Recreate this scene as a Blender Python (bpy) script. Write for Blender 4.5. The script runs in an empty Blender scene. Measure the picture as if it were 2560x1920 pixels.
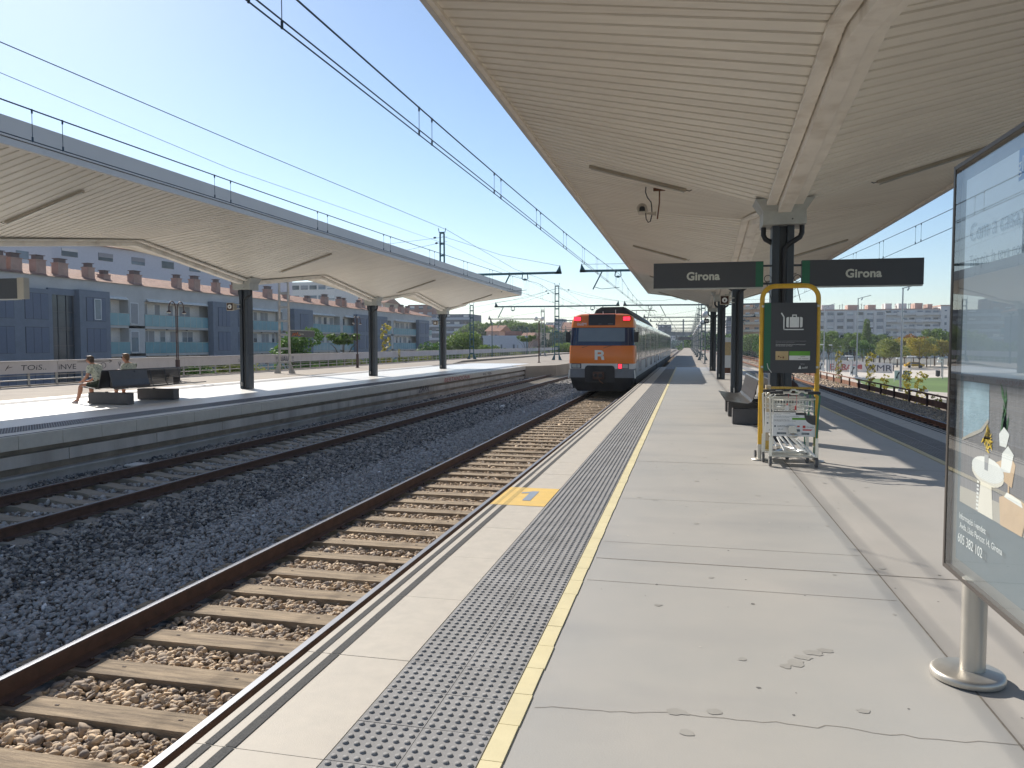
import bpy, bmesh, math, random
import numpy as np
from mathutils import Vector, Matrix
R = math.radians
PI = math.pi
random.seed(7)
rng = np.random.default_rng(11)
scene = bpy.context.scene
COL = scene.collection

# ------------------------------------------------------------------ camera
cam_d = bpy.data.cameras.new('camera')
cam = bpy.data.objects.new('camera', cam_d); COL.objects.link(cam)
cam.location = (0, 0, 1.6)
cam.rotation_euler = (R(90 - 2.978), 0, R(12.82))
cam_d.sensor_width = 36.0
cam_d.lens = 36.0 * 1922.0 / 2560.0
cam_d.clip_start = 0.05
cam_d.clip_end = 6000
scene.camera = cam

# ------------------------------------------------------------------ light
SUN = Vector((-1.12, 1.0, 1.02)).normalized()          # towards the sun
elev = math.asin(SUN.z)
azim = math.atan2(SUN.x, SUN.y)                        # clockwise from +Y
world = bpy.data.worlds.new('World'); scene.world = world
world.use_nodes = True
wn = world.node_tree.nodes; wl = world.node_tree.links
wn.clear()
wo = wn.new('ShaderNodeOutputWorld'); wb = wn.new('ShaderNodeBackground')
sky = wn.new('ShaderNodeTexSky')
sky.sky_type = 'NISHITA'; sky.sun_disc = False
sky.sun_elevation = elev; sky.sun_rotation = azim
sky.altitude = 70; sky.air_density = 1.0; sky.dust_density = 0.3; sky.ozone_density = 3.0
wb.inputs['Strength'].default_value = 0.08
wl.new(sky.outputs[0], wb.inputs[0]); wl.new(wb.outputs[0], wo.inputs[0])
sd = bpy.data.lights.new('sun', 'SUN'); sd.energy = 3.9; sd.angle = R(0.55); sd.color = (1.0, 0.94, 0.85)
so = bpy.data.objects.new('sun', sd); COL.objects.link(so)
so.rotation_euler = SUN.to_track_quat('Z', 'Y').to_euler()
scene.view_settings.view_transform = 'Standard'
scene.view_settings.look = 'None'
scene.view_settings.exposure = 0.84
scene.view_settings.gamma = 1.0

# ------------------------------------------------------------------ photo pixel -> world at given depth plane Y (2560 px frame)
CR = cam.rotation_euler.to_matrix()
def at(px, py, Y):
    d = CR @ Vector(((px - 1280) / 1922.0, -(py - 960) / 1922.0, -1.0))
    t = Y / d.y
    return Vector((d.x * t, Y, 1.6 + d.z * t))

# ------------------------------------------------------------------ materials
def mat(name, col, rough=0.7, metal=0.0, var=0.12, scale=3.0, bump=0.0, bscale=60.0, spec=0.5,
        stretch=(1, 1, 1), col2=None, mixs=None, coat=0.0, emit=None, estr=0.0, stain=None, det=6.0, rvar=0.0):
    m = bpy.data.materials.new(name); m.use_nodes = True
    nt = m.node_tree; n = nt.nodes; l = nt.links
    b = n['Principled BSDF']
    b.inputs['Roughness'].default_value = rough
    b.inputs['Metallic'].default_value = metal
    b.inputs['Specular IOR Level'].default_value = spec
    b.inputs['Coat Weight'].default_value = coat
    tc = n.new('ShaderNodeTexCoord'); mp = n.new('ShaderNodeMapping')
    mp.inputs['Scale'].default_value = stretch
    l.new(tc.outputs['Object'], mp.inputs[0])
    ns = n.new('ShaderNodeTexNoise'); ns.inputs['Scale'].default_value = scale
    ns.inputs['Detail'].default_value = det; ns.inputs['Roughness'].default_value = 0.62
    l.new(mp.outputs[0], ns.inputs['Vector'])
    cr = n.new('ShaderNodeValToRGB')
    a = tuple(max(0, c * (1 - var)) for c in col); c2 = col2 if col2 else tuple(min(1, c * (1 + var)) for c in col)
    cr.color_ramp.elements[0].position = 0.32; cr.color_ramp.elements[1].position = 0.68
    cr.color_ramp.elements[0].color = (*a, 1); cr.color_ramp.elements[1].color = (*c2, 1)
    l.new(ns.outputs['Fac'], cr.inputs[0])
    out = cr.outputs[0]
    if stain:
        sc_, sz, amt, scol = stain          # vertical-ish stains
        mp2 = n.new('ShaderNodeMapping'); mp2.inputs['Scale'].default_value = sz
        l.new(tc.outputs['Object'], mp2.inputs[0])
        n2 = n.new('ShaderNodeTexNoise'); n2.inputs['Scale'].default_value = sc_; n2.inputs['Detail'].default_value = 5
        l.new(mp2.outputs[0], n2.inputs['Vector'])
        r2 = n.new('ShaderNodeValToRGB'); r2.color_ramp.elements[0].position = 0.5; r2.color_ramp.elements[1].position = 0.72
        r2.color_ramp.elements[0].color = (0, 0, 0, 1); r2.color_ramp.elements[1].color = (amt, amt, amt, 1)
        l.new(n2.outputs['Fac'], r2.inputs[0])
        mx = n.new('ShaderNodeMix'); mx.data_type = 'RGBA'
        l.new(r2.outputs[0], mx.inputs[0]); l.new(out, mx.inputs[6]); mx.inputs[7].default_value = (*scol, 1)
        out = mx.outputs[2]
    l.new(out, b.inputs['Base Color'])
    if rvar:
        mr = n.new('ShaderNodeMapRange'); mr.inputs['To Min'].default_value = max(0.02, rough - rvar); mr.inputs['To Max'].default_value = min(1, rough + rvar)
        l.new(ns.outputs['Fac'], mr.inputs[0]); l.new(mr.outputs[0], b.inputs['Roughness'])
    if bump:
        nb = n.new('ShaderNodeTexNoise'); nb.inputs['Scale'].default_value = bscale; nb.inputs['Detail'].default_value = 3
        l.new(mp.outputs[0], nb.inputs['Vector'])
        bp = n.new('ShaderNodeBump'); bp.inputs['Strength'].default_value = bump; bp.inputs['Distance'].default_value = 0.02
        l.new(nb.outputs['Fac'], bp.inputs['Height']); l.new(bp.outputs[0], b.inputs['Normal'])
    if emit:
        b.inputs['Emission Color'].default_value = (*emit, 1); b.inputs['Emission Strength'].default_value = estr
    return m

def glass(name, tint=(0.9, 0.95, 0.95), refl=0.0, ior=1.5, body=None, bodyfac=0.0):
    m = bpy.data.materials.new(name); m.use_nodes = True
    nt = m.node_tree; n = nt.nodes; l = nt.links; n.clear()
    o = n.new('ShaderNodeOutputMaterial'); tr = n.new('ShaderNodeBsdfTransparent'); gl = n.new('ShaderNodeBsdfGlossy')
    fr = n.new('ShaderNodeFresnel'); fr.inputs[0].default_value = ior
    gl.inputs['Roughness'].default_value = 0.01
    tr.inputs[0].default_value = (*tint, 1)
    ad = n.new('ShaderNodeMath'); ad.operation = 'ADD'; ad.use_clamp = True; ad.inputs[1].default_value = refl
    l.new(fr.outputs[0], ad.inputs[0])
    ge = n.new('ShaderNodeNewGeometry'); iv = n.new('ShaderNodeMath'); iv.operation = 'SUBTRACT'; iv.inputs[0].default_value = 1.0; l.new(ge.outputs['Backfacing'], iv.inputs[1])
    mu = n.new('ShaderNodeMath'); mu.operation = 'MULTIPLY'; l.new(ad.outputs[0], mu.inputs[0]); l.new(iv.outputs[0], mu.inputs[1])
    mx = n.new('ShaderNodeMixShader'); l.new(mu.outputs[0], mx.inputs[0])
    src = tr.outputs[0]
    if body:
        df = n.new('ShaderNodeBsdfDiffuse'); df.inputs[0].default_value = (*body, 1)
        m2 = n.new('ShaderNodeMixShader'); m2.inputs[0].default_value = bodyfac
        l.new(tr.outputs[0], m2.inputs[1]); l.new(df.outputs[0], m2.inputs[2]); src = m2.outputs[0]
    l.new(src, mx.inputs[1]); l.new(gl.outputs[0], mx.inputs[2]); l.new(mx.outputs[0], o.inputs[0])
    return m

def leafmat(name, c1, c2, c3=None):
    m = bpy.data.materials.new(name); m.use_nodes = True
    nt = m.node_tree; n = nt.nodes; l = nt.links; b = n['Principled BSDF']
    tc = n.new('ShaderNodeTexCoord'); ns = n.new('ShaderNodeTexNoise'); ns.inputs['Scale'].default_value = 0.9; ns.inputs['Detail'].default_value = 8
    ns.inputs['Roughness'].default_value = 0.8
    l.new(tc.outputs['Object'], ns.inputs['Vector'])
    oi = n.new('ShaderNodeObjectInfo'); ad = n.new('ShaderNodeMath'); ad.operation = 'MULTIPLY_ADD'
    ad.inputs[1].default_value = 0.25; l.new(oi.outputs['Random'], ad.inputs[0]); 
    sub = n.new('ShaderNodeMath'); sub.operation = 'SUBTRACT'; sub.inputs[1].default_value = 0.12
    l.new(ns.outputs['Fac'], sub.inputs[0]); l.new(sub.outputs[0], ad.inputs[2])
    cr = n.new('ShaderNodeValToRGB'); cr.color_ramp.elements[0].position = 0.3; cr.color_ramp.elements[1].position = 0.7
    cr.color_ramp.elements[0].color = (*c1, 1); cr.color_ramp.elements[1].color = (*c2, 1)
    if c3:
        e = cr.color_ramp.elements.new(0.85); e.color = (*c3, 1)
    l.new(ad.outputs[0], cr.inputs[0]); l.new(cr.outputs[0], b.inputs['Base Color'])
    b.inputs['Roughness'].default_value = 0.6; b.inputs['Specular IOR Level'].default_value = 0.25
    tl = n.new('ShaderNodeBsdfTranslucent'); l.new(cr.outputs[0], tl.inputs[0])
    mx = n.new('ShaderNodeMixShader'); mx.inputs[0].default_value = 0.35
    l.new(b.outputs[0], mx.inputs[1]); l.new(tl.outputs[0], mx.inputs[2])
    l.new(mx.outputs[0], n['Material Output'].inputs[0])
    return m

M = {}
def D(k, *a, **kw): M[k] = mat(k, *a, **kw)
D('slab', (0.45, 0.41, 0.35), 0.62, var=0.07, scale=9, bump=0.15, bscale=260, rvar=0.1, spec=0.3, stain=(1.3, (1, 1, 1), 0.35, (0.40, 0.36, 0.31)))
D('slab_far', (0.50, 0.47, 0.42), 0.40, var=0.07, scale=4, bump=0.1, bscale=200)
D('stripe', (0.085, 0.085, 0.085), 0.85, var=0.35, scale=150, bump=0.3, bscale=400, spec=0.15)
D('joint', (0.17, 0.15, 0.125), 0.95, var=0.3, scale=20)
D('tactile', (0.26, 0.257, 0.257), 0.75, var=0.12, scale=3.5, bump=0.1, bscale=200, spec=0.15)
D('tactile_dark', (0.13, 0.135, 0.15), 0.45, var=0.12, scale=3)
D('yellow_tile', (0.60, 0.53, 0.32), 0.7, var=0.08, scale=5, bump=0.08, bscale=150, stain=(2.5, (1, 1, 1), 0.35, (0.45, 0.38, 0.2)))
D('yellow_paint', (0.66, 0.43, 0.09), 0.55, var=0.07, scale=7, stain=(6, (1, 1, 1), 0.4, (0.55, 0.40, 0.15)))
D('yellow_worn', (0.45, 0.30, 0.06), 0.6, var=0.2, scale=25)
D('blue_grey_paint', (0.20, 0.25, 0.32), 0.6, var=0.08)
D('deck', (0.335, 0.33, 0.315), 0.50, var=0.0, scale=0.55, bump=0.06, bscale=120, rvar=0.08, spec=0.3, col2=(0.395, 0.375, 0.345), stain=(1.1, (0.5, 1, 1), 0.6, (0.27, 0.27, 0.268)), det=9)
D('deck_warm', (0.355, 0.335, 0.305), 0.52, var=0.0, scale=0.8, bump=0.06, bscale=120, rvar=0.08, spec=0.3, col2=(0.41, 0.38, 0.345), stain=(0.9, (1, 0.6, 1), 0.5, (0.30, 0.28, 0.255)), det=9)
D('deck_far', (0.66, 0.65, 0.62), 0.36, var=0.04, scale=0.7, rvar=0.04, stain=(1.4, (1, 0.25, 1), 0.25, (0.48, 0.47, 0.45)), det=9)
D('old_concrete', (0.30, 0.255, 0.205), 0.9, var=0.16, scale=0.7, bump=0.2, bscale=40, stain=(0.5, (1, 0.4, 1), 0.5, (0.22, 0.185, 0.15)), det=9)
D('wall_concrete', (0.44, 0.41, 0.38), 0.85, var=0.20, scale=1.1, stretch=(1, 1, 0.25), bump=0.15, bscale=30, stain=(2.0, (1, 1, 0.15), 0.6, (0.22, 0.19, 0.155)))
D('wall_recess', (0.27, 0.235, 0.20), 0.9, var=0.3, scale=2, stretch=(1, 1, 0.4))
D('deck_stain', (0.31, 0.298, 0.275), 0.5, var=0.1, spec=0.3)
D('gum', (0.12, 0.115, 0.11), 0.8, var=0.2)
D('gum_pale', (0.5, 0.47, 0.42), 0.8, var=0.2)
D('rail_side', (0.080, 0.043, 0.031), 0.75, var=0.3, scale=8, bump=0.15, bscale=60)
D('rail_rust', (0.20, 0.085, 0.04), 0.85, var=0.3, scale=6)
D('rail_top', (0.20, 0.21, 0.235), 0.55, metal=0.6, var=0.1, scale=2, stretch=(4, 0.3, 1), rvar=0.06)
D('rail_top_dull', (0.16, 0.10, 0.08), 0.5, metal=0.5, var=0.2)
D('sleeper_wood', (0.31, 0.235, 0.155), 0.9, var=0.45, scale=5, stretch=(0.5, 6, 2), bump=0.5, bscale=40, stain=(3, (0.3, 5, 1), 0.6, (0.10, 0.075, 0.055)))
D('sleeper_concrete', (0.30, 0.265, 0.215), 0.85, var=0.12, scale=6)
D('fastener', (0.06, 0.035, 0.025), 0.8, var=0.3)
D('canopy_sheet', (0.86, 0.80, 0.70), 0.45, var=0.05, scale=1.2, stretch=(1, 3, 1), stain=(0.9, (0.35, 2.5, 1), 0.18, (0.55, 0.46, 0.36)), spec=0.4)
D('lamp_housing', (0.40, 0.34, 0.26), 0.6, var=0.2)
D('canopy_groove', (0.33, 0.27, 0.20), 0.7, var=0.3, scale=3)  # far darker than the sheet: groove shade put into the colour
D('canopy_beam', (0.86, 0.80, 0.71), 0.55, var=0.06, scale=2, stain=(3, (1, 1, 1), 0.35, (0.40, 0.30, 0.20)))
D('canopy_white', (0.62, 0.60, 0.58), 0.45, var=0.05, scale=1, stain=(2, (1, 1, 1), 0.2, (0.45, 0.42, 0.4)))
D('zinc', (0.42, 0.42, 0.39), 0.5, metal=0.25, var=0.12, scale=4, stain=(5, (1, 1, 1), 0.35, (0.28, 0.26, 0.22)))
D('column', (0.030, 0.038, 0.050), 0.42, var=0.12, scale=5, spec=0.5)
D('pipe', (0.022, 0.022, 0.025), 0.5, var=0.15)
D('sign_grey', (0.050, 0.050, 0.056), 0.45, var=0.05)
D('sign_green', (0.012, 0.115, 0.055), 0.4, var=0.06)
D('sign_text', (0.56, 0.55, 0.47), 0.5, var=0.04)
D('white', (0.75, 0.75, 0.75), 0.45, var=0.04)
D('white_matt', (0.70, 0.69, 0.66), 0.8, var=0.05)
D('black', (0.015, 0.015, 0.018), 0.5, var=0.1)
D('rack_yellow', (0.62, 0.36, 0.02), 0.4, var=0.08, scale=8, stain=(14, (1, 1, 1), 0.5, (0.40, 0.22, 0.05)))
D('beige_metal', (0.48, 0.42, 0.33), 0.6, var=0.08)
D('steel', (0.60, 0.59, 0.56), 0.34, metal=0.9, var=0.08, scale=3, rvar=0.08)
D('steel_brushed', (0.52, 0.49, 0.44), 0.42, metal=0.75, var=0.10, scale=6, stretch=(1, 1, 0.2), rvar=0.06, stain=(4, (1, 1, 0.6), 0.2, (0.33, 0.30, 0.26)))
D('chrome', (0.72, 0.72, 0.68), 0.28, metal=0.9, var=0.06)
D('trolley_green', (0.035, 0.16, 0.095), 0.4, var=0.1)
D('rubber', (0.035, 0.035, 0.037), 0.7, var=0.2)
D('tyre_grey', (0.10, 0.10, 0.105), 0.7, var=0.2)
D('bench_metal', (0.085, 0.080, 0.080), 0.30, metal=0.6, var=0.12, scale=4, rvar=0.08)
D('bench_block', (0.075, 0.068, 0.068), 0.5, var=0.15, scale=5)
D('brown', (0.045, 0.016, 0.009), 0.75, var=0.2)
D('orange', (0.78, 0.19, 0.015), 0.35, var=0.03, scale=2, coat=0.3)
D('train_white', (0.62, 0.62, 0.63), 0.35, var=0.04, coat=0.2)
D('train_silver', (0.84, 0.82, 0.78), 0.13, metal=0.8, var=0.06, scale=0.8, coat=0.4, rvar=0.04)
D('train_lower', (0.34, 0.37, 0.42), 0.35, metal=0.3, var=0.12, scale=1)
D('train_navy', (0.012, 0.022, 0.065), 0.12, var=0.05, spec=0.6)
D('train_pane', (0.125, 0.142, 0.15), 0.10, var=0.05, spec=0.7, coat=0.5)
D('train_bumper', (0.16, 0.175, 0.205), 0.5, var=0.12)
D('train_window', (0.42, 0.43, 0.43), 0.05, metal=0.75, var=0.25, scale=0.6, coat=0.6, spec=0.8)
D('train_dark', (0.02, 0.02, 0.024), 0.7, var=0.3)
D('train_roof', (0.035, 0.045, 0.05), 0.6, var=0.25, scale=2)
D('train_door_line', (0.05, 0.055, 0.06), 0.5)
D('red_stripe', (0.22, 0.055, 0.04), 0.5)
M['red_light'] = mat('red_light', (0.7, 0.01, 0.02), 0.3, emit=(1.0, 0.03, 0.06), estr=1.3)
D('lamp_grey', (0.32, 0.34, 0.37), 0.2, metal=0.4)
D('catenary_green', (0.035, 0.105, 0.125), 0.55, metal=0.2, var=0.2)
D('galv', (0.40, 0.38, 0.35), 0.55, metal=0.3, var=0.2, scale=3, stain=(3, (1, 1, 0.3), 0.5, (0.22, 0.17, 0.13)))
D('mast_far', (0.12, 0.15, 0.155), 0.6, var=0.2)
D('wire', (0.03, 0.06, 0.09), 0.5, metal=0.5)
D('rust', (0.17, 0.075, 0.04), 0.85, var=0.25, scale=3)
D('rust_dark', (0.085, 0.045, 0.033), 0.85, var=0.25, scale=3)
D('lamp_brown', (0.065, 0.035, 0.03), 0.5, var=0.15)
M['globe'] = mat('globe', (0.72, 0.68, 0.62), 0.35, var=0.05)
D('parapet', (0.56, 0.53, 0.53), 0.85, var=0.08, scale=0.8, stain=(1.2, (1, 1, 0.3), 0.25, (0.42, 0.39, 0.38)))
D('graffiti', (0.05, 0.05, 0.07), 0.8)
D('graffiti_red', (0.42, 0.10, 0.10), 0.8, var=0.2)
D('graffiti_white', (0.62, 0.62, 0.64), 0.8)
D('graffiti_orange', (0.55, 0.16, 0.05), 0.8)
D('stone_clad', (0.47, 0.46, 0.45), 0.8, var=0.09, scale=0.6)
D('stone_blue', (0.155, 0.18, 0.225), 0.7, var=0.10, scale=1.2)
D('shutter_blue', (0.11, 0.135, 0.195), 0.6, var=0.08, stretch=(1, 6, 1))
D('render_pale', (0.70, 0.66, 0.62), 0.85, var=0.06)
D('render_white', (0.58, 0.60, 0.64), 0.8, var=0.05)
D('render_blue', (0.42, 0.46, 0.53), 0.85, var=0.06)
D('render_cream', (0.55, 0.45, 0.33), 0.85, var=0.08)
D('render_pink', (0.50, 0.33, 0.26), 0.85, var=0.08)
D('render_orange', (0.60, 0.37, 0.22), 0.85, var=0.08)
D('render_grey', (0.64, 0.61, 0.58), 0.85, var=0.08, scale=0.3)
D('block_dark', (0.155, 0.165, 0.205), 0.8, var=0.1)
D('brick', (0.25, 0.12, 0.09), 0.9, var=0.15, scale=2)
D('chimney', (0.40, 0.27, 0.22), 0.9, var=0.12, scale=1.5)
D('chimney_cap', (0.16, 0.12, 0.11), 0.85)
D('awning', (0.66, 0.65, 0.62), 0.8)
D('pane_dark', (0.045, 0.06, 0.08), 0.12, var=0.3, scale=0.5, spec=0.6)
D('pane_mid', (0.14, 0.18, 0.22), 0.15, var=0.3, scale=0.5, spec=0.6)
D('shutter_grey', (0.30, 0.30, 0.31), 0.7, var=0.05)
D('glass_teal', (0.15, 0.31, 0.36), 0.18, var=0.10, scale=0.8, spec=0.6)
D('bark', (0.11, 0.085, 0.06), 0.9, var=0.3, scale=4)
D('plaza', (0.56, 0.50, 0.42), 0.9, var=0.08, scale=0.05, stain=(0.02, (1, 3, 1), 0.5, (0.36, 0.28, 0.20)))
D('grass', (0.105, 0.165, 0.035), 0.9, var=0.18, scale=0.12, bump=0.2, bscale=3)
D('soil', (0.20, 0.15, 0.10), 0.95, var=0.2, scale=0.2)
D('city_ground', (0.18, 0.17, 0.14), 0.95, var=0.2, scale=0.02)
D('cloth_dark', (0.055, 0.062, 0.040), 0.9, var=0.15)
D('skin', (0.42, 0.20, 0.125), 0.55, var=0.05)
D('hair_brown', (0.055, 0.028, 0.015), 0.6, var=0.3, scale=40)
D('hair_fair', (0.16, 0.085, 0.04), 0.6, var=0.3, scale=40)
D('shoe', (0.50, 0.42, 0.42), 0.6, var=0.08)
D('shoe_brown', (0.22, 0.14, 0.10), 0.6, var=0.08)
D('bg_fence', (0.10, 0.17, 0.19), 0.7)
D('lampwhite', (0.72, 0.72, 0.70), 0.4)
D('slate', (0.115, 0.145, 0.165), 0.5, var=0.03)
D('poster_white', (0.74, 0.82, 0.86), 0.4, var=0.02)
D('poster_blue', (0.045, 0.16, 0.42), 0.4)
D('poster_text', (0.42, 0.49, 0.55), 0.5)
D('poster_view', (0.30, 0.40, 0.46), 0.5, var=0.2, scale=6)
D('poster_wall', (0.19, 0.18, 0.185), 0.6, var=0.15, scale=3, stretch=(1, 25, 1))
D('poster_cream', (0.70, 0.64, 0.55), 0.6, var=0.04)
D('poster_tan', (0.55, 0.38, 0.24), 0.6)
D('poster_flower', (0.68, 0.46, 0.05), 0.6, var=0.2, scale=30)
D('poster_leaf', (0.04, 0.12, 0.045), 0.6, var=0.3, scale=20)
D('poster_floor', (0.40, 0.36, 0.31), 0.6, var=0.06)
D('frame_bronze', (0.10, 0.085, 0.075), 0.4, metal=0.5)
D('frame_grey', (0.24, 0.24, 0.235), 0.4, metal=0.5)
D('sheet_green', (0.12, 0.34, 0.03), 0.5)
D('sheet_tan', (0.50, 0.36, 0.18), 0.5, var=0.12, scale=8)
D('red_plain', (0.55, 0.06, 0.05), 0.5)
D('cctv_white', (0.52, 0.47, 0.40), 0.5, var=0.08, stain=(20, (1, 1, 1), 0.5, (0.36, 0.24, 0.12)))
M['shirt'] = mat('shirt', (0.50, 0.50, 0.40), 0.85, var=0.05, scale=4, stain=(26, (1, 1, 1), 0.95, (0.07, 0.10, 0.08)))
M['case_glass'] = glass('case_glass', (0.93, 0.97, 0.98), refl=0.08, ior=1.5)
# clay roof tiles: rows of ridges running down the slope
def tilemat():
    m = mat('roof_tiles', (0.36, 0.19, 0.125), 0.85, var=0.28, scale=2.2)
    nt = m.node_tree; n = nt.nodes; l = nt.links
    w = n.new('ShaderNodeTexWave'); w.wave_type = 'BANDS'; w.bands_direction = 'Y'; w.inputs['Scale'].default_value = 1.1
    w.inputs['Distortion'].default_value = 0.6
    tc = n.new('ShaderNodeTexCoord'); l.new(tc.outputs['Object'], w.inputs['Vector'])
    bp = n.new('ShaderNodeBump'); bp.inputs['Strength'].default_value = 1.0; bp.inputs['Distance'].default_value = 0.12
    l.new(w.outputs['Fac'], bp.inputs['Height']); l.new(bp.outputs[0], n['Principled BSDF'].inputs['Normal'])
    return m
M['roof_tiles'] = tilemat()
M['leaf_green'] = leafmat('leaf_green', (0.045, 0.11, 0.022), (0.12, 0.22, 0.045))
M['leaf_mid'] = leafmat('leaf_mid', (0.08, 0.14, 0.03), (0.20, 0.28, 0.07))
M['leaf_dark'] = leafmat('leaf_dark', (0.012, 0.04, 0.025), (0.035, 0.075, 0.04))
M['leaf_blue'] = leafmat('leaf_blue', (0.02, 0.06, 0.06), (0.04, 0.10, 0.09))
M['leaf_yellow'] = leafmat('leaf_yellow', (0.22, 0.20, 0.04), (0.52, 0.42, 0.06))
M['leaf_orange'] = leafmat('leaf_orange', (0.17, 0.10, 0.03), (0.38, 0.18, 0.04))
M['leaf_olive'] = leafmat('leaf_olive', (0.13, 0.17, 0.04), (0.30, 0.32, 0.08))
# stones
def stonemat(name, cols):
    m = bpy.data.materials.new(name); m.use_nodes = True
    nt = m.node_tree; n = nt.nodes; l = nt.links; b = n['Principled BSDF']
    b.inputs['Roughness'].default_value = 0.85
    at_ = n.new('ShaderNodeAttribute'); at_.attribute_name = 'rnd'
    cr = n.new('ShaderNodeValToRGB')
    els = cr.color_ramp.elements
    for i, c in enumerate(cols):
        p = i / (len(cols) - 1)
        e = els[0] if i == 0 else (els[1] if i == len(cols) - 1 else els.new(p))
        e.position = p; e.color = (*c, 1)
    l.new(at_.outputs['Fac'], cr.inputs[0])
    tc = n.new('ShaderNodeTexCoord'); ns = n.new('ShaderNodeTexNoise'); ns.inputs['Scale'].default_value = 45; ns.inputs['Detail'].default_value = 4
    l.new(tc.outputs['Object'], ns.inputs['Vector'])
    hs = n.new('ShaderNodeMix'); hs.data_type = 'RGBA'; hs.blend_type = 'MULTIPLY'; hs.inputs[0].default_value = 0.55
    cm = n.new('ShaderNodeValToRGB'); cm.color_ramp.elements[0].color = (0.45, 0.42, 0.4, 1); cm.color_ramp.elements[1].color = (1.3, 1.3, 1.3, 1)
    l.new(ns.outputs['Fac'], cm.inputs[0]); l.new(cr.outputs[0], hs.inputs[6]); l.new(cm.outputs[0], hs.inputs[7])
    l.new(hs.outputs[2], b.inputs['Base Color'])
    return m
M['stone_tan'] = stonemat('stone_tan', [(0.25, 0.21, 0.18), (0.52, 0.36, 0.23), (0.44, 0.36, 0.29), (0.60, 0.39, 0.22), (0.38, 0.34, 0.30), (0.68, 0.51, 0.33)])
M['stone_grey'] = stonemat('stone_grey', [(0.30, 0.29, 0.28), (0.54, 0.50, 0.46), (0.40, 0.385, 0.375), (0.64, 0.56, 0.48), (0.47, 0.42, 0.38), (0.52, 0.505, 0.49)])
M['stone_dark'] = stonemat('stone_dark', [(0.055, 0.06, 0.07), (0.10, 0.105, 0.12), (0.07, 0.075, 0.085), (0.15, 0.15, 0.16), (0.36, 0.33, 0.30), (0.07, 0.075, 0.09), (0.48, 0.45, 0.41)])
def ballastmat():
    m = bpy.data.materials.new('ballast'); m.use_nodes = True
    nt = m.node_tree; n = nt.nodes; l = nt.links; b = n['Principled BSDF']; b.inputs['Roughness'].default_value = 0.9
    tc = n.new('ShaderNodeTexCoord'); vo = n.new('ShaderNodeTexVoronoi'); vo.inputs['Scale'].default_value = 16
    l.new(tc.outputs['Object'], vo.inputs['Vector'])
    cr = n.new('ShaderNodeValToRGB'); cr.color_ramp.elements[0].color = (0.10, 0.095, 0.09, 1); cr.color_ramp.elements[1].color = (0.32, 0.27, 0.22, 1)
    sx = n.new('ShaderNodeSeparateColor'); l.new(vo.outputs['Color'], sx.inputs[0]); l.new(sx.outputs[0], cr.inputs[0])
    l.new(cr.outputs[0], b.inputs['Base Color'])
    bp = n.new('ShaderNodeBump'); bp.inputs['Strength'].default_value = 1; bp.inputs['Distance'].default_value = 0.05; bp.invert = True
    l.new(vo.outputs['Distance'], bp.inputs['Height']); l.new(bp.outputs[0], b.inputs['Normal'])
    return m
M['ballast'] = ballastmat()

# ------------------------------------------------------------------ mesh builder
OFF = {}
def offs(p):
    return OFF.get(p.name, Vector((0, 0, 0))) if p else Vector((0, 0, 0))

def tag(o, label=None, cat=None, group=None, kind=None):
    if label: o['label'] = label
    if cat: o['category'] = cat
    if group: o['group'] = group
    if kind: o['kind'] = kind
    return o

def thing(name, label, cat, loc=(0, 0, 0), group=None, rot=0.0, world=True):
    o = bpy.data.objects.new(name, None); COL.objects.link(o)
    o.empty_display_size = 0.2
    o.location = loc; o.rotation_euler = (0, 0, rot)
    tag(o, label, cat, group)
    OFF[o.name] = Vector(loc) if world else Vector((0, 0, 0))
    return o

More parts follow.
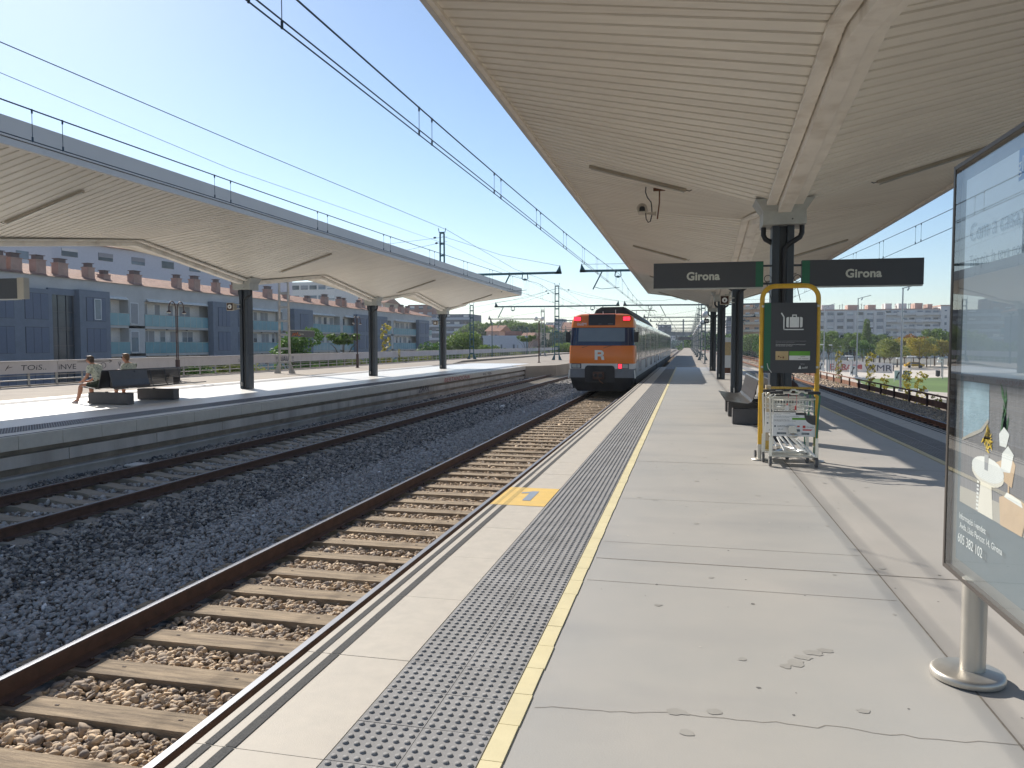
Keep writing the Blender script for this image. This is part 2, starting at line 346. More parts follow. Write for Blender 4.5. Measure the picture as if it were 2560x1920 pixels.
class MB:
    def __init__(s): s.v = []; s.f = []; s.m = []; s.sm = []
    def add(s, vs, fs, mi=0, smooth=False):
        b = len(s.v); s.v += [tuple(p) for p in vs]
        for f in fs: s.f.append(tuple(b + i for i in f)); s.m.append(mi); s.sm.append(smooth)
    def box(s, x0, x1, y0, y1, z0, z1, mi=0):
        if x0 > x1: x0, x1 = x1, x0
        if y0 > y1: y0, y1 = y1, y0
        if z0 > z1: z0, z1 = z1, z0
        s.add([(x0, y0, z0), (x1, y0, z0), (x1, y1, z0), (x0, y1, z0), (x0, y0, z1), (x1, y0, z1), (x1, y1, z1), (x0, y1, z1)],
              [(0, 3, 2, 1), (4, 5, 6, 7), (0, 1, 5, 4), (1, 2, 6, 5), (2, 3, 7, 6), (3, 0, 4, 7)], mi)
        return s
    def quad(s, a, b, c, d, mi=0): s.add([a, b, c, d], [(0, 1, 2, 3)], mi); return s
    def cyl(s, p0, p1, r, n=10, r2=None, mi=0, caps=True):
        p0 = Vector(p0); p1 = Vector(p1); r2 = r if r2 is None else r2
        d = (p1 - p0).normalized(); u = d.orthogonal().normalized(); w = d.cross(u)
        vs = []
        for p, rr in ((p0, r), (p1, r2)):
            for i in range(n):
                a = 2 * PI * i / n; vs.append(p + (u * math.cos(a) + w * math.sin(a)) * rr)
        s.add(vs, [(i, (i + 1) % n, n + (i + 1) % n, n + i) for i in range(n)], mi, True)
        if caps: s.add(vs, [tuple(range(n - 1, -1, -1)), tuple(range(n, 2 * n))], mi)
        return s
    def tube(s, pts, r, n=8, mi=0, close=False):
        pts = [Vector(p) for p in pts]; m = len(pts); rs = r if isinstance(r, (list, tuple)) else [r] * m
        vs = []; u = None
        for i, p in enumerate(pts):
            if close: d = pts[(i + 1) % m] - pts[i - 1]
            else: d = pts[min(i + 1, m - 1)] - pts[max(i - 1, 0)]
            d.normalize()
            if u is None: u = d.orthogonal().normalized()
            else:
                u = u - d * u.dot(d)
                u = u.normalized() if u.length > 1e-6 else d.orthogonal().normalized()
            w = d.cross(u)
            for k in range(n):
                a = 2 * PI * k / n; vs.append(p + (u * math.cos(a) + w * math.sin(a)) * rs[i])
        fs = []
        for i in range(m if close else m - 1):
            j = (i + 1) % m
            for k in range(n): fs.append((i * n + k, i * n + (k + 1) % n, j * n + (k + 1) % n, j * n + k))
        s.add(vs, fs, mi, True)
        if not close: s.add(vs, [tuple(range(n - 1, -1, -1)), tuple(range((m - 1) * n, m * n))], mi)
        return s
    def bar(s, p0, p1, w, h=None, mi=0, up=(0, 0, 1)):
        h = h or w; p0 = Vector(p0); p1 = Vector(p1); d = (p1 - p0).normalized(); up = Vector(up)
        a = d.cross(up)
        a = a.normalized() if a.length > 1e-4 else Vector((1, 0, 0))
        b = a.cross(d).normalized()
        vs = []
        for p in (p0, p1):
            for (i, j) in ((-1, -1), (1, -1), (1, 1), (-1, 1)): vs.append(p + a * (i * w / 2) + b * (j * h / 2))
        s.add(vs, [(0, 1, 2, 3), (7, 6, 5, 4), (0, 4, 5, 1), (1, 5, 6, 2), (2, 6, 7, 3), (3, 7, 4, 0)], mi); return s
    def prism(s, poly, axis, a, b, mi=0, smooth=False):
        """poly 2D; axis 'x','y','z' extrude from a to b. 2D coords: x->(y,z), y->(x,z), z->(x,y)"""
        def P(u, w, t): return (t, u, w) if axis == 'x' else ((u, t, w) if axis == 'y' else (u, w, t))
        n = len(poly); vs = [P(u, w, a) for u, w in poly] + [P(u, w, b) for u, w in poly]
        s.add(vs, [(i, (i + 1) % n, n + (i + 1) % n, n + i) for i in range(n)], mi, smooth)
        s.add(vs, [tuple(range(n - 1, -1, -1)), tuple(range(n, 2 * n))], mi); return s
    def lathe(s, c, prof, n=16, mi=0):
        vs = []; fs = []; m = len(prof)
        for r, z in prof:
            for k in range(n): a = 2 * PI * k / n; vs.append((c[0] + r * math.cos(a), c[1] + r * math.sin(a), c[2] + z))
        for i in range(m - 1):
            for k in range(n): fs.append((i * n + k, i * n + (k + 1) % n, (i + 1) * n + (k + 1) % n, (i + 1) * n + k))
        s.add(vs, fs, mi, True); s.add(vs, [tuple(range(n - 1, -1, -1)), tuple(range((m - 1) * n, m * n))], mi); return s
    def ball(s, c, r, n=12, mi=0, sc=(1, 1, 1)):
        m = n // 2; vs = []
        for i in range(m + 1):
            t = PI * i / m
            for k in range(n):
                a = 2 * PI * k / n; vs.append((c[0] + r * sc[0] * math.sin(t) * math.cos(a), c[1] + r * sc[1] * math.sin(t) * math.sin(a), c[2] + r * sc[2] * math.cos(t)))
        fs = []
        for i in range(m):
            for k in range(n): fs.append((i * n + k, (i + 1) * n + k, (i + 1) * n + (k + 1) % n, i * n + (k + 1) % n))
        s.add(vs, fs, mi, True); return s
    def build(s, name, mats, parent=None, bevel=0.0):
        if isinstance(mats, str): mats = [mats]
        me = bpy.data.meshes.new(name); o_ = offs(parent)
        me.from_pydata([(p[0] - o_.x, p[1] - o_.y, p[2] - o_.z) for p in s.v], [], s.f)
        for k in mats: me.materials.append(M[k] if isinstance(k, str) else k)
        me.polygons.foreach_set('material_index', s.m); me.polygons.foreach_set('use_smooth', s.sm)
        me.update()
        o = bpy.data.objects.new(name, me); COL.objects.link(o)
        if parent: o.parent = parent
        OFF[o.name] = o_
        if bevel:
            b = o.modifiers.new('bevel', 'BEVEL'); b.width = bevel; b.segments = 2; b.limit_method = 'ANGLE'
        return o

def struct(name, mb, mats):
    o = mb.build(name, mats); o['kind'] = 'structure'; return o

def solo(name, mb, mats, label, cat, group=None, kind=None, bevel=0):
    o = mb.build(name, mats, None, bevel); return tag(o, label, cat, group, kind)

def dup(root, loc, rot=None, label=None, group=None, scale=None):
    r = root.copy(); COL.objects.link(r); r.location = loc
    if rot is not None: r.rotation_euler = (0, 0, rot)
    if label: r['label'] = label
    if group: r['group'] = group
    if scale is not None: r.scale = scale if isinstance(scale, (tuple, list)) else (scale,) * 3
    OFF[r.name] = Vector((0, 0, 0))
    for ch in list(root.children):
        c = ch.copy(); COL.objects.link(c); c.parent = r
        for g in list(ch.children):
            d = g.copy(); COL.objects.link(d); d.parent = c
    return r

def text(name, body, m, parent, origin, xdir, ydir, size, thick=0.002, bold=0.0, align='LEFT', sx=1.0, shear=0.0, spacing=1.0):
    """lettering in the plane (xdir, ydir); size = cap height-ish"""
    cu = bpy.data.curves.new(name, 'FONT'); cu.body = body; cu.size = 1.0; cu.align_x = align; cu.offset = bold; cu.shear = shear
    cu.resolution_u = 3; cu.space_character = spacing; cu.extrude = 0
    ob = bpy.data.objects.new(name + '_tmp', cu); COL.objects.link(ob)
    dg = bpy.context.evaluated_depsgraph_get()
    me = bpy.data.meshes.new_from_object(ob.evaluated_get(dg))
    bpy.data.objects.remove(ob)
    me.name = name; me.materials.clear(); me.materials.append(M[m])
    xd = Vector(xdir).normalized(); yd = Vector(ydir).normalized(); nd = xd.cross(yd)
    o_ = offs(parent); og = Vector(origin) - o_
    k = size / 0.70
    for v in me.vertices:
        c = v.co; v.co = og + xd * (c.x * k * sx) + yd * (c.y * k) + nd * thick
    me.update()
    o = bpy.data.objects.new(name, me); COL.objects.link(o)
    if parent: o.parent = parent
    OFF[o.name] = o_
    return o

# numpy bulk mesh
def bulk(name, verts, faces, mats, parent=None, rnd=None, nper=None, smooth=False, mi=None):
    me = bpy.data.meshes.new(name)
    nv = len(verts); nf = len(faces); k = faces.shape[1]
    me.vertices.add(nv); me.vertices.foreach_set('co', verts.astype(np.float32).ravel())
    me.loops.add(nf * k); me.loops.foreach_set('vertex_index', faces.astype(np.int32).ravel())
    me.polygons.add(nf); me.polygons.foreach_set('loop_start', np.arange(0, nf * k, k, dtype=np.int32))
    me.polygons.foreach_set('loop_total', np.full(nf, k, dtype=np.int32))
    if smooth: me.polygons.foreach_set('use_smooth', np.ones(nf, dtype=bool))
    for m_ in mats: me.materials.append(M[m_])
    if mi is not None: me.polygons.foreach_set('material_index', mi.astype(np.int32))
    me.update(calc_edges=True)
    if rnd is not None:
        a = me.attributes.new('rnd', 'FLOAT', 'POINT'); a.data.foreach_set('value', rnd.astype(np.float32))
    o = bpy.data.objects.new(name, me); COL.objects.link(o)
    if parent: o.parent = parent
    return o

# ================================================================== SETTING: platforms and ground
ZR = -0.68          # rail top
# --- island platform (ours)
PL, PR, PEND = -1.91, 4.65, 54.7
b = MB()
b.box(-1.28, 1.32, -14, PEND, -0.9, -0.006, 0); b.box(1.3205, 4.02, -14, PEND, -0.9, -0.0065, 2)
b.box(-1.80, -1.28, -14, PEND, -0.95, -0.10, 1); b.box(4.02, 4.54, -14, PEND, -0.95, -0.10, 1)
struct('platform', b, ['deck', 'wall_concrete', 'deck_warm'])
# joints and cracks of the deck
b = MB()
def strip(mb, x0, x1, y0, y1, z=0.0, mi=0):
    z = -0.0046 if z < 0 else z
    mb.quad((x0, y0, z), (x1, y0, z), (x1, y1, z), (x0, y1, z), mi)
for y in (5.70, 10.6, 15.5, 20.4, 25.3, 30.2, 35.1, 40.0, 45.0, 50.0, 0.9): strip(b, -0.65, 3.34, y, y + 0.011, -0.002)
for y in (6.2, 5.15, 13.0, 3.1 + 4.9): strip(b, -0.65, 1.3, y, y + 0.005, -0.002)
strip(b, 1.315, 1.325, -3, PEND, -0.0022)
def crack(pts, w):
    for (a, c) in zip(pts[:-1], pts[1:]):
        d = Vector((c[0] - a[0], c[1] - a[1])).normalized() * w / 2
        b.quad((a[0] + d.y, a[1] - d.x, -0.0044), (c[0] + d.y, c[1] - d.x, -0.0044), (c[0] - d.y, c[1] + d.x, -0.0044), (a[0] - d.y, a[1] + d.x, -0.0044))
x, y = -0.64, 3.26; pts = [(x, y)]
while x < 1.32:
    x += random.uniform(0.03, 0.07); y += random.gauss(0.002, 0.011) ; pts.append((x, y))
crack(pts, 0.0034)
for i in range(0):                       # chipped edge along the long joint and the yellow kerb
    y0 = 2.4 + i * 0.16 + random.uniform(-.05, .05); s = random.uniform(0.008, 0.03)
    strip(b, 1.318 - s * random.random(), 1.322 + s * random.random(), y0, y0 + random.uniform(0.03, 0.12), -0.0016)
    y0 = 2.3 + i * 0.13; strip(b, -0.668, -0.655 + random.uniform(0, 0.012), y0, y0 + random.uniform(0.04, 0.11), -0.0016)
struct('platform_joints', b, ['joint'])
b = MB()
def blot(x, y, rx, ry, mi):
    n = 11; vs = []
    for k in range(n):
        a = 2 * PI * k / n; q = random.uniform(0.65, 1.15); vs.append((x + rx * q * math.cos(a), y + ry * q * math.sin(a), -0.0048 + .0004 * mi + .0003 * random.random()))
    b.add(vs, [tuple(range(n))], mi)
for i in range(150):
    s = random.choice([0.004, 0.006, 0.008, 0.012]); blot(random.uniform(-0.6, 3.2), random.uniform(2.3, 15), s, s * random.uniform(0.7, 1.5), 0 if random.random() < 0.85 else 1)
for i in range(0): blot(random.uniform(-1.85, -0.75), random.uniform(2.3, 14), 0.005, 0.006, 0)
for i in range(30): blot(random.uniform(-0.6, 3.2), random.uniform(2.4, 12), random.uniform(.01, .035), random.uniform(.01, .035), 2)
for (x, y, rx, ry) in ((.55, 4.02, .045, .05), (.60, 4.10, .05, .035), (.66, 4.17, .05, .035), (.72, 4.22, .045, .03), (.50, 3.97, .03, .035), (-.02, 3.36, .05, .035), (.13, 3.40, .04, .03), (.02, 3.18, .035, .03)): blot(x, y, rx, ry, 2)
struct('platform_specks', b, ['gum', 'gum_pale', 'deck_stain'])
# edge slabs, one by one
b = MB(); s0 = 2.655 - 0.945 * 6
for k in range(62):
    y0 = s0 + 0.945 * k; y1 = y0 + 0.941
    if y1 > PEND: break
    for (xa, xb) in ((PL, -1.352), (4.092, PR)):
        b.box(xa, xb, y0, y1, -0.12, 0.0 - random.uniform(0, 0.0015), 0)
ob = struct('platform_edge_slabs', b, ['slab'])
b = MB()
for k in range(62):
    y0 = s0 + 0.945 * k; y1 = y0 + 0.941
    if y1 > PEND: break
    one = (k == 11)
    for (xa, xb) in ((-1.87, -1.832), (-1.779, -1.731)):
        b.quad((xa, y0, 0.0025), (xb, y0, 0.0025), (xb, y1, 0.0025), (xa, y1, 0.0025), 1 if one else 0)
    for (xa, xb) in ((4.572, 4.61), (4.471, 4.519)):
        b.quad((xa, y0, 0.0025), (xb, y0, 0.0025), (xb, y1, 0.0025), (xa, y1, 0.0025), 0)
    if one: b.quad((PL + .002, y0, 0.0015), (-1.354, y0, 0.0015), (-1.354, y1, 0.0015), (PL + .002, y1, 0.0015), 2); YONE = y0
struct('platform_edge_stripes', b, ['stripe', 'yellow_worn', 'yellow_paint'])
# the painted number: 1
b = MB(); xo, yo = -1.63, YONE + 0.24
b.add([(xo + x_, yo + y_, 0.004) for x_, y_ in [(0, 0), (0.085, 0), (0.085, 0.50), (0.02, 0.50), (-0.02, 0.455), (-0.085, 0.42), (-0.085, 0.36), (0, 0.39)]], [(0, 1, 2, 7), (7, 2, 3, 4), (7, 4, 5, 6)], 0)
struct('platform_number_marking', b, ['blue_grey_paint'])
# tactile paving with real studs near the camera, yellow kerb blocks
b = MB()
for (xa, xm, xb) in ((-1.346, -1.053, -0.760), (3.445, 3.738, 4.085)):
    for k in range(190):
        y0 = s0 + 0.315 * k
        if y0 > PEND - .3: break
        b.box(xa, xm - 0.003, y0, y0 + 0.311, -0.06, 0.001 - random.uniform(0, 0.001)); b.box(xm, xb - 0.003, y0, y0 + 0.311, -0.06, 0.001 - random.uniform(0, 0.001))
b.box(-1.351, -0.655, -10, PEND, -0.08, -0.007, 1); b.box(3.34, 4.091, -10, PEND, -0.08, -0.007, 1)
struct('tactile_paving', b, ['tactile', 'joint'])
def studs(name, x0, cols, pitchx, y0, rows, pitchy, r, h, m_, n=9):
    a = np.arange(n) * 2 * PI / n
    cs = np.stack([np.cos(a), np.sin(a)], 1)
    base = np.zeros((2 * n + 1, 3)); base[:n, :2] = cs * r; base[n:2 * n, :2] = cs * r * 0.86; base[n:2 * n, 2] = h; base[2 * n, 2] = h * 1.05
    f = []
    for k in range(n):
        j = (k + 1) % n; f += [(k, j, n + j), (k, n + j, n + k), (n + k, n + j, 2 * n)]
    f = np.array(f)
    gx, gy = np.meshgrid(x0 + np.array(cols), y0 + np.arange(rows) * pitchy)
    c = np.stack([gx.ravel(), gy.ravel(), np.zeros(gx.size)], 1)
    v = (base[None] + c[:, None]).reshape(-1, 3); F = (f[None] + (np.arange(len(c)) * len(base))[:, None, None]).reshape(-1, 3)
    o = bulk(name, v, F, [m_], smooth=False); o['kind'] = 'structure'; return o
cols6 = [0.026 + 0.0485 * i for i in range(6)]
cols12 = cols6 + [0.293 + c for c in cols6]
studs('tactile_studs', -1.346, cols12, 0, s0 + 0.026 + 0.315 * 11, 6 * 64, 0.0525, 0.0135, 0.0065, 'tactile')
studs('tactile_studs_far', -1.346, cols12, 0, s0 + 0.026 + 0.315 * 75, 6 * 95, 0.0525, 0.0135, 0.0065, 'tactile', n=5)
studs('tactile_studs_right', 3.445, cols6 + [0.32 + c for c in cols6], 0, s0 + 0.026 + 0.315 * 35, 6 * 80, 0.0525, 0.0135, 0.006, 'tactile', n=5)
b = MB()
for (xa, xb) in ((-0.757, -0.668), (3.352, 3.442)):
    for k in range(200):
        y0 = s0 + 0.29 * k
        if y0 > PEND - .3: break
        b.box(xa, xb - random.uniform(0, 0.006), y0, y0 + 0.286, -0.05, 0.002 - random.uniform(0, 0.001))
struct('yellow_kerb_line', b, ['yellow_tile'])
# older platform beyond the new one
b = MB(); b.box(-1.45, 4.1, PEND + .002, 150, -0.9, -0.01); b.box(-1.3, 3.6, 150, 330, -0.9, -0.012)
struct('old_platform', b, ['old_concrete'])

# --- platform across the tracks
FL, FR = -18.8, -11.36
b = MB()
b.box(FL + 1.25, -12.64, -10, 62, -0.9, -0.006, 0)
b.box(FL - .2, -11.46, -10, 60, -0.95, -0.765, 1)
b.box(FL, -11.62, -10, 60, -0.765, -0.10, 2)
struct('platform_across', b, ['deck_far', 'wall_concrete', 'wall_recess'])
b = MB(); yy = -10
while yy < 56: b.box(-11.62, -11.44, yy, min(yy + 2.46, 56), -0.575, -0.36, 0); yy += 2.48
b.box(-11.62, -11.40, -10, 58, -0.763, -0.725, 0)
struct('platform_across_ledge', b, ['wall_concrete'])
b = MB()
for k in range(70):
    y0 = -4 + 0.985 * k + 0.33
    if y0 > 54: break
    b.box(-11.86, FR, y0, y0 + 0.975, -0.245, -random.uniform(0, .001), 0)
    b.box(-11.50, -11.43, y0, y0 + .975, 0.0008, 0.0025, 1)
    b.box(FL, FL + 0.55, y0, y0 + 0.975, -0.245, 0, 0)
struct('platform_across_edge_slabs', b, ['slab_far', 'stripe'])
b = MB(); b.box(-12.64, -11.862, -10, 54, -0.05, 0.002, 0); b.box(FL + .55, FL + 1.25, -10, 60, -0.05, 0.001, 1)
ob = struct('tactile_paving_across', b, ['tactile_dark', 'tactile'])
studs('tactile_studs_across', -12.62, [0.03 + 0.0625 * i for i in range(12)], 0, 9.5, 480, 0.0625, 0.018, 0.008, 'tactile_dark', n=5)
b = MB()
b.prism([(-11.37, 54.3), (FL, 62), (FL, 330), (-11.0, 330), (-9.9, 90), (-9.6, 62), (-9.75, 58)][::1], 'z', -0.9, -0.008)
struct('old_platform_across', b, ['old_concrete'])
b = MB()      # wide brown paved strip up to the parapet, with the siding trench beyond
b.box(-24.75, FL - .003, -14, 60.5, -0.95, -0.012)
b.prism([(-24.75, 60.5), (-18.803, 60.5), (-21.3, 72), (-21.3, 330), (-24.75, 330)], 'z', -0.95, -0.012)
struct('paved_strip', b, ['old_concrete'])
b = MB()
b.box(-11.5, -1.3, -14, 400, -1.4, -0.93); b.box(-21.3, -18.8, 60, 400, -1.4, -0.93)
b.box(4.4, 9.6, -14, 400, -1.4, -0.95)
b.add([(9.6, -14, -0.95), (9.6, 400, -0.95), (10.4, 400, -1.5), (10.4, -14, -1.5)], [(0, 3, 2, 1)])
struct('ballast_bed', b, ['ballast'])
b = MB(); b.box(9.7, 10.5, -14, 400, -4.5, -1.25); b.box(-25.3, -24.75, -14, 400, -5, -0.4)
struct('viaduct_wall', b, ['wall_concrete'])

# park and city ground
GZ = -4.2
b = MB()
b.quad((-3000, -2000, -5.4), (-24, -2000, -5.4), (-24, 5000, -5.4), (-3000, 5000, -5.4), 0)
b.quad((10, -2000, GZ - .02), (3000, -2000, GZ - .02), (3000, 5000, GZ - .02), (10, 5000, GZ - .02), 0)
struct('ground', b, ['city_ground'])
b = MB(); b.quad((24, 88, GZ), (140, 88, GZ), (140, 260, GZ), (24, 220, GZ))
struct('plaza', b, ['plaza'])
b = MB(); b.add([(27, 136.5, GZ + .01), (45, 147.5, GZ + .01), (75, 151, GZ + .01), (75, 96, GZ + .01), (30, 101, GZ + .01), (24, 112, GZ + .01)], [(0, 5, 4, 3, 2, 1)])
struct('lawn', b, ['grass'])
b = MB(); b.quad((10.5, -10, GZ + .005), (24, -10, GZ + .005), (24, 260, GZ + .005), (10.5, 260, GZ + .005)); struct('soil_verge', b, ['soil'])

# ================================================================== TRACKS
def rail_profile(cx, top):
    p = [(-.065, -.155), (.065, -.155), (.065, -.145), (.012, -.125), (.010, -.04), (.034, -.03), (.034, -.006), (.028, 0), (-.028, 0), (-.034, -.006), (-.034, -.03), (-.010, -.04), (-.012, -.125), (-.065, -.145)]
    return [(cx + a, top + c) for a, c in p]
def make_rail(cx, y0, y1, root, side='rail_side', top='rail_top'):
    b = MB(); b.prism(rail_profile(cx, ZR), 'y', y0, y1, 0)
    o = b.build('rail', [side], root)
    t = MB(); t.box(cx - .026, cx + .026, y0, y1, ZR, ZR + .0025, 0); t.build('running_surface', [top], o)
    return o
def wood_sleeper(root, cx, y):
    b = MB(); w = random.uniform(.22, .25); a = random.uniform(-.012, .012); z1 = -0.838 + random.uniform(-.006, .004)
    x0, x1 = cx - 1.3 + random.uniform(-.03, .03), cx + 1.3 + random.uniform(-.03, .03)
    b.add([(x0, y - w / 2 + a, z1 - .14), (x1, y - w / 2 - a, z1 - .14), (x1, y + w / 2 - a, z1 - .14), (x0, y + w / 2 + a, z1 - .14),
           (x0, y - w / 2 + a, z1), (x1, y - w / 2 - a, z1), (x1, y + w / 2 - a, z1), (x0, y + w / 2 + a, z1)],
          [(0, 3, 2, 1), (4, 5, 6, 7), (0, 1, 5, 4), (1, 2, 6, 5), (2, 3, 7, 6), (3, 0, 4, 7)])
    for s in (-1, 1):
        for t in (-1, 1):
            c = (cx + s * 0.868 + t * .115, y + random.uniform(-.05, .05), z1); b.cyl(c, (c[0], c[1], z1 + .035), .017, 6, mi=1)
        b.box(cx + s * .868 - .16, cx + s * .868 + .16, y - .07, y + .07, z1, z1 + .012, 1)
    for s in (-.45, .5):
        c = (cx + s, y + .02, z1 + .001); b.box(c[0] - .015, c[0] + .015, c[1] - .008, c[1] + .008, z1, z1 + .004, 1)
    return b.build('sleeper', ['sleeper_wood', 'fastener'], root, bevel=0.006)
t1 = thing('railway_track', 'near railway track on weathered timber sleepers beside the striped platform edge', 'railway track', (-3.675, 0, -0.9))
RX = [(-3.675, 'rail_side')]
make_rail(-3.675 - .868, -14, 340, t1); make_rail(-3.675 + .868, -14, 340, t1)
y = 1.705
while y < 40: wood_sleeper(t1, -3.675, y); y += 0.636
b = MB(); yy = y
while yy < 150: b.box(-4.975, -2.375, yy - .12, yy + .12, -.95, -.84); yy += 0.636
o = b.build('far_sleepers', ['sleeper_wood'], t1); o['kind'] = 'stuff'
def conc_sleeper(root, cx, y, mb=None):
    own = mb is None; b = mb or MB()
    pts = []
    for (x, z) in ((-1.3, -.87), (-1.05, -.835), (-.62, -.838), (-.35, -.885), (.35, -.885), (.62, -.838), (1.05, -.835), (1.3, -.87)): pts.append((cx + x, z))
    poly = pts + [(cx + 1.3, -.98), (cx - 1.3, -.98)]
    b.prism(poly, 'y', y - .125, y + .125, 0)
    for s in (-1, 1):
        for t in (-1, 1): b.box(cx + s * .868 + t * .11 - .04, cx + s * .868 + t * .11 + .04, y - .05, y + .05, -.838, -.80, 1)
    if own: return b.build('sleeper', ['sleeper_concrete', 'fastener'], root)
t2 = thing('railway_track', 'far railway track on pale concrete sleepers below the platform across', 'railway track', (-9.15, 0, -0.9))
make_rail(-9.15 - .868, -14, 340, t2); make_rail(-9.15 + .868, -14, 340, t2, 'rail_side')
y = 6.0; k = 0
while k < 98: conc_sleeper(t2, -9.15, y); y += .6; k += 1
b = MB()
while y < 200: conc_sleeper(t2, -9.15, y, b); y += .6
o = b.build('far_sleepers', ['sleeper_concrete', 'fastener'], t2); o['kind'] = 'stuff'
t3 = thing('railway_track', 'rusty railway track on the right side of the island platform', 'railway track', (6.4, 0, -0.9))
make_rail(6.4 - .868, -14, 340, t3, 'rail_rust'); make_rail(6.4 + .868, -14, 340, t3, 'rail_rust')
b = MB(); y = 6
while y < 200: conc_sleeper(t3, 6.4, y, b); y += .6
o = b.build('sleepers', ['sleeper_concrete', 'fastener'], t3); o['kind'] = 'stuff'

# ---------------- ballast stones
bm = bmesh.new(); bmesh.ops.create_icosphere(bm, subdivisions=1, radius=1.0)
IV = np.array([v.co[:] for v in bm.verts]); IF = np.array([[v.index for v in f.verts] for f in bm.faces]); bm.free()
bm = bmesh.new(); bmesh.ops.create_icosphere(bm, subdivisions=2, radius=1.0)
IV2 = np.array([v.co[:] for v in bm.verts]); IF2 = np.array([[v.index for v in f.verts] for f in bm.faces]); bm.free()
def stone_shapes(V, n, amp):
    out = []
    for i in range(n):
        v = V.copy()
        for k in range(13):            # chop with planes: angular rock
            d = rng.normal(size=3); d /= np.linalg.norm(d); h = rng.uniform(0.40, 0.78)
            t = v @ d; m_ = t > h; v[m_] -= np.outer(t[m_] - h, d)
        v *= rng.uniform(0.70, 1.55, size=3); v += rng.normal(scale=amp, size=v.shape); out.append(v)
    return np.array(out)
S1 = stone_shapes(IV, 24, 0.02); S2 = stone_shapes(IV2, 30, 0.006)
def stones(name, regions, mname, label, hi=False, shapes=None):
    """regions: (x0,x1,y0,y1,z,density,size,avoid)"""
    V, F = (S2, IF2) if hi else (S1, IF)
    P = []; SZ = []
    for (x0, x1, y0, y1, z, dens, sz, avoid) in regions:
        n = int((x1 - x0) * (y1 - y0) * dens)
        p = np.stack([rng.uniform(x0, x1, n), rng.uniform(y0, y1, n), z + rng.uniform(-.018, .012, n)], 1)
        if avoid:
            c0, pitch, hw = avoid; ph = (p[:, 1] - c0 + pitch / 2) % pitch - pitch / 2
            p = p[np.abs(ph) > hw + sz * .35]
        P.append(p); SZ.append(sz * rng.lognormal(-0.05, .30, len(p)))
    P = np.concatenate(P); SZ = np.concatenate(SZ); n = len(P)
    q = rng.normal(size=(n, 4)); q /= np.linalg.norm(q, axis=1)[:, None]; w, x, y, z = q.T
    Rm = np.stack([1 - 2 * (y * y + z * z), 2 * (x * y - z * w), 2 * (x * z + y * w), 2 * (x * y + z * w), 1 - 2 * (x * x + z * z), 2 * (y * z - x * w), 2 * (x * z - y * w), 2 * (y * z + x * w), 1 - 2 * (x * x + y * y)], 1).reshape(n, 3, 3)
    base = V[rng.integers(0, len(V), n)] * SZ[:, None, None] * 0.5
    v = np.einsum('nij,nkj->nki', Rm, base); v[:, :, 2] *= 0.8; v += P[:, None]
    nv = base.shape[1]
    f = (F[None] + (np.arange(n) * nv)[:, None, None]).reshape(-1, 3)
    o = bulk(name, v.reshape(-1, 3), f, [mname], rnd=np.repeat(rng.uniform(0, 1, n), nv))
    tag(o, label, 'ballast', kind='stuff'); return o
AV = (1.705, .636, .12)
stones('ballast_stones', [(-4.44, -2.95, 2.2, 8, -.885, 1150, .052, AV), (-2.75, -2.0, 2, 8, -.9, 300, .05, AV)], 'stone_tan', 'tan and brown ballast stones between timber sleepers', hi=True)
stones('ballast_stones_far', [(-4.44, -2.95, 8, 18, -.885, 850, .056, AV), (-4.44, -2.95, 18, 36, -.885, 420, .07, AV), (-4.44, -2.9, 110, 200, -.9, 12, .16, None),
       (4.7, 5.5, 10, 60, -.9, 60, .08, None), (5.6, 7.15, 8, 60, -.9, 90, .08, None), (7.35, 9.5, 8, 45, -.93, 260, .065, None), (7.35, 9.5, 45, 120, -.93, 60, .13, None)], 'stone_tan', 'tan ballast stones farther along the tracks')
stones('ballast_stones_grey', [(-6.35, -4.66, 4.2, 14, -.875, 700, .054, None), (-6.3, -4.66, 14, 26, -.88, 380, .065, None), (-6.2, -4.66, 26, 60, -.88, 130, .10, None), (-8.1, -4.8, 60, 120, -.9, 30, .16, None), (-9.85, -8.45, 6, 40, -.9, 130, .08, (6.0, .6, .10))],
       'stone_grey', 'blue-grey ballast stones beside the near left rail')
stones('ballast_stones_dark', [(-8.15, -6.15, 5.5, 14, -.87, 620, .056, None), (-8.15, -6.1, 14, 26, -.88, 330, .068, None), (-8.15, -6.1, 26, 60, -.885, 110, .11, None), (-11.3, -10.15, 8, 30, -.87, 300, .062, None), (-11.3, -10.15, 30, 60, -.87, 90, .11, None)],
       'stone_dark', 'dark ballast stones beside the far track')
# litter by the far wall
b = MB(); b.box(-10.9, -10.55, 13.1, 13.45, -.83, -.80); solo('litter', b, ['white'], 'crumpled white wrapper on the dark ballast below the platform across', 'litter')

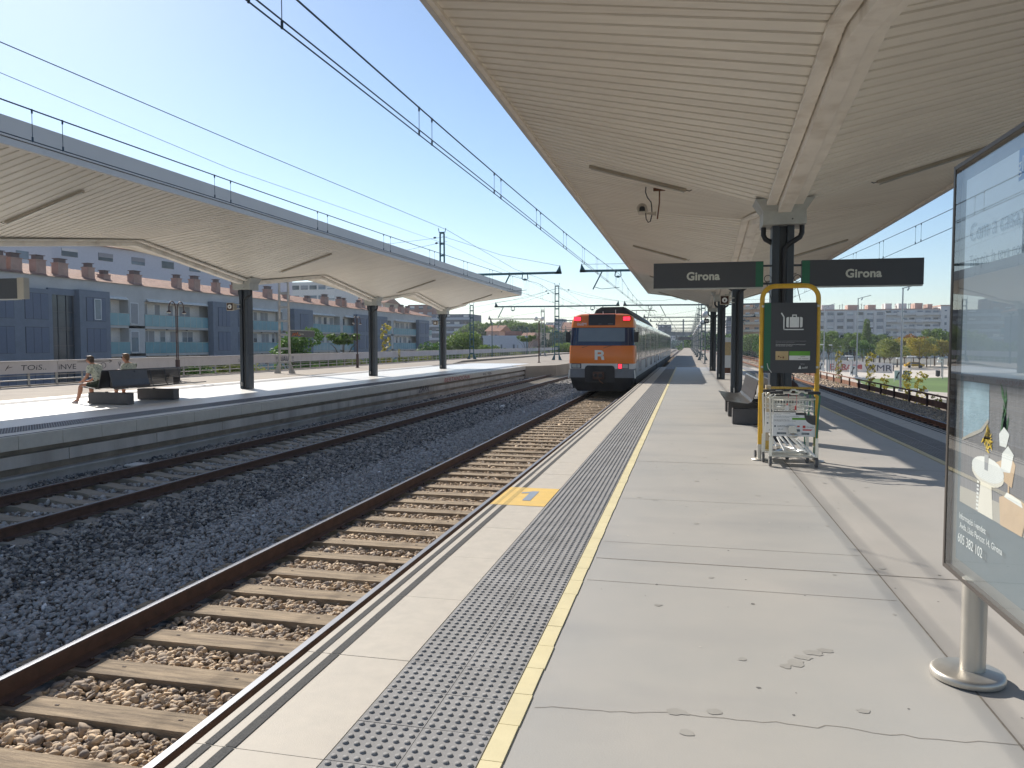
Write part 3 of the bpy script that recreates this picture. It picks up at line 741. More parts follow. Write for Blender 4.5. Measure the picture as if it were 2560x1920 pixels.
# ================================================================== CANOPIES
COLY = [2.0, 13.4, 24.8, 36.2, 47.6]
CY0, CY1 = -3.7, 52.6
def valley(Y):
    ph = ((Y - 13.4) / 11.4) % 1.0
    return 3.83 + 0.72 * (1 - abs(2 * ph - 1))
def canopy(Xc, label, W=4.08, ZE=5.0, y0=CY0):
    root = thing('platform_canopy', label, 'canopy', (Xc, 2.0, 0))
    p = 0.22; ys = []
    y = y0
    prof = []
    while y < CY1:
        prof += [(y, 0, 0), (y + p - .044, .004, 0), (y + p - .038, .040, 1), (y + p - .008, .040, 1)]
        y += p
    prof.append((y, 0, 0)); YE = y
    for s in (-1, 1):
        vs = []; fs = []; ms = []
        for (yy, dz, k) in prof:
            vs.append((Xc + s * 0.10, yy, valley(yy) + dz)); vs.append((Xc + s * (W - .03), yy, ZE + .04 + dz))
        for i in range(len(prof) - 1):
            a = 2 * i; q = (a, a + 2, a + 3, a + 1) if s > 0 else (a, a + 1, a + 3, a + 2)
            fs.append(q); ms.append(1 if prof[i][2] == 1 and prof[i + 1][2] == 1 else 0)
        b = MB(); b.add(vs, fs); b.m = ms
        # groove strips take a darker colour that carries the shade between slats
        b.build('soffit', ['canopy_sheet', 'canopy_groove'], root)
        r = MB(); n = 90
        vs = [];
        for i in range(n + 1):
            yy = y0 + (YE - y0) * i / n; vs += [(Xc, yy, valley(yy) + .30), (Xc + s * W, yy, ZE + .42)]
        r.add(vs, [(2 * i, 2 * i + 2, 2 * i + 3, 2 * i + 1) if s < 0 else (2 * i, 2 * i + 1, 2 * i + 3, 2 * i + 2) for i in range(n)])
        r.build('roof_sheet', ['zinc'], root)
        f = MB(); xa, xb = Xc + s * (W - .03), Xc + s * (W + .03)
        f.box(xa, xb, y0, YE, ZE - .02, ZE + .10); f.box(xa, xb + s * .02, y0, YE, ZE + .115, ZE + .46)
        f.build('fascia', ['canopy_white'], root)
        e = MB(); e.box(Xc + s * (W - .09), Xc + s * (W - .031), y0, YE, ZE - .015, ZE + .05); e.build('edge_trim', ['canopy_beam'], root)
    # end gables
    for yy in (y0 - .02, YE):
        g = MB()
        for s in (-1, 1):
            g.add([(Xc, yy, valley(yy) - .02), (Xc + s * (W + .03), yy, ZE - .02), (Xc + s * (W + .03), yy, ZE + .46), (Xc, yy, valley(yy) + .34),
                   (Xc, yy + .04, valley(yy) - .02), (Xc + s * (W + .03), yy + .04, ZE - .02), (Xc + s * (W + .03), yy + .04, ZE + .46), (Xc, yy + .04, valley(yy) + .34)],
                  [(0, 1, 2, 3), (7, 6, 5, 4), (0, 4, 5, 1), (3, 2, 6, 7), (1, 5, 6, 2)])
        g.build('end_fascia', ['canopy_white'], root)
    # folded valley beam, one piece per half bay
    knots = [y0] + sorted([c for c in COLY] + [c + 5.7 for c in COLY if c + 5.7 < YE] + ([2.0 - 5.7] if y0 < -3.7 else [])) + [YE]
    for a, c in zip(knots[:-1], knots[1:]):
        if c - a < .5: continue
        g = MB(); za, zc = valley(a + 1e-4), valley(c - 1e-4)
        g.bar((Xc, a, za - .075), (Xc, c, zc - .075), .20, .17)
        g.bar((Xc - .20, a, za - .02), (Xc - .20, c, zc - .02), .16, .05); g.bar((Xc + .20, a, za - .02), (Xc + .20, c, zc - .02), .16, .05)
        g.build('valley_beam', ['canopy_beam'], root, bevel=.008)
    for i, cy in enumerate(COLY):
        if cy < y0: continue
        c = MB(); w = .17
        for s in (-1, 1):
            c.box(Xc + s * w, Xc + s * (w - .11), cy - w, cy + w, 0, 3.55)
        c.box(Xc - .065, Xc + .065, cy - w + .09, cy + w - .09, 0, 3.55)
        for s in (-1, 1): c.box(Xc + s * w - .012, Xc + s * w + .012, cy - w - .002, cy - w + .02, 0.02, .30)
        co = c.build('column', ['column'], root, bevel=.012)
        h = MB(); h.box(Xc - .33, Xc + .33, cy - .30, cy + .30, 3.52, 3.74)
        h.add([(Xc - .33, cy - .30, 3.74), (Xc + .33, cy - .30, 3.74), (Xc + .33, cy + .30, 3.74), (Xc - .33, cy + .30, 3.74),
               (Xc - .45, cy - .34, 3.93), (Xc + .45, cy - .34, 3.93), (Xc + .45, cy + .34, 3.93), (Xc - .45, cy + .34, 3.93)],
              [(0, 1, 5, 4), (1, 2, 6, 5), (2, 3, 7, 6), (3, 0, 4, 7)])
        h.box(Xc + .02, Xc + .335, cy - .304, cy - .30, 3.522, 3.64)
        h.cyl((Xc + .12, cy - .31, 3.60), (Xc + .12, cy - .30, 3.60), .012, 8, mi=1)
        h.build('column_head', ['zinc', 'black'], co, bevel=.006)
        d = MB()
        for s in (-1, 1):
            yp = cy - .12 if s > 0 else cy + .04
            d.tube([(Xc + s * .29, yp, 3.53), (Xc + s * .29, yp, 3.40), (Xc + s * .26, yp - .01, 3.33), (Xc + s * .17, yp - .04, 3.27), (Xc + s * .08 * (1 if s > 0 else 1), yp - .05, 3.21), (Xc + s * .03, yp - .03, 3.15), (Xc + s * .03, yp - .02, 3.0), (Xc + s * .03, yp - .02, .05)], .042, 10)
        d.build('drain_pipe', ['pipe'], root)
        if i < 5:
            v = MB(); v.box(Xc - .10, Xc - .05, cy - w - .05, cy - w, .12, .22); v.cyl((Xc - .08, cy - w - .06, .1), (Xc - .08, cy - w - .06, .25), .018, 8); v.build('hose_tap', ['galv'], root)
    return root
can1 = canopy(1.5, 'large cream corrugated canopy above the near platform, folded down to dark columns', W=4.08)
can2 = canopy(-15.4, 'long pale canopy over the platform across the tracks with white fascia', W=4.08, y0=-3.7)

def soffit_z(Xc, X, Y): zv = valley(Y); return zv + (5.04 - zv) * (abs(X - Xc) - .1) / 3.95
def ceiling_light(Xc, side, Y, label, x0=1.55, x1=3.25, group=None):
    xa, xb = Xc + side * x0, Xc + side * x1; za, zb = soffit_z(Xc, xa, Y) - .03, soffit_z(Xc, xb, Y) - .03
    r = thing('ceiling_light', label, 'ceiling light', (xa, Y, za), group)
    b = MB(); b.bar((xa, Y, za), (xb, Y, zb), .075, .045); b.build('housing', ['lamp_housing'], r)
    b = MB(); b.cyl((xa + .03 * side, Y, za - .038), (xb - .03 * side, Y, zb - .038), .014, 8); b.build('tube', ['steel'], r)
    b = MB(); b.tube([(xa, Y, za), (xa - side * .06, Y - .02, za - .02), (xa - side * .12, Y - .02, za + .012)], .008, 5); b.build('cable', ['pipe'], r)
for (k, lab) in ((1, 'nearest'), (2, 'second'), (3, 'third'), (4, 'farthest')):
    for s in (-1, 1):
        ceiling_light(1.5, s, COLY[k] + .55, '%s strip light under the %s slope of the cream canopy overhead' % (lab, 'left' if s < 0 else 'right'), group='strip lights under the near canopy')
for (k, lab) in ((1, 'leftmost'), (2, 'second from left'), (3, 'third from left'), (4, 'rightmost')):
    ceiling_light(-15.4, 1, COLY[k] + .3, '%s strip light under the canopy across the tracks' % lab, 1.25, 3.2, group='strip lights under the far canopy')

# ================================================================== SIGNS ON THE COLUMN
def name_sign(x0, x1, green_left, label, far=False):
    r = thing('station_sign', label, 'station sign', ((x0 + x1) / 2, 13.18, 2.5), 'station name signs on the nearest column')
    b = MB(); b.box(x0, x1, 13.12, 13.24, 2.525, 2.94); b.build('board', ['sign_grey'], r, bevel=.004)
    b = MB(); b.box(x0 + .01, x1 - .01, 13.125, 13.235, 2.505, 2.524); b.build('frame', ['zinc'], r)
    g0, g1 = (x0, x0 + .12) if green_left else (x1 - .12, x1)
    b = MB(); b.box(g0 + .001, g1, 13.117, 13.119, 2.53, 2.935); b.build('green_band', ['sign_green'], r)
    tx = -.025 if not green_left else 2.43
    if far:
        text('lettering', 'Girona', 'sign_text', r, (-14.5, 13.118, 2.655), (1, 0, 0), (0, 0, 1), .128, bold=.03)
        b = MB(); b.bar((-15.24, 13.2, 2.6), (x0, 13.2, 2.6), .03); b.bar((-15.24, 13.2, 2.87), (x0, 13.2, 2.87), .03); b.build('bracket', ['column'], r)
        b = MB(); b.box(x1 - .001, x1 + .16, 13.11, 13.25, 2.52, 2.95); b.build('end_cap', ['beige_metal'], r); return
    text('lettering', 'Girona', 'sign_text', r, (tx, 13.118, 2.655), (1, 0, 0), (0, 0, 1), .128, bold=.034, sx=1.0, spacing=1.03)
    xx = (x1, 1.34) if not green_left else (1.66, x0)
    b = MB()
    for z in (2.58, 2.87): b.bar((xx[0], 13.2, z), (xx[1], 13.2, z), .035, .03)
    cx = (xx[0] + xx[1]) / 2
    b.tube([(cx + .055 * math.cos(t) , 13.17, 2.66 + .055 * math.sin(t)) for t in [i * .5 for i in range(12)]] + [(cx - .02, 13.17, 2.6), (xx[1] - .01, 13.16, 2.3)], .006, 5)
    b.build('bracket', ['column'], r)
name_sign(-0.56, 1.19, False, 'dark name sign with a green right end, left of the nearest column')
name_sign(1.78, 3.57, True, 'dark name sign with a green left end, right of the nearest column')

def loudspeaker(x, y, z, label, side=-1, zc=None, box='beige_metal', front='brown'):
    r = thing('loudspeaker', label, 'loudspeaker', (x, y, z - .18), 'square loudspeakers on the platform columns')
    b = MB(); s0_, s1_ = .105, .14
    b.add([(x - s1_, y - .16, z - s1_), (x + s1_, y - .16, z - s1_), (x + s1_, y - .16, z + s1_), (x - s1_, y - .16, z + s1_),
           (x - s0_, y + .14, z - s0_), (x + s0_, y + .14, z - s0_), (x + s0_, y + .14, z + s0_), (x - s0_, y + .14, z + s0_)],
          [(0, 1, 2, 3), (5, 4, 7, 6), (0, 4, 5, 1), (1, 5, 6, 2), (2, 6, 7, 3), (3, 7, 4, 0)])
    b.build('housing', [box], r, bevel=.02)
    b = MB(); b.box(x - .115, x + .115, y - .163, y - .161, z - .12, z + .12); b.build('mouth', [front], r)
    b = MB(); b.cyl((x, y - .19, z), (x, y - .164, z), .072, 18, r2=.078); b.build('horn', ['white_matt'], r)
    b = MB(); b.box(x - .02, x + .02, y - .193, y - .191, z - .035, z + .025); b.build('slot', [front], r)
    b = MB(); b.bar((x - side * .10, y, z + .07), (x - side * .30, y, z + .07), .03); b.bar((x - side * .10, y, z - .07), (x - side * .30, y, z - .07), .03); b.build('bracket', ['zinc'], r)
name_sign(-15.15, -13.32, True, 'olive edge of a name sign at the far left under the canopy across', far=True)
loudspeaker(-15.78, 24.55, 2.92, 'tan square loudspeaker on the left column across the tracks')
loudspeaker(-15.78, 47.3, 2.95, 'small tan loudspeaker on the farthest column across the tracks')
loudspeaker(1.10, 24.6, 2.94, 'pale square loudspeaker beside the second near column')
loudspeaker(1.10, 47.3, 2.96, 'dark square loudspeaker beside the farthest near column', box='column', front='black')

# ================================================================== CCTV camera
cz = soffit_z(1.5, -.56, 15.0)
r = thing('security_camera', 'beige security camera hanging from the canopy on a rusty rod', 'security camera', (-.58, 15.0, 4.0))
b = MB(); b.box(-.66, -.44, 14.96, 15.04, cz - .03, cz + .02); b.tube([(-.545, 15, cz), (-.545, 15, cz - .25), (-.58, 15, cz - .56)], .014, 6); b.build('rod', ['rust'], r)
b = MB(); b.prism([(-.60, cz - .50), (-.60, cz - .42), (-.80, cz - .44), (-.80, cz - .455)], 'y', 14.98, 15.02); b.build('arm', ['cctv_white'], r)
b = MB(); hx, hy, hz = -.86, 14.98, cz - .385
prof = [(.085 * math.cos(a), .085 * math.sin(a)) for a in [PI * i / 10 for i in range(11)]]
prof = [(p_[0], p_[1]) for p_ in prof]
outer = [(p_[0], p_[1]) for p_ in prof] + [(-.085, -.055), (.085, -.055)]
b.prism([(hx + u, hz + w) for u, w in outer], 'y', hy - .10, hy + .22)
b.build('housing', ['cctv_white'], r)
b = MB(); b.prism([(hx + u * 1.18, hz + w * 1.18) for u, w in prof] + [(hx + u, hz + w) for u, w in prof[::-1]], 'y', hy - .17, hy + .20); b.build('sunshield', ['cctv_white'], r)
b = MB(); b.prism([(hx - .055, hz - .035), (hx + .055, hz - .035), (hx + .05, hz + .03), (hx + .025, hz + .055), (hx - .025, hz + .055), (hx - .05, hz + .03)], 'y', hy - .103, hy - .10); b.build('lens_window', ['black'], r)
b = MB(); b.tube([(-.80, 14.99, cz + .05), (-.805, 14.99, cz - .05), (-.77, 14.99, cz - .15), (-.70, 14.99, cz - .24), (-.685, 14.99, cz - .36), (-.68, 14.99, cz - .47), (-.71, 14.99, cz - .60), (-.75, 14.99, cz - .62), (-.79, 14.99, cz - .55), (-.80, 14.99, cz - .44)], .011, 6); b.build('cable', ['pipe'], r)

# ================================================================== BENCHES
def bench(cx, y0, label, blocks, length, mesh_side=None):
    r = thing('double_bench', label, 'bench', (cx, y0, 0), 'back to back metal benches on the platforms')
    for dy in blocks:
        b = MB(); b.box(cx - .60, cx + .60, y0 + dy, y0 + dy + .26, 0.003, .31)
        b.box(cx - .08, cx - .02, y0 + dy - .003, y0 + dy + .05, .22, .34)
        b.build('pedestal', ['bench_block'], r, bevel=.008)
    for s in (-1, 1):
        b = MB(); pr = [(.74, .455), (.70, .445), (.40, .405), (.30, .40), (.245, .42), (.215, .47), (.17, .62), (.115, .86), (.10, .885)]
        t = .022; L = [(cx + s * u, z) for u, z in pr]; U = [(cx + s * (u + .008), z + t) for u, z in pr][::-1]
        seat = L[:4] + [(cx + s * .30, .40 + t)] + [(cx + s * (u), z + t) for u, z in pr[:3]][::-1]
        if s < 0 or mesh_side is None: 
            b.prism(L[:5] + U[-5:], 'y', y0 + .02, y0 + length, 0)
            b.build('seat', ['bench_metal'], r)
            b = MB(); b.prism(L[4:] + U[:5], 'y', y0 + .02, y0 + length, 0); b.build('backrest', ['bench_metal'], r)
        else:
            b.prism(L[:5] + U[-5:], 'y', y0 + .02, y0 + length, 0)
            b.build('seat', ['bench_metal'], r)
            b = MB(); b.prism(L[4:] + U[:5], 'y', y0 + .02, y0 + mesh_side, 0); b.build('backrest', ['bench_metal'], r)
            b = MB()
            ys = np.arange(y0 + mesh_side + .1, y0 + length, .62)
            for (u, z) in pr[4:]: b.tube([(cx + s * u, y0 + mesh_side, z), (cx + s * u, y0 + length, z)], .007, 5)
            for k in range(3):
                b.tube([(cx + s * .112, y0 + mesh_side, .5 + .09 * k + .03), (cx + s * .15, y0 + length, .5 + .09 * k + .03)], .005, 4)
            for yy in ys:
                b.tube([(cx + s * .30, yy, .42), (cx + s * .22, yy, .47), (cx + s * .17, yy + .03, .62), (cx + s * .10, yy + .06, .885)], .012, 5)
            b.build('wire_backrest', ['bench_metal'], r)
    b = MB(); b.box(cx - .10, cx + .10, y0 + .3, y0 + .34, .41, .62); b.box(cx - .10, cx + .10, y0 + length - .4, y0 + length - .36, .41, .62); b.build('frame', ['bench_block'], r)
    return r
bench(1.5, 15.85, 'dark metal double bench on grey blocks behind the yellow trolley stand', (0.06, 1.75, 3.0), 3.4)
bench(-14.95, 17.35, 'dark double bench on blocks where two men sit, across the tracks', (0.08, 1.95), 3.3, mesh_side=1.45)
r = thing('bag', 'dark brown rounded bag standing on the bench behind the column', 'bag', (1.95, 16.4, .44))
b = MB(); b.ball((1.98, 16.4, .66), .24, 14, sc=(1.05, .6, .95)); b.build('body', ['brown'], r)
b = MB(); b.tube([(1.85, 16.4, .86), (1.87, 16.4, .98), (1.98, 16.4, 1.02), (2.09, 16.4, .98), (2.11, 16.4, .86)], .014, 6); b.build('strap', ['black'], r)

# ================================================================== YELLOW TROLLEY STAND
def rounded_frame(x0, x1, z0, z1, rad, y, n=7):
    p = [(x0, y, z0), (x0, y, z1 - rad)]
    for i in range(1, n): a = PI - (PI / 2) * i / n; p.append((x0 + rad + rad * math.cos(a), y, z1 - rad + rad * math.sin(a)))
    p.append((x0 + rad, y, z1)); p.append((x1 - rad, y, z1))
    for i in range(1, n): a = PI / 2 - (PI / 2) * i / n; p.append((x1 - rad + rad * math.cos(a), y, z1 - rad + rad * math.sin(a)))
    p += [(x1, y, z1 - rad), (x1, y, z0)]
    return p
ry = 11.1
r = thing('trolley_stand', 'yellow tubular luggage trolley stand with a dark suitcase sign', 'trolley stand', (1.36, ry, 0))
b = MB(); b.tube(rounded_frame(1.0, 1.725, .21, 2.39, .17, ry), .033, 12); b.build('frame', ['rack_yellow'], r)
b = MB()
for x in (1.0, 1.725):
    b = MB(); b.cyl((x, ry, .012), (x, ry, .215), .039, 14); b.lathe((x, ry, 0), [(.115, 0.001), (.115, .010), (.05, .02)], 18)
    b.build('base_sleeve', ['steel_brushed'], r)
b = MB(); b.box(1.085, 1.155, ry + .22, ry + .30, .24, 1.02); b.build('rear_post', ['beige_metal'], r)
b = MB(); b.box(1.09, 1.15, ry + .225, ry + .295, .10, .24); b.bar((1.0, ry, .96), (1.13, ry + .26, .96), .03); b.bar((1.13, ry + .26, .985), (1.69, ry + .26, .985), .03); b.bar((1.725, ry, .96), (1.69, ry + .26, .985), .03); b.build('rear_rail', ['yellow_worn', 'black'], r)
b = MB(); b.box(1.022, 1.702, ry - .052, ry - .038, 1.205, 2.16); sp = b.build('sign_panel', ['sign_grey'], r)
yb = ry - .0535
b = MB(); b.quad((1.024, yb, 1.24), (1.112, yb, 1.24), (1.112, yb, 2.158), (1.024, yb, 2.158)); b.build('green_band', ['sign_green'], sp)
b = MB()
for z in (2.10, 1.27):
    b.box(.99, 1.03, ry - .045, ry - .01, z, z + .03); b.box(1.70, 1.735, ry - .045, ry - .01, z, z + .03)
b.build('clamp', ['steel_brushed'], r)
# suitcase on a trolley pictogram
b = MB(); yp = yb - .001
def Q(x0, x1, z0, z1, mi=0, y=yp): b.quad((x0, y, z0), (x1, y, z0), (x1, y, z1), (x0, y, z1), mi)
def rr(x0, x1, z0, z1, rad, mi=0, y=yp, rl=True, rg=True):
    pts = []
    for (cx, cz_, a0, on) in ((x0 + rad, z0 + rad, 180, rl), (x1 - rad, z0 + rad, 270, rg), (x1 - rad, z1 - rad, 0, rg), (x0 + rad, z1 - rad, 90, rl)):
        if not on: pts.append((cx + (-rad if a0 in (180, 90) else rad), y, cz_ + (-rad if a0 in (180, 270) else rad))); continue
        for i in range(6): a = R(a0 + 18 * i); pts.append((cx + rad * math.cos(a), y, cz_ + rad * math.sin(a)))
    b.add(pts, [tuple(range(len(pts)))], mi)
Q(1.355, 1.475, 1.825, 1.965); rr(1.31, 1.343, 1.825, 1.965, .02, rg=False); rr(1.487, 1.52, 1.825, 1.965, .02, rl=False)
Q(1.385, 1.398, 1.965, 1.985); Q(1.432, 1.445, 1.965, 1.985); rr(1.385, 1.445, 1.985, 1.999, .006)
Q(1.272, 1.287, 1.79, 1.965); Q(1.272, 1.535, 1.79, 1.804)
b.add([(1.272, yp, 1.962), (1.287, yp, 1.970), (1.252, yp, 2.028), (1.238, yp, 2.018)], [(0, 1, 2, 3)])
b.build('pictogram', ['lampwhite'], sp)
text('small_print', 'No se permite el uso de los carros portaequipajes\nfuera del recinto de la estación', 'shutter_grey', sp, (1.178, yb, 1.635), (1, 0, 0), (0, 0, 1), .0125, .001, sx=1.08)
text('small_print', "No està permès l'ús dels carros portaequipatges\nfora del recinte de l'estació", 'lampwhite', sp, (1.178, yb, 1.588), (1, 0, 0), (0, 0, 1), .0125, .012, sx=1.10)
b = MB(); Q(1.178, 1.345, 1.382, 1.502, 0); Q(1.356, 1.622, 1.442, 1.502, 1); Q(1.356, 1.622, 1.382, 1.442, 2)
b.m = [0, 1, 2]
b.build('notice', ['sheet_tan', 'sheet_green', 'white_matt'], sp)
b = MB(); Q(1.24, 1.255, 1.41, 1.425, y=yp - .001); Q(1.27, 1.29, 1.405, 1.43, y=yp - .001); Q(1.21, 1.23, 1.42, 1.44, y=yp - .001); Q(1.52, 1.60, 1.40, 1.404, y=yp - .001); Q(1.47, 1.51, 1.40, 1.404, y=yp - .001); Q(1.50, 1.56, 1.425, 1.43, y=yp - .001)
b.build('notice_print', ['rust'], sp)
b = MB(); b.add([(1.475, yp, 1.262), (1.515, yp, 1.262), (1.502, yp, 1.305), (1.494, yp, 1.305)], [(0, 1, 2, 3)]); b.build('logo', ['lampwhite'], sp)
text('logo_lettering', 'adif', 'lampwhite', sp, (1.522, yb, 1.268), (1, 0, 0), (0, 0, 1), .028, .012, sx=1.25)
text('scribble', 'aguy', 'shutter_grey', sp, (1.50, yb, 1.325), (1, 0, -.05), (0, 0, 1), .022, 0, shear=.3)
b = MB(); b.tube([(1.07, yp, 1.335), (1.085, yp, 1.27), (1.13, yp, 1.21)], .005, 4); b.build('tape', ['lampwhite'], sp)

# ================================================================== LUGGAGE TROLLEYS
def trolley(ox, oy, rot, label):
    r = thing('luggage_trolley', label, 'luggage trolley', (ox, oy, 0), 'luggage trolleys parked in the yellow stand', rot=rot, world=False)
    # local: x across, +y towards the nose; origin between the rear wheels
    w = .285
    for s in (-1, 1):
        b = MB(); b.tube([(s * w, 0, .15), (s * (w - .005), .0, .36), (s * (w + .01), -.01, .70), (s * (w + .02), -.05, .93), (s * (w - .02), -.08, .965), (s * (w - .07), -.085, .972)], .0125, 8)
        b.tube([(s * (w - .025), .05, .16), (s * (w - .03), .05, .62), (s * (w - .03), .04, .90), (s * (w - .06), .0, .95), (s * .12, -.02, .955)], .009, 7)
        b.build('side_frame', ['chrome' if s < 0 else 'trolley_green'], r)
        b = MB(); b.bar((s * w, 0, .13), (s * w, 0, .38), .035, .03); b.build('wheel_fork', ['chrome'], r)
        b = MB(); b.cyl((s * w - .016, 0, .066), (s * w + .016, 0, .066), .066, 18); wv = b.build('wheel', ['tyre_grey'], r)
        b = MB(); b.cyl((s * w - .019, 0, .066), (s * w + .019, 0, .066), .03, 12); b.build('hub', ['chrome'], wv)
        b = MB(); b.cyl((s * w - .05 - .014 * s, .42, .05), (s * w - .05 + .014 * s, .42, .05), .05, 14); b.build('wheel', ['tyre_grey'], r)
    b = MB(); b.tube([(-.25, -.085, .972), (-.08, -.09, .972), (-.04, -.09, .955), (.03, -.09, .955), (.06, -.09, .99), (.10, -.09, .99), (.12, -.09, .972), (.25, -.085, .972)], .014, 8); b.build('handle', ['chrome'], r)
    for s in (-1, 1):
        b = MB(); b.tube([(s * .30, -.06, .968), (s * .24, -.088, .974), (s * .15, -.09, .974)], .021, 8)
        b.build('grip', ['rubber'], r)
    b = MB()
    for z in (.725, .78, .865): b.tube([(-.25, .04, z), (.25, .04, z), (.25, .22, z), (-.25, .22, z)], .006, 5, close=True)
    for i in range(15):
        x = -.25 + .5 * i / 14; b.tube([(x, .04, .725), (x, .04, .865)], .003, 4); b.tube([(x, .22, .725), (x, .22, .865)], .003, 4); b.tube([(x, .04, .725), (x, .22, .725)], .003, 4)
    b.tube([(-.265, .03, .885), (.265, .03, .885)], .012, 6)
    b.build('basket', ['chrome'], r)
    b = MB(); b.box(-.262, .268, .018, .03, .395, .675); pn = b.build('advert_panel', ['white'], r, bevel=.004)
    y_ = .0165
    b = MB(); n = 10
    b.add([(.268, y_, .675), (.13, y_, .675)] + [(.268 - .138 * math.cos(PI / 2 * i / n), y_, .675 - .125 * math.sin(PI / 2 * i / n)) for i in range(1, n)] + [(.268, y_, .55)], [tuple(range(n + 2))[::-1]]); b.build('dark_corner', ['sign_grey'], pn)
    b = MB(); b.quad((-.02, y_, .613), (.145, y_, .613), (.145, y_, .640), (-.02, y_, .640)); b.build('green_bar', ['sheet_green'], pn)
    text('panel_text', 'No se permite el uso de los carros portaequipajes\nfuera del recinto de la estación', 'slate', pn, (-.245, y_, .655), (1, 0, 0), (0, 0, 1), .0095, .001, sx=1.12)
    text('panel_text', "No està permès l'ús dels carros\nportaequipatges fora del recinte de l'estació", 'black', pn, (-.245, y_, .607), (1, 0, 0), (0, 0, 1), .0095, .008, sx=1.12)
    text('panel_text', 'GIRONA', 'slate', pn, (-.205, y_, .517), (1, 0, 0), (0, 0, 1), .022, .012, sx=1.15)
    text('panel_text', 'adif', 'slate', pn, (-.165, y_, .483), (1, 0, 0), (0, 0, 1), .014, .008, sx=1.2)
    b = MB(); b.cyl((-.23, y_, .527), (-.23, y_ - .001, .527), .012, 12); b.add([(-.19, y_, .482), (-.17, y_, .482), (-.178, y_, .498)], [(0, 1, 2)]); b.build('emblem', ['slate'], pn)
    text('panel_text', 'Girona', 'slate', pn, (.155, y_, .515), (1, 0, 0), (0, 0, 1), .020, .018, sx=1.1)
    b = MB(); b.quad((.112, y_, .507), (.146, y_, .507), (.146, y_, .541), (.112, y_, .541)); b.quad((.112, y_, .475), (.215, y_, .475), (.235, y_, .492), (.112, y_, .492)); b.quad((.045, y_, .520), (.075, y_, .520), (.075, y_, .538), (.045, y_, .538)); b.build('red_mark', ['red_plain'], pn)
    b = MB(); b.quad((-.205, y_, .42), (-.09, y_, .42), (-.09, y_, .447), (-.205, y_, .447)); b.quad((.10, y_, .42), (.195, y_, .42), (.195, y_, .447), (.10, y_, .447)); b.quad((.035, y_, .46), (.08, y_, .46), (.08, y_, .49), (.035, y_, .49)); b.build('phone_band', ['slate'], pn)
    text('panel_text', '972 20 10', 'lampwhite', pn, (-.175, y_ - .001, .428), (1, 0, 0), (0, 0, 1), .011, .006); text('panel_text', '972 20 10', 'lampwhite', pn, (.105, y_ - .001, .428), (1, 0, 0), (0, 0, 1), .010, .006)
    # deck
    b = MB(); b.tube([(-w, 0, .15), (-w + .02, .30, .13), (-w + .06, .46, .115), (-.03, .86, .12), (.03, .86, .12), (w - .06, .46, .115), (w - .02, .30, .13), (w, 0, .15)], .015, 7)
    b.tube([(-w, .02, .135), (w, .02, .135)], .014, 6)
    b.box(-w + .03, w - .03, .10, .42, .108, .118)
    b.build('deck_frame', ['chrome'], r)
    b = MB()
    b.bar((-.10, .10, .40), (.02, -.10, .235), .022, .022); b.bar((.03, .10, .38), (.245, -.16, .165), .022, .022)
    b.bar((-.185, .14, .37), (-.115, -.05, .22), .022, .022)
    for i in range(7): t = .15 + .1 * i; b.box(.03 + .215 * t - .004, .03 + .215 * t + .004, .10 - .26 * t - .012, .10 - .26 * t + .012, .38 - .215 * t + .012, .38 - .215 * t + .02)
    b.build('carrying_bar', ['lampwhite'], r)
    b = MB(); b.prism([(-.05, .38), (.045, .38), (.05, .42), (.03, .50), (.01, .535), (-.06, .54), (-.075, .50), (-.06, .42)], 'y', -.03, .016)
    b.ball((-.005, -.03, .415), .055, 10, sc=(1.1, 1, .55)); b.build('lock_box', ['steel'], r)
    b = MB(); b.cyl((-.018, .62, .055), (.018, .62, .055), .055, 14); nw = b.build('front_wheel', ['tyre_grey'], r)
    b = MB(); b.bar((0, .62, .06), (0, .60, .14), .05, .02); b.build('front_fork', ['chrome'], r)
    b = MB(); b.tube([(.02, -.05, .95), (.025, -.06, .85), (.02, -.03, .80)], .003, 4); b.prism([(.005, .745), (.03, .745), (.026, .80), (.012, .80)], 'y', -.01, 0, 0); b.build('key_tag', ['red_plain'], r)
    b = MB(); b.quad((-.12, .035, .735), (-.06, .035, .735), (-.055, .035, .79), (-.09, .035, .80)); b.build('paper', ['lampwhite'], r)
    return r
tr1 = trolley(1.365, 10.53, 0.0, 'front luggage trolley with white advert panel, in the yellow stand')
tr2 = dup(tr1, (1.31, 10.93, 0), rot=R(2), label='second luggage trolley nested behind the front one in the stand')

# ================================================================== ADVERTISING PANEL on the right
bx = 1.30
r = thing('advertising_panel', 'tall glazed advertising panel on a steel post with a flat foot, at the right', 'advertising panel', (1.33, 4.0, 0))
Y0, Y1, Z0, Z1 = 2.40, 4.32, .455, 2.49
b = MB(); b.box(bx, bx + .11, Y1 - .025, Y1, Z0, Z1); b.box(bx, bx + .11, Y0, Y0 + .025, Z0, Z1); b.box(bx, bx + .11, Y0 + .025, Y1 - .025, Z1 - .022, Z1); b.box(bx, bx + .11, Y0 + .025, Y1 - .025, Z0, Z0 + .022)
b.build('frame', ['frame_bronze'], r, bevel=.003)
b = MB(); b.box(bx + .03, bx + .08, Y0 + .025, Y1 - .025, Z0 + .022, Z1 - .022); b.build('back_board', ['frame_grey'], r)
xp = bx + .028
def yq(mb, a, c, z0, z1, mi=0, x=xp): mb.quad((x, c, z0), (x, a, z0), (x, a, z1), (x, c, z1), mi)     # a<c : near -> far
b = MB(); yq(b, 2.50, 4.215, 1.455, 2.40); po = b.build('poster_sheet', ['poster_white'], r)
b = MB(); yq(b, 2.50, 4.215, .53, 1.455, x=xp); b.build('poster_base', ['slate'], r)
b = MB(); yq(b, 2.50, 4.175, .823, 1.455, x=xp - .001); ph = b.build('poster_photo', ['poster_wall'], r)
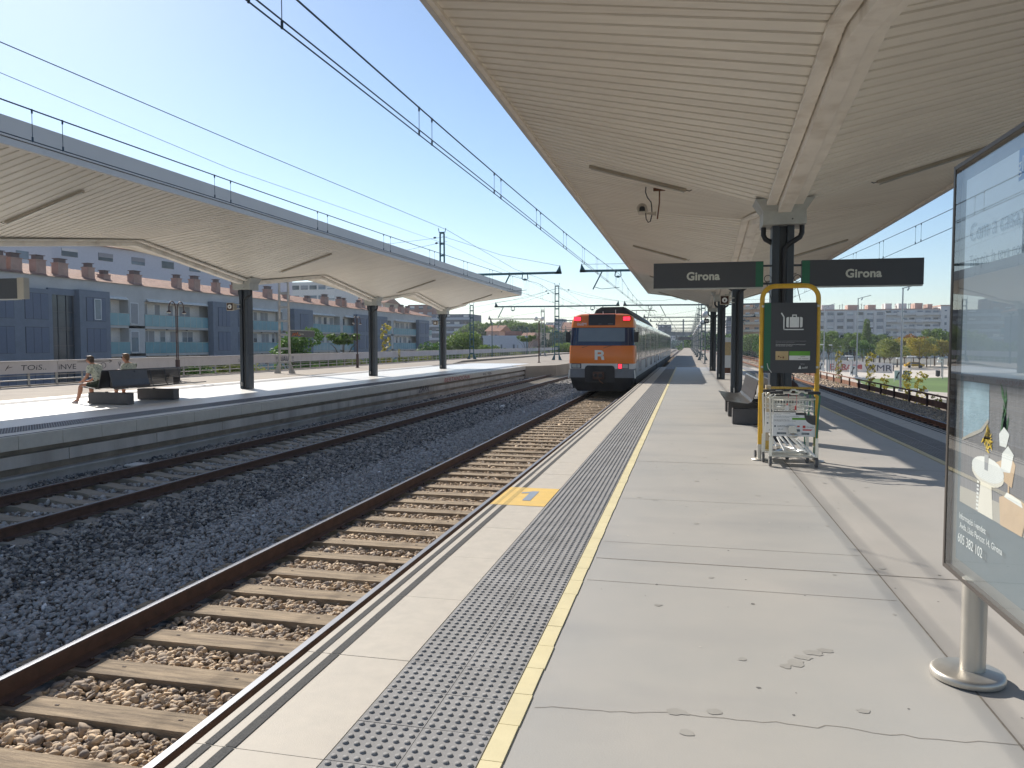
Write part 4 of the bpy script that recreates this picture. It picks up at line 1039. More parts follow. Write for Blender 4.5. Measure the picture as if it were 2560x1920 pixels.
b = MB(); yq(b, 2.50, 3.60, 2.27, 2.40, x=xp - .001); b.build('poster_blue_box', ['poster_blue'], r)
dx, dz = (0, -1, 0), (0, 0, 1)
text('poster_lettering', 'globalia', 'lampwhite', r, (xp - .002, 3.575, 2.30), dx, dz, .062, .012)
text('poster_lettering', 'Com a casa, enlloc', 'poster_text', r, (xp - .001, 4.14, 2.09), dx, dz, .085, .004)
text('poster_lettering', 'Tria pis, la teva nova casa', 'poster_text', r, (xp - .001, 4.14, 1.97), dx, dz, .055, .002)
text('poster_lettering', 'Informació i vendes:', 'lampwhite', r, (xp - .001, 4.135, .748), dx, dz, .030, .014)
text('poster_lettering', 'Avda. Lluís Pericot 14, Girona', 'lampwhite', r, (xp - .001, 4.135, .700), dx, dz, .030, .010)
text('poster_lettering', '605 382 102', 'lampwhite', r, (xp - .001, 4.14, .632), dx, dz, .045, .016)
# photo content
def pq(mi, pts, x): pb.add([(x, y_, z_) for y_, z_ in pts], [tuple(range(len(pts)))], mi)
pb = MB()
pq(0, [(4.175, .823), (3.0, .823), (3.0, .93), (4.175, .90)], xp - .002)
pq(1, [(4.17, 1.42), (3.84, 1.42), (3.83, 1.255), (3.93, 1.20), (4.02, 1.18), (4.15, 1.14)], xp - .002)
pq(0, [(3.84, 1.262), (3.93, 1.207), (4.02, 1.185), (4.16, 1.14), (4.16, 1.128), (4.0, 1.17), (3.9, 1.20), (3.83, 1.25)], xp - .003)
el = [(3.83 + .19 * math.cos(a), 1.035 + .055 * math.sin(a) ) for a in [2 * PI * i / 22 for i in range(22)]]
pq(2, [(y_, z_ - .018) for y_, z_ in el], xp - .003); pq(3, el, xp - .0035)
pq(2, [(3.90, 1.0), (3.78, 1.0), (3.75, .823), (3.93, .823)], xp - .0028)
for i in range(9): pq(3, [(3.955 - i * .001, .83 + i * .018), (3.925, .83 + i * .018), (3.925, .84 + i * .018), (3.955 - i * .001, .84 + i * .018)], xp - .0026)
pq(4, [(3.86, 1.03), (3.82, 1.03), (3.815, 1.10), (3.865, 1.10)], xp - .004)
for i in range(26):
    a = random.uniform(0, 2 * PI); q = random.uniform(.01, .05); cy_, cz_ = 3.84 + q * math.cos(a), 1.165 + q * 1.1 * math.sin(a); t = random.uniform(0, PI)
    pq(5, [(cy_ + .028 * math.cos(t), cz_ + .028 * math.sin(t)), (cy_ + .007 * math.cos(t + 1.57), cz_ + .007 * math.sin(t + 1.57)), (cy_ - .028 * math.cos(t), cz_ - .028 * math.sin(t)), (cy_ - .007 * math.cos(t + 1.57), cz_ - .007 * math.sin(t + 1.57))], xp - .0045)
for i in range(12):
    a = random.uniform(0, 2 * PI); cy_, cz_ = 3.66 + random.uniform(-.03, .03), 1.30 + random.uniform(-.09, .09); t = random.uniform(.8, 2.3)
    pq(6, [(cy_ + .045 * math.cos(t), cz_ + .06 * math.sin(t)), (cy_ + .014 * math.cos(t + 1.57), cz_ + .01), (cy_ - .045 * math.cos(t), cz_ - .06 * math.sin(t)), (cy_ - .014 * math.cos(t + 1.57), cz_ - .01)], xp - .0025)
pq(3, [(3.70, 1.16), (3.63, 1.16), (3.60, 1.22), (3.66, 1.245), (3.71, 1.21)], xp - .0027)
pq(3, [(3.68, 1.05), (3.58, 1.06), (3.55, 1.14), (3.61, 1.17), (3.67, 1.13)], xp - .0028)
pq(7, [(3.74, 1.03), (3.56, 1.0), (3.53, 1.10), (3.58, 1.13), (3.74, 1.08)], xp - .0026)
pq(7, [(3.60, 1.02), (3.585, 1.02), (3.58, .83), (3.60, .83)], xp - .0027)
pq(7, [(3.66, .823), (3.44, .823), (3.40, .93), (3.42, .96), (3.56, .975), (3.68, .94)], xp - .005)
pq(3, [(3.63, .95), (3.44, .94), (3.46, .965), (3.60, .975)], xp - .0052)
pb.build('poster_scene', ['poster_floor', 'poster_view', 'poster_cream', 'white_matt', 'shutter_grey', 'poster_flower', 'poster_leaf', 'poster_tan'], ph)
for i, a in enumerate(pb.m): pass
b = MB(); yq(b, Y0 + .02, Y1 - .02, Z0 + .02, Z1 - .02, x=bx + .004); b.build('glass_pane', ['case_glass'], r)
b = MB(); b.cyl((bx + .055, 4.02, .02), (bx + .055, 4.02, .48), .055, 28); b.build('post', ['steel_brushed'], r)
b = MB(); b.lathe((bx + .03, 4.01, 0), [(.158, .002), (.162, .02), (.158, .034), (.145, .04), (.05, .042)], 36); b.build('foot_plate', ['steel_brushed'], r)
b = MB(); b.cyl((bx + .055, 2.6, .02), (bx + .055, 2.6, .48), .055, 20); b.build('post', ['steel_brushed'], r)
b = MB(); b.lathe((bx + .03, 2.6, 0), [(.158, .002), (.162, .02), (.158, .034), (.145, .04), (.05, .042)], 36); b.build('foot_plate', ['steel_brushed'], r)

# small standing poster box between the near columns
r = thing('information_panel', 'pale standing poster panel glimpsed between the dark near columns', 'information panel', (2.15, 42.5, 0))
b = MB(); b.box(1.75, 2.75, 42.4, 42.55, .35, 1.95); b.build('case', ['white_matt'], r)
b = MB(); b.box(1.80, 2.70, 42.39, 42.398, 1.0, 1.7); b.build('poster', ['sheet_tan'], r)
b = MB(); b.box(1.75, 2.75, 42.38, 42.57, .05, .34); b.build('base', ['rust'], r)

# ================================================================== TRAIN
TX, TY = -3.675, 34.0
tr = thing('commuter_train', 'orange and silver commuter train seen from behind, red tail lights lit', 'train', (TX, TY, ZR))
def outline(hw, yf, rad, n=6, y1=1.25):
    """half-plan outline of the cab from right side to left side, with rounded front corners"""
    p = [(TX + hw, TY + y1)]
    for i in range(n + 1): a = (PI / 2) * i / n; p.append((TX + hw - rad + rad * math.cos(a), TY + yf + rad - rad * math.sin(a)))
    for i in range(n + 1): a = (PI / 2) * i / n; p.append((TX - hw + rad - rad * math.sin(a), TY + yf + rad - rad * math.cos(a)))
    p.append((TX - hw, TY + y1)); return p
def band(name, levels, m_, parent=tr):
    b = MB(); rows = [[(x, y, z) for x, y in outline(hw, yf, rad)] for (z, hw, yf, rad) in levels]; n = len(rows[0])
    vs = [p for rw in rows for p in rw]; fs = []
    for i in range(len(rows) - 1):
        for k in range(n - 1): fs.append((i * n + k + 1, i * n + k, (i + 1) * n + k, (i + 1) * n + k + 1))
    b.add(vs, fs, 0, True); return b.build(name, [m_], parent)
band('orange_front', [(.74, 1.445, 0, .10), (.78, 1.45, -.01, .12), (1.48, 1.44, .01, .14), (1.53, 1.43, .03, .14)], 'orange')
wb_ = band('windscreen_band', [(1.515, 1.425, .05, .15), (2.345, 1.385, .17, .20)], 'train_navy')
band('orange_forehead', [(2.33, 1.39, .14, .18), (2.36, 1.395, .13, .2), (2.62, 1.37, .19, .22), (2.74, 1.345, .22, .24), (2.82, 1.29, .26, .26), (2.88, 1.21, .31, .26), (2.92, 1.10, .37, .26), (2.95, .9, .5, .2), (2.96, .5, .8, .1)], 'orange')
band('white_band', [(.50, 1.43, .02, .10), (.755, 1.44, .02, .10)], 'train_white')
band('bumper', [(.11, 1.43, .04, .10), (.51, 1.435, .025, .10)], 'train_bumper')
band('skirt', [(-.50, 1.15, .30, .2), (-.20, 1.35, .12, .2), (.12, 1.42, .045, .12)], 'train_dark')
b = MB(); b.box(TX - .98, TX + .98, TY + .45, TY + 1.3, 2.80, 2.935); b.build('roof_cap', ['train_roof'], tr)
yf = TY + .135
b = MB(); b.add([(-4.73, TY + .060, 1.71), (-2.67, TY + .060, 1.71), (-2.68, TY + .147, 2.31), (-4.72, TY + .147, 2.31)], [(0, 1, 2, 3)]); b.build('windscreen', ['train_pane'], wb_)
b = MB()
for x in (-4.83, -2.52): b.bar((x, TY + .045, 1.56), (x + (.02 if x < -4 else -.02), TY + .152, 2.31), .012)
b.build('windscreen_trim', ['train_bumper'], wb_)
b = MB(); b.bar((-4.55, TY - .02, 1.44), (-4.28, TY + .01, 1.52), .014); b.bar((-3.61, TY - .02, 1.42), (-3.25, TY + .01, 1.53), .014); b.build('wiper', ['black'], tr)
b = MB(); RX0, RZ0, RW, RH = -3.985, .90, .43, .43
def rp(pts): b.add([(RX0 + u * RW, TY - .013, RZ0 + w * RH) for u, w in pts], [tuple(range(len(pts)))])
rp([(0, 0), (.30, 0), (.30, 1), (0, 1)]); rp([(.30, .78), (.56, .78), (.56, 1), (.30, 1)]); rp([(.30, .36), (.56, .36), (.56, .58), (.30, .58)])
for i in range(8):
    a0, a1 = -PI / 2 + PI * i / 8, -PI / 2 + PI * (i + 1) / 8
    rp([(.56 + .11 * math.cos(a0), .68 + .10 * math.sin(a0)), (.56 + .38 * math.cos(a0), .68 + .32 * math.sin(a0)), (.56 + .38 * math.cos(a1), .68 + .32 * math.sin(a1)), (.56 + .11 * math.cos(a1), .68 + .10 * math.sin(a1))])
rp([(.55, .0 + .40), (.86, .44), (.95, .30), (1.0, 0), (.70, 0), (.64, .26)])
b.build('letter_R', ['lampwhite'], tr)
text('car_number', '068M', 'lampwhite', tr, (-4.79, TY + .105, 2.415), (1, 0, 0), (0, .2, 1), .13, .012, sx=1.0)
b = MB(); b.add([(-4.28, TY + .10, 2.43), (-3.11, TY + .10, 2.43), (-3.11, TY + .20, 2.92), (-4.28, TY + .20, 2.92), (-4.28, TY + .3, 2.43), (-3.11, TY + .3, 2.43), (-3.11, TY + .35, 2.92), (-4.28, TY + .35, 2.92)], [(0, 1, 2, 3), (3, 2, 6, 7), (0, 3, 7, 4), (1, 5, 6, 2), (0, 4, 5, 1)]); dd = b.build('destination_display', ['black'], tr)
b = MB(); b.quad((-3.85, TY + .09, 2.475), (-3.70, TY + .09, 2.475), (-3.70, TY + .095, 2.485), (-3.85, TY + .095, 2.485)); b.quad((-3.42, TY + .09, 2.475), (-3.2, TY + .09, 2.475), (-3.2, TY + .095, 2.49), (-3.42, TY + .095, 2.49)); b.build('display_print', ['shutter_grey'], dd)
for (xa, xb) in ((-4.92, -4.63), (-2.76, -2.45)):
    b = MB(); b.add([(xa, TY + .115, 2.635), (xb, TY + .115, 2.635), (xb, TY + .15, 2.80), (xa, TY + .15, 2.80)], [(0, 1, 2, 3)])
    b.build('tail_light', ['red_light'], tr, )
    b = MB(); b.add([(xa - .025, TY + .122, 2.61), (xb + .025, TY + .122, 2.61), (xb + .025, TY + .158, 2.825), (xa - .025, TY + .158, 2.825)], [(0, 1, 2, 3)]); b.build('light_surround', ['rust'], tr)
b = MB(); b.box(-5.02, -4.58, TY - .004, TY + .1, .515, .735); h = b.build('headlight', ['train_navy'], tr); b = MB(); b.box(-5.0, -4.78, TY - .010, TY - .005, .54, .715); b.box(-4.76, -4.63, TY - .010, TY - .005, .54, .715); b.build('lens', ['lamp_grey'], h)
b = MB(); b.box(-2.97, -2.48, TY - .004, TY + .1, .505, .735); h = b.build('headlight', ['train_navy'], tr); b = MB(); b.box(-2.76, -2.51, TY - .010, TY - .005, .53, .715); b.build('lens', ['lamp_grey'], h); b = MB(); b.box(-2.945, -2.79, TY - .014, TY - .005, .53, .715); b.build('red_lens', ['red_light'], h)
b = MB(); rad = .13; pts = [(-4.42, -.1), (-4.42, .53), (-4.38, .61), (-4.30, .65), (-3.22, .65), (-3.14, .61), (-3.10, .53), (-3.10, -.1)]
b.prism(pts, 'y', TY - .012, TY + .1); b.build('coupler_recess', ['train_dark'], tr)
b = MB(); b.box(-4.04, -3.56, TY - .28, TY - .02, .05, .38); cp = b.build('coupler', ['rust_dark'], tr, bevel=.02)
b = MB(); b.cyl((-3.70, TY - .30, .22), (-3.70, TY - .28, .22), .09, 14); b.cyl((-3.92, TY - .36, .22), (-3.92, TY - .28, .22), .05, 12, r2=.08); b.build('coupler_cone', ['black'], cp)
b = MB(); b.tube([(-3.8, TY - .1, .06), (-3.72, TY - .12, -.05), (-3.6, TY - .08, -.14)], .02, 6); b.build('hose', ['rust'], tr)
for s in (-1, 1):
    b = MB(); b.box(TX + s * 1.40, TX + s * 1.60, TY - .02, TY + .10, 1.68, 2.13); b.bar((TX + s * 1.45, TY + .1, 2.18), (TX + s * 1.38, TY + .3, 2.2), .03); b.build('mirror', ['black'], tr, bevel=.03)
    b = MB(); b.bar((TX + s * 1.44, TY + .02, .45), (TX + s * 1.47, TY + .02, .10), .05); b.build('step_rail', ['lampwhite'], tr)
b = MB(); b.cyl((-3.68, TY + .5, 2.94), (-3.68, TY + .5, 3.05), .012, 6); b.cyl((-3.12, TY + .5, 2.94), (-3.12, TY + .5, 3.12), .012, 6); b.build('aerial', ['lampwhite'], tr)
# cars
def car_section(hw):
    return [(-hw, .10), (-hw, 2.50), (-hw + .04, 2.66), (-hw + .16, 2.80), (-hw + .42, 2.90), (0, 2.95), (hw - .42, 2.90), (hw - .16, 2.80), (hw - .04, 2.66), (hw, 2.50), (hw, .10)]
def car(y0, y1, last=False):
    b = MB(); b.prism([(TX + u, z) for u, z in car_section(1.42)], 'y', y0, y1, 0); c = b.build('car_body', ['train_silver'], tr)
    for s in (-1, 1):
        X_ = TX + s * 1.424
        b = MB(); b.box(X_ - .003, X_ + .003, y0 + .02, y1 - .02, .10, .80); b.build('lower_panel', ['train_lower'], c)
        b = MB(); b.box(X_ - .004, X_ + .004, y0 + .02, y1 - .02, .80, .825); b.build('stripe', ['red_stripe'], c)
        n = 4; L = (y1 - y0)
        for k in range(n):
            yc = y0 + L * (k + .5) / n
            if s > 0:
                b = MB()
                b.box(X_ - .002, X_ + .010, yc - 1.0, yc + .95, .30, 2.38)
                d = b.build('door', ['train_silver'], c)
                b = MB(); 
                for q in (-1.02, -.03, .95): b.box(X_ + .004, X_ + .014, yc + q, yc + q + .02, .28, 2.4)
                b.build('door_seal', ['train_door_line'], d)
                b = MB(); b.box(X_ + .010, X_ + .013, yc - .85, yc - .15, 1.35, 2.2); b.box(X_ + .010, X_ + .013, yc + .12, yc + .82, 1.35, 2.2); b.build('pane', ['train_window'], d)
            ya, yb2 = yc + 1.3, min(yc + L / n - 1.35, y1 - .5)
            if yb2 - ya > .6:
                b = MB(); b.box(X_ - .002, X_ + .006, ya, yb2, 1.28, 2.26); w = b.build('window', ['train_window'], c)
                if s > 0:
                    b = MB(); b.box(X_ + .006, X_ + .012, (ya + yb2) / 2 - .02, (ya + yb2) / 2 + .02, 1.28, 2.26); b.box(X_ + .006, X_ + .01, ya, yb2, 1.95, 1.97); b.build('window_bar', ['train_door_line'], w)
        b = MB(); b.box(X_ - .06, X_ - .02, y0 + .2, y1 - .2, -.45, .10)
        for k in range(5):
            ya = y0 + 1.5 + k * (L - 3) / 5; b.box(X_ - .04, X_ + .005 - .03, ya, ya + (L - 3) / 5 * .6, -.32, .08)
        b.build('underframe', ['train_dark'], c)
    for ya in (y0 + 3.6, y1 - 3.6):
        b = MB(); b.box(TX - 1.2, TX + 1.2, ya - 1.5, ya + 1.5, -.35, -.05)
        bg = b.build('bogie', ['train_dark'], c)
        for q in (-1.1, 1.1):
            b = MB()
            for s in (-1, 1): b.cyl((TX + s * .80, ya + q, -.24), (TX + s * .93, ya + q, -.24), .44, 20)
            b.build('wheelset', ['rust_dark'], bg)
    return c
car(TY + 1.2, 59.0); car(59.7, 84.5); car(85.2, 110.0)
b = MB()
for ya in (59.0, 84.5): b.box(TX - 1.15, TX + 1.15, ya, ya + .7, .3, 2.6)
b.build('gangway', ['train_dark'], tr)
# roof equipment
b = MB(); y0_, y1_ = TY + 1.9, 57.0
b.prism([(-4.75, 2.80), (-4.62, 2.98), (-4.16, 3.02), (-3.84, 3.27), (-2.80, 3.29), (-2.45, 2.90), (-2.5, 2.80)][::1], 'y', y0_, y1_); b.build('roof_box', ['train_roof'], tr)
b = MB(); b.prism([(-4.25, 2.9), (-4.15, 3.16), (-3.9, 3.30), (-2.86, 3.31), (-2.55, 2.95)], 'y', TY + 1.75, TY + 1.9); b.build('roof_box_end', ['black'], tr)
b = MB()
for ya in (61.5, 66, 71, 76, 88, 94, 100): b.box(-4.3, -3.0, ya, ya + 3, 2.86, 3.08)
b.build('roof_units', ['train_roof'], tr)
b = MB(); py = 66.0
for s in (-1, 1):
    b.bar((TX + s * .25, py, 3.1), (TX + s * .45, py - .6, 3.75), .04); b.bar((TX + s * .45, py - .6, 3.75), (TX + s * .55, py, 4.42), .035)
    b.bar((TX + s * .25, py, 3.1), (TX - s * .35, py - .3, 3.9), .02)
b.bar((TX - .95, py, 4.44), (TX + .95, py, 4.44), .05); b.bar((TX - .95, py + .3, 4.44), (TX + .95, py + .3, 4.44), .05); b.bar((TX - .45, py - .6, 3.75), (TX + .45, py - .6, 3.75), .03)
for s in (-1, 1): b.bar((TX + s * .95, py, 4.44), (TX + s * 1.15, py, 4.28), .04)
b.build('pantograph', ['train_dark'], tr)

# ================================================================== OVERHEAD LINE
def lattice(mb, x, y, z0, z1, w0=.42, w1=None, leg=.075, step=.75, mi=0, feet=True):
    if w0 < .35: feet = False
    w1 = w1 or w0
    for s in (-1, 1):
        mb.bar((x + s * w0 / 2, y, z0), (x + s * w1 / 2, y, z1), leg, .13, mi, up=(0, 1, 0))
        if feet: mb.add([(x + s * (w0 / 2 - .04), y - .07, z0), (x + s * (w0 / 2 + .30), y - .07, z0), (x + s * (w0 / 2 + .04), y - .07, z0 + .55), (x + s * (w0 / 2 - .04), y - .07, z0 + .55),
                         (x + s * (w0 / 2 - .04), y + .07, z0), (x + s * (w0 / 2 + .30), y + .07, z0), (x + s * (w0 / 2 + .04), y + .07, z0 + .55), (x + s * (w0 / 2 - .04), y + .07, z0 + .55)],
                        [(0, 1, 2, 3), (7, 6, 5, 4), (1, 5, 6, 2), (0, 3, 7, 4), (3, 2, 6, 7)], mi)
    z = z0 + step * .8
    while z < z1:
        t = (z - z0) / (z1 - z0); w = (w0 + (w1 - w0) * t) / 2
        mb.box(x - w, x + w, y - .05, y + .05, z - .06, z + .06, mi); z += step
def contact_arm(mb, x, y, zb, side, reach=.0, droop=1.0):
    """dropper insulator for the messenger and the slanting registration arm"""
    mb.tube([(x - .16, y, zb - .05), (x - .19, y, zb - .30), (x - .13, y, zb - .36), (x + .13, y, zb - .36), (x + .19, y, zb - .30), (x + .16, y, zb - .05)], .035, 6)
    mb.cyl((x - .07, y, zb - .36), (x + .07, y, zb - .36), .07, 8)
    xs = x + side * 1.0
    mb.bar((xs, y, zb - .05), (xs + side * .55 * droop, y, zb - 1.12), .09, .07)
    mb.tube([(xs + side * .42 * droop, y, zb - .98), (xs - side * .0, y, zb - 1.10), (x - side * .1, y, zb - 1.02)], .018, 5)
    mb.tube([(x - .10, y, zb - .38), (x, y, zb - 1.02), (x + .10, y, zb - .38)], .006, 4)
def catenary_mast(x, y, ztop, arms, zb, label, m='catenary_green', w=.42, z0=0, extra=None, step=.75, group=None, legm=None):
    r = thing('catenary_mast', label, 'catenary mast', (x, y, z0), group or 'lattice masts of the overhead line')
    b = MB(); lattice(b, x, y, z0, ztop, w, w * .8, step=step); b.build('mast', [legm or m], r)
    b = MB(); b.box(x - w * .45, x + w * .45, y - .1, y + .1, ztop, ztop + .06); b.tube([(x - .25, y, ztop + .35), (x - .2, y, ztop + .1), (x + .2, y, ztop + .1), (x + .25, y, ztop + .35)], .03, 5); b.build('mast_head', [m], r)
    for (xe, xs, side) in arms:
        b = MB(); b.bar((x, y, zb), (xe, y, zb + .03), .10, .14)
        sg = 1 if xe > x else -1
        b.prism([(xe, zb - .05), (xe - sg * .42, zb - .05), (xe - sg * .10, zb + .50)] if True else [], 'y', y - .05, y + .05)
        for xx in xs: contact_arm(b, xx, y, zb, side)
        b.build('cross_arm', [m], r)
        b = MB(); b.tube([(x, y, ztop - .15), ((x + xe) / 2, y, (ztop + zb) / 2 - .12), (xe - sg * .12, y, zb + .45)], .014, 4); b.build('stay_wire', ['wire'], r)
    return r
catenary_mast(-15.6, 48.1, 8.75, [(-7.75, [-10.1], -1)], 6.05, 'tall lattice mast rising above the far canopy, its arm over the far track', w=.33)
catenary_mast(1.52, 48.1, 7.2, [(-6.6, [-4.22], -1)], 6.12, 'lattice mast behind the near columns with an arm over the train track', w=.30)
r = catenary_mast(-21.4, 38.15, 6.2, [], 5.5, 'pale galvanised lattice mast with a small name sign, beside the parapet', m='galv', w=.62)
b = MB(); b.box(-21.25, -18.2, 0, 0, 0, 0) if False else None
b = MB(); b.box(-21.33, -21.27, 38.55, 41.4, 1.99, 2.34); sg = b.build('name_board', ['sign_grey'], r)
text('lettering', 'Girona', 'sign_text', sg, (-21.265, 39.55, 2.11), (0, 1, 0), (0, 0, 1), .12, .015)
b = MB(); b.tube([(-21.262, 38.75, 2.03), (-21.262, 38.9, 2.2), (-21.262, 39.0, 2.06), (-21.262, 39.1, 2.22), (-21.262, 39.2, 2.08), (-21.262, 39.35, 2.25), (-21.262, 39.45, 2.06), (-21.262, 39.7, 2.10)], .02, 4); b.build('scrawl', ['graffiti_orange'], sg)
b = MB(); b.box(-21.36, -21.3, 38.55, 41.4, 2.34, 2.38); b.bar((-21.4, 38.2, 2.3), (-21.3, 38.6, 2.3), .04); b.build('sign_bracket', ['zinc'], r)
catenary_mast(-22.2, 78.4, 5.6, [], 5, 'slender lattice mast standing by the parapet beyond the far canopy', w=.42)
catenary_mast(-12.7, 76.0, 7.3, [(-19.1, [-17.2], -1), (-6.5, [-9.15], 1)], 5.35, 'tall green lattice mast with two arms on the old platform, left of the train', w=.45)
catenary_mast(-18.6, 100.0, 6.0, [(-26, [-23.2], -1)], 4.9, 'pinkish lattice mast behind the twin globe lamp', m='galv', w=.5)
catenary_mast(-12.6, 118.0, 6.6, [(-20, [-17.5], -1), (-6.6, [-9.15], 1)], 5.2, 'distant lattice mast just left of the train roof', w=.45)
for i, (yy, full) in enumerate([(78, 1), (97, 0), (114, 1), (134, 1), (160, 1), (190, 1), (225, 1), (270, 1)]):
    nm = ['first', 'second', 'third', 'fourth', 'fifth', 'sixth', 'seventh', 'farthest'][i]
    ar = [(-6.3, [-3.65], -1 if i % 2 else 1), (9.4, [6.4], 1)] if full else []
    catenary_mast(1.5, yy, 6.6, ar, 5.45, '%s lattice mast along the middle of the old platform beyond the columns' % nm, m='mast_far', w=.42)
# far gantry
r = thing('signal_gantry', 'distant dark gantry with a name board at the end of the platform', 'gantry', (-2.0, 300, 0))
b = MB(); b.bar((-1.5, 300, 0), (-1.5, 300, 11), .5); b.box(-9, 13, 299.8, 300.2, 7.2, 7.4); b.build('frame', ['mast_far'], r)
b = MB(); b.box(-3.2, 4.0, 299, 299.4, 3.1, 4.3); nb = b.build('name_board', ['sign_grey'], r)
for i in range(6):
    yy = 350 + 30 * i; r = thing('overhead_gantry', '%s distant grey gantry spanning the tracks' % ['first', 'second', 'third', 'fourth', 'fifth', 'sixth'][i], 'gantry', (0, yy, 0), 'gantries far along the line')
    b = MB(); b.box(-13, -12.7, yy, yy + .3, -1, 8); b.box(10, 10.3, yy, yy + .3, -1, 8); b.box(-13, 10.3, yy, yy + .3, 6.8, 7.2); b.build('frame', ['mast_far'], r)

def catenary_line(X, label, supports, zc=4.49, zs=5.42, zm=4.86, ext=300, y0=-30, dy=(), double=False, dr=4.3):
    r = thing('overhead_line', label, 'overhead line', (X, 0, zc))
    b = MB(); b.cyl((X, y0, zc), (X, ext, zc), .0085, 5)
    if double: b.cyl((X + .06, y0, zc + .02), (X + .06, ext, zc + .02), .0085, 5)
    b.build('contact_wire', ['wire'], r)
    b = MB(); ys = supports
    def mz(y):
        for a, c in zip(ys[:-1], ys[1:]):
            if a <= y <= c: t = (y - a) / (c - a) * 2 - 1; return zm + (zs - zm) * t * t
        return zs
    pts = []; y = y0
    while y < ext: pts.append((X, y, mz(y))); y += 2.5
    b.tube(pts, .011, 5); b.build('messenger_wire', ['wire'], r)
    y = dy[0]; n = 0
    while y < dy[1] and n < 60:
        b = MB()
        for q in (0, .55):
            z = mz(y + q); b.cyl((X, y + q, zc), (X, y + q, z), .0045, 4); b.cyl((X, y + q, z - .05), (X, y + q, z + .012), .014, 5); b.cyl((X, y + q, zc - .01), (X, y + q, zc + .06), .014, 5)
        b.build('dropper', ['wire'], r); n += 1; y += dr if y < 60 else 9
    return r
catenary_line(-3.65, 'overhead line above the train track, double contact wire with droppers', [-25, 42.0, 78, 114, 134, 160, 190, 225, 270, 310], dy=(6.0, 200), double=True, dr=4.25)
catenary_line(-9.15, 'overhead line above the far track crossing in front of the white fascia', [-25, 48.5, 76, 118, 160, 200, 250, 310], zm=4.93, dy=(5.0, 200), dr=4.35)
catenary_line(6.4, 'overhead line above the right hand track, seen beyond the name sign', [-22, 40.0, 78, 114, 134, 160, 190, 225, 270, 310], zm=4.88, zs=5.4, dy=(11.0, 160), dr=4.3)
b = MB()
b.tube([(-15.4, -5, 8.75), (-15.4, 14.9, 8.50), (-15.4, 25, 8.62), (-15.4, 48.5, 9.05), (-13.9, 62, 7.75), (-12.7, 76, 7.5), (-12.6, 97, 6.5), (-12.6, 118, 6.8), (-12.6, 200, 6.4)], .013, 5)
solo('feeder_wire', b, ['wire'], 'feeder wire at the left running to the top of the tall mast', 'wire')
b = MB(); b.tube([(-15.4, -5, 8.3), (-15.4, 14.9, 7.8), (-15.4, 24, 7.62), (-15.4, 48.5, 8.1), (-12.7, 76, 6.6), (-12.6, 118, 5.9), (-12.6, 200, 5.8)], .008, 4)
solo('thin_wire', b, ['wire'], 'thinner wire below the feeder wire, passing the tall mast', 'wire')
for i, (p, q) in enumerate([((-15.4, 48.5, 8.6), (-19.5, 40, 7.1)), ((-15.4, 48.5, 8.3), (-18.6, 40, 6.4)), ((-12.7, 76, 7.1), (-20.5, 70, 4.9)), ((-12.7, 76, 6.9), (-19, 70, 4.5)), ((-12.7, 76, 7.2), (-3.7, 80, 5.5))]):
    b = MB(); m_ = ((p[0] + q[0]) / 2, (p[1] + q[1]) / 2, (p[2] + q[2]) / 2 - .15)
    b.tube([p, m_, q], .012, 4); t = Vector(p).lerp(Vector(q), .12); b.ball(t, .07, 6, sc=(1.6, 1, 1))
    solo('stay_cable', b, ['wire'], ['upper', 'lower'][i % 2] + (' stay cable left of the tallest mast' if i < 2 else (' stay cable left of the green lattice mast' if i < 4 else ' stay cable from the green lattice mast to the train')), 'cable')

# ================================================================== STREET LAMPS ON THE PLATFORMS
def hook_lamp(x, y, label, h=3.5):
    r = thing('platform_lamp', label, 'street lamp', (x, y, 0), 'double hook lamps on the paved strip')
    b = MB(); b.box(x - .075, x + .075, y - .05, y + .05, 0.012, .92); b.box(x - .11, x + .11, y - .11, y + .11, 0, .02); b.build('base', ['lamp_brown'], r)
    for s in (-1, 1):
        b = MB(); pts = [(x, y + s * .05, .90), (x, y + s * .05, h - .42)]
        for i in range(1, 9): a = PI * i / 8; pts.append((x, y + s * (.05 + .23 * (1 - math.cos(a)) ), h - .42 + .36 * math.sin(a)))
        b.tube(pts, .024, 7); b.build('hook', ['lamp_brown'], r)
        b = MB(); b.lathe((x, y + s * .51, h - .55), [(.02, .16), (.03, .10), (.10, .02), (.11, 0)], 14); b.build('lamp_shade', ['lamp_brown'], r)
        b = MB(); b.lathe((x, y + s * .51, h - .58), [(.07, 0), (.09, .03)], 12); b.build('lens', ['lampwhite'], r)
        b = MB(); b.box(x - .02, x + .02, y - .05, y + .05, 2.1, 2.13); b.build('spacer', ['lamp_brown'], r)
hook_lamp(-21.65, 29.45, 'brown double hook lamp standing right of the seated men')
hook_lamp(-21.6, 48.1, 'brown double hook lamp between the two middle columns across')
def globe_lamp(x, y, label, h=3.6, n=2, m='rust_dark', rg=.19):
    r = thing('globe_lamp', label, 'street lamp', (x, y, 0), 'lamps with pale globes')
    b = MB(); b.cyl((x, y, 0), (x, y, h), .055, 8); b.cyl((x, y, 0), (x, y, .05), .14, 8)
    if n == 2: b.bar((x - .28, y, h), (x + .28, y, h), .04)
    b.build('post', [m], r)
    for s in ((-1, 1) if n == 2 else (0,)):
        b = MB(); b.ball((x + s * .27, y, h + rg * .8), rg, 14); b.build('globe', ['globe'], r)
globe_lamp(-12.41, 65.0, 'rusty lamp post with two pale globes on the old platform')
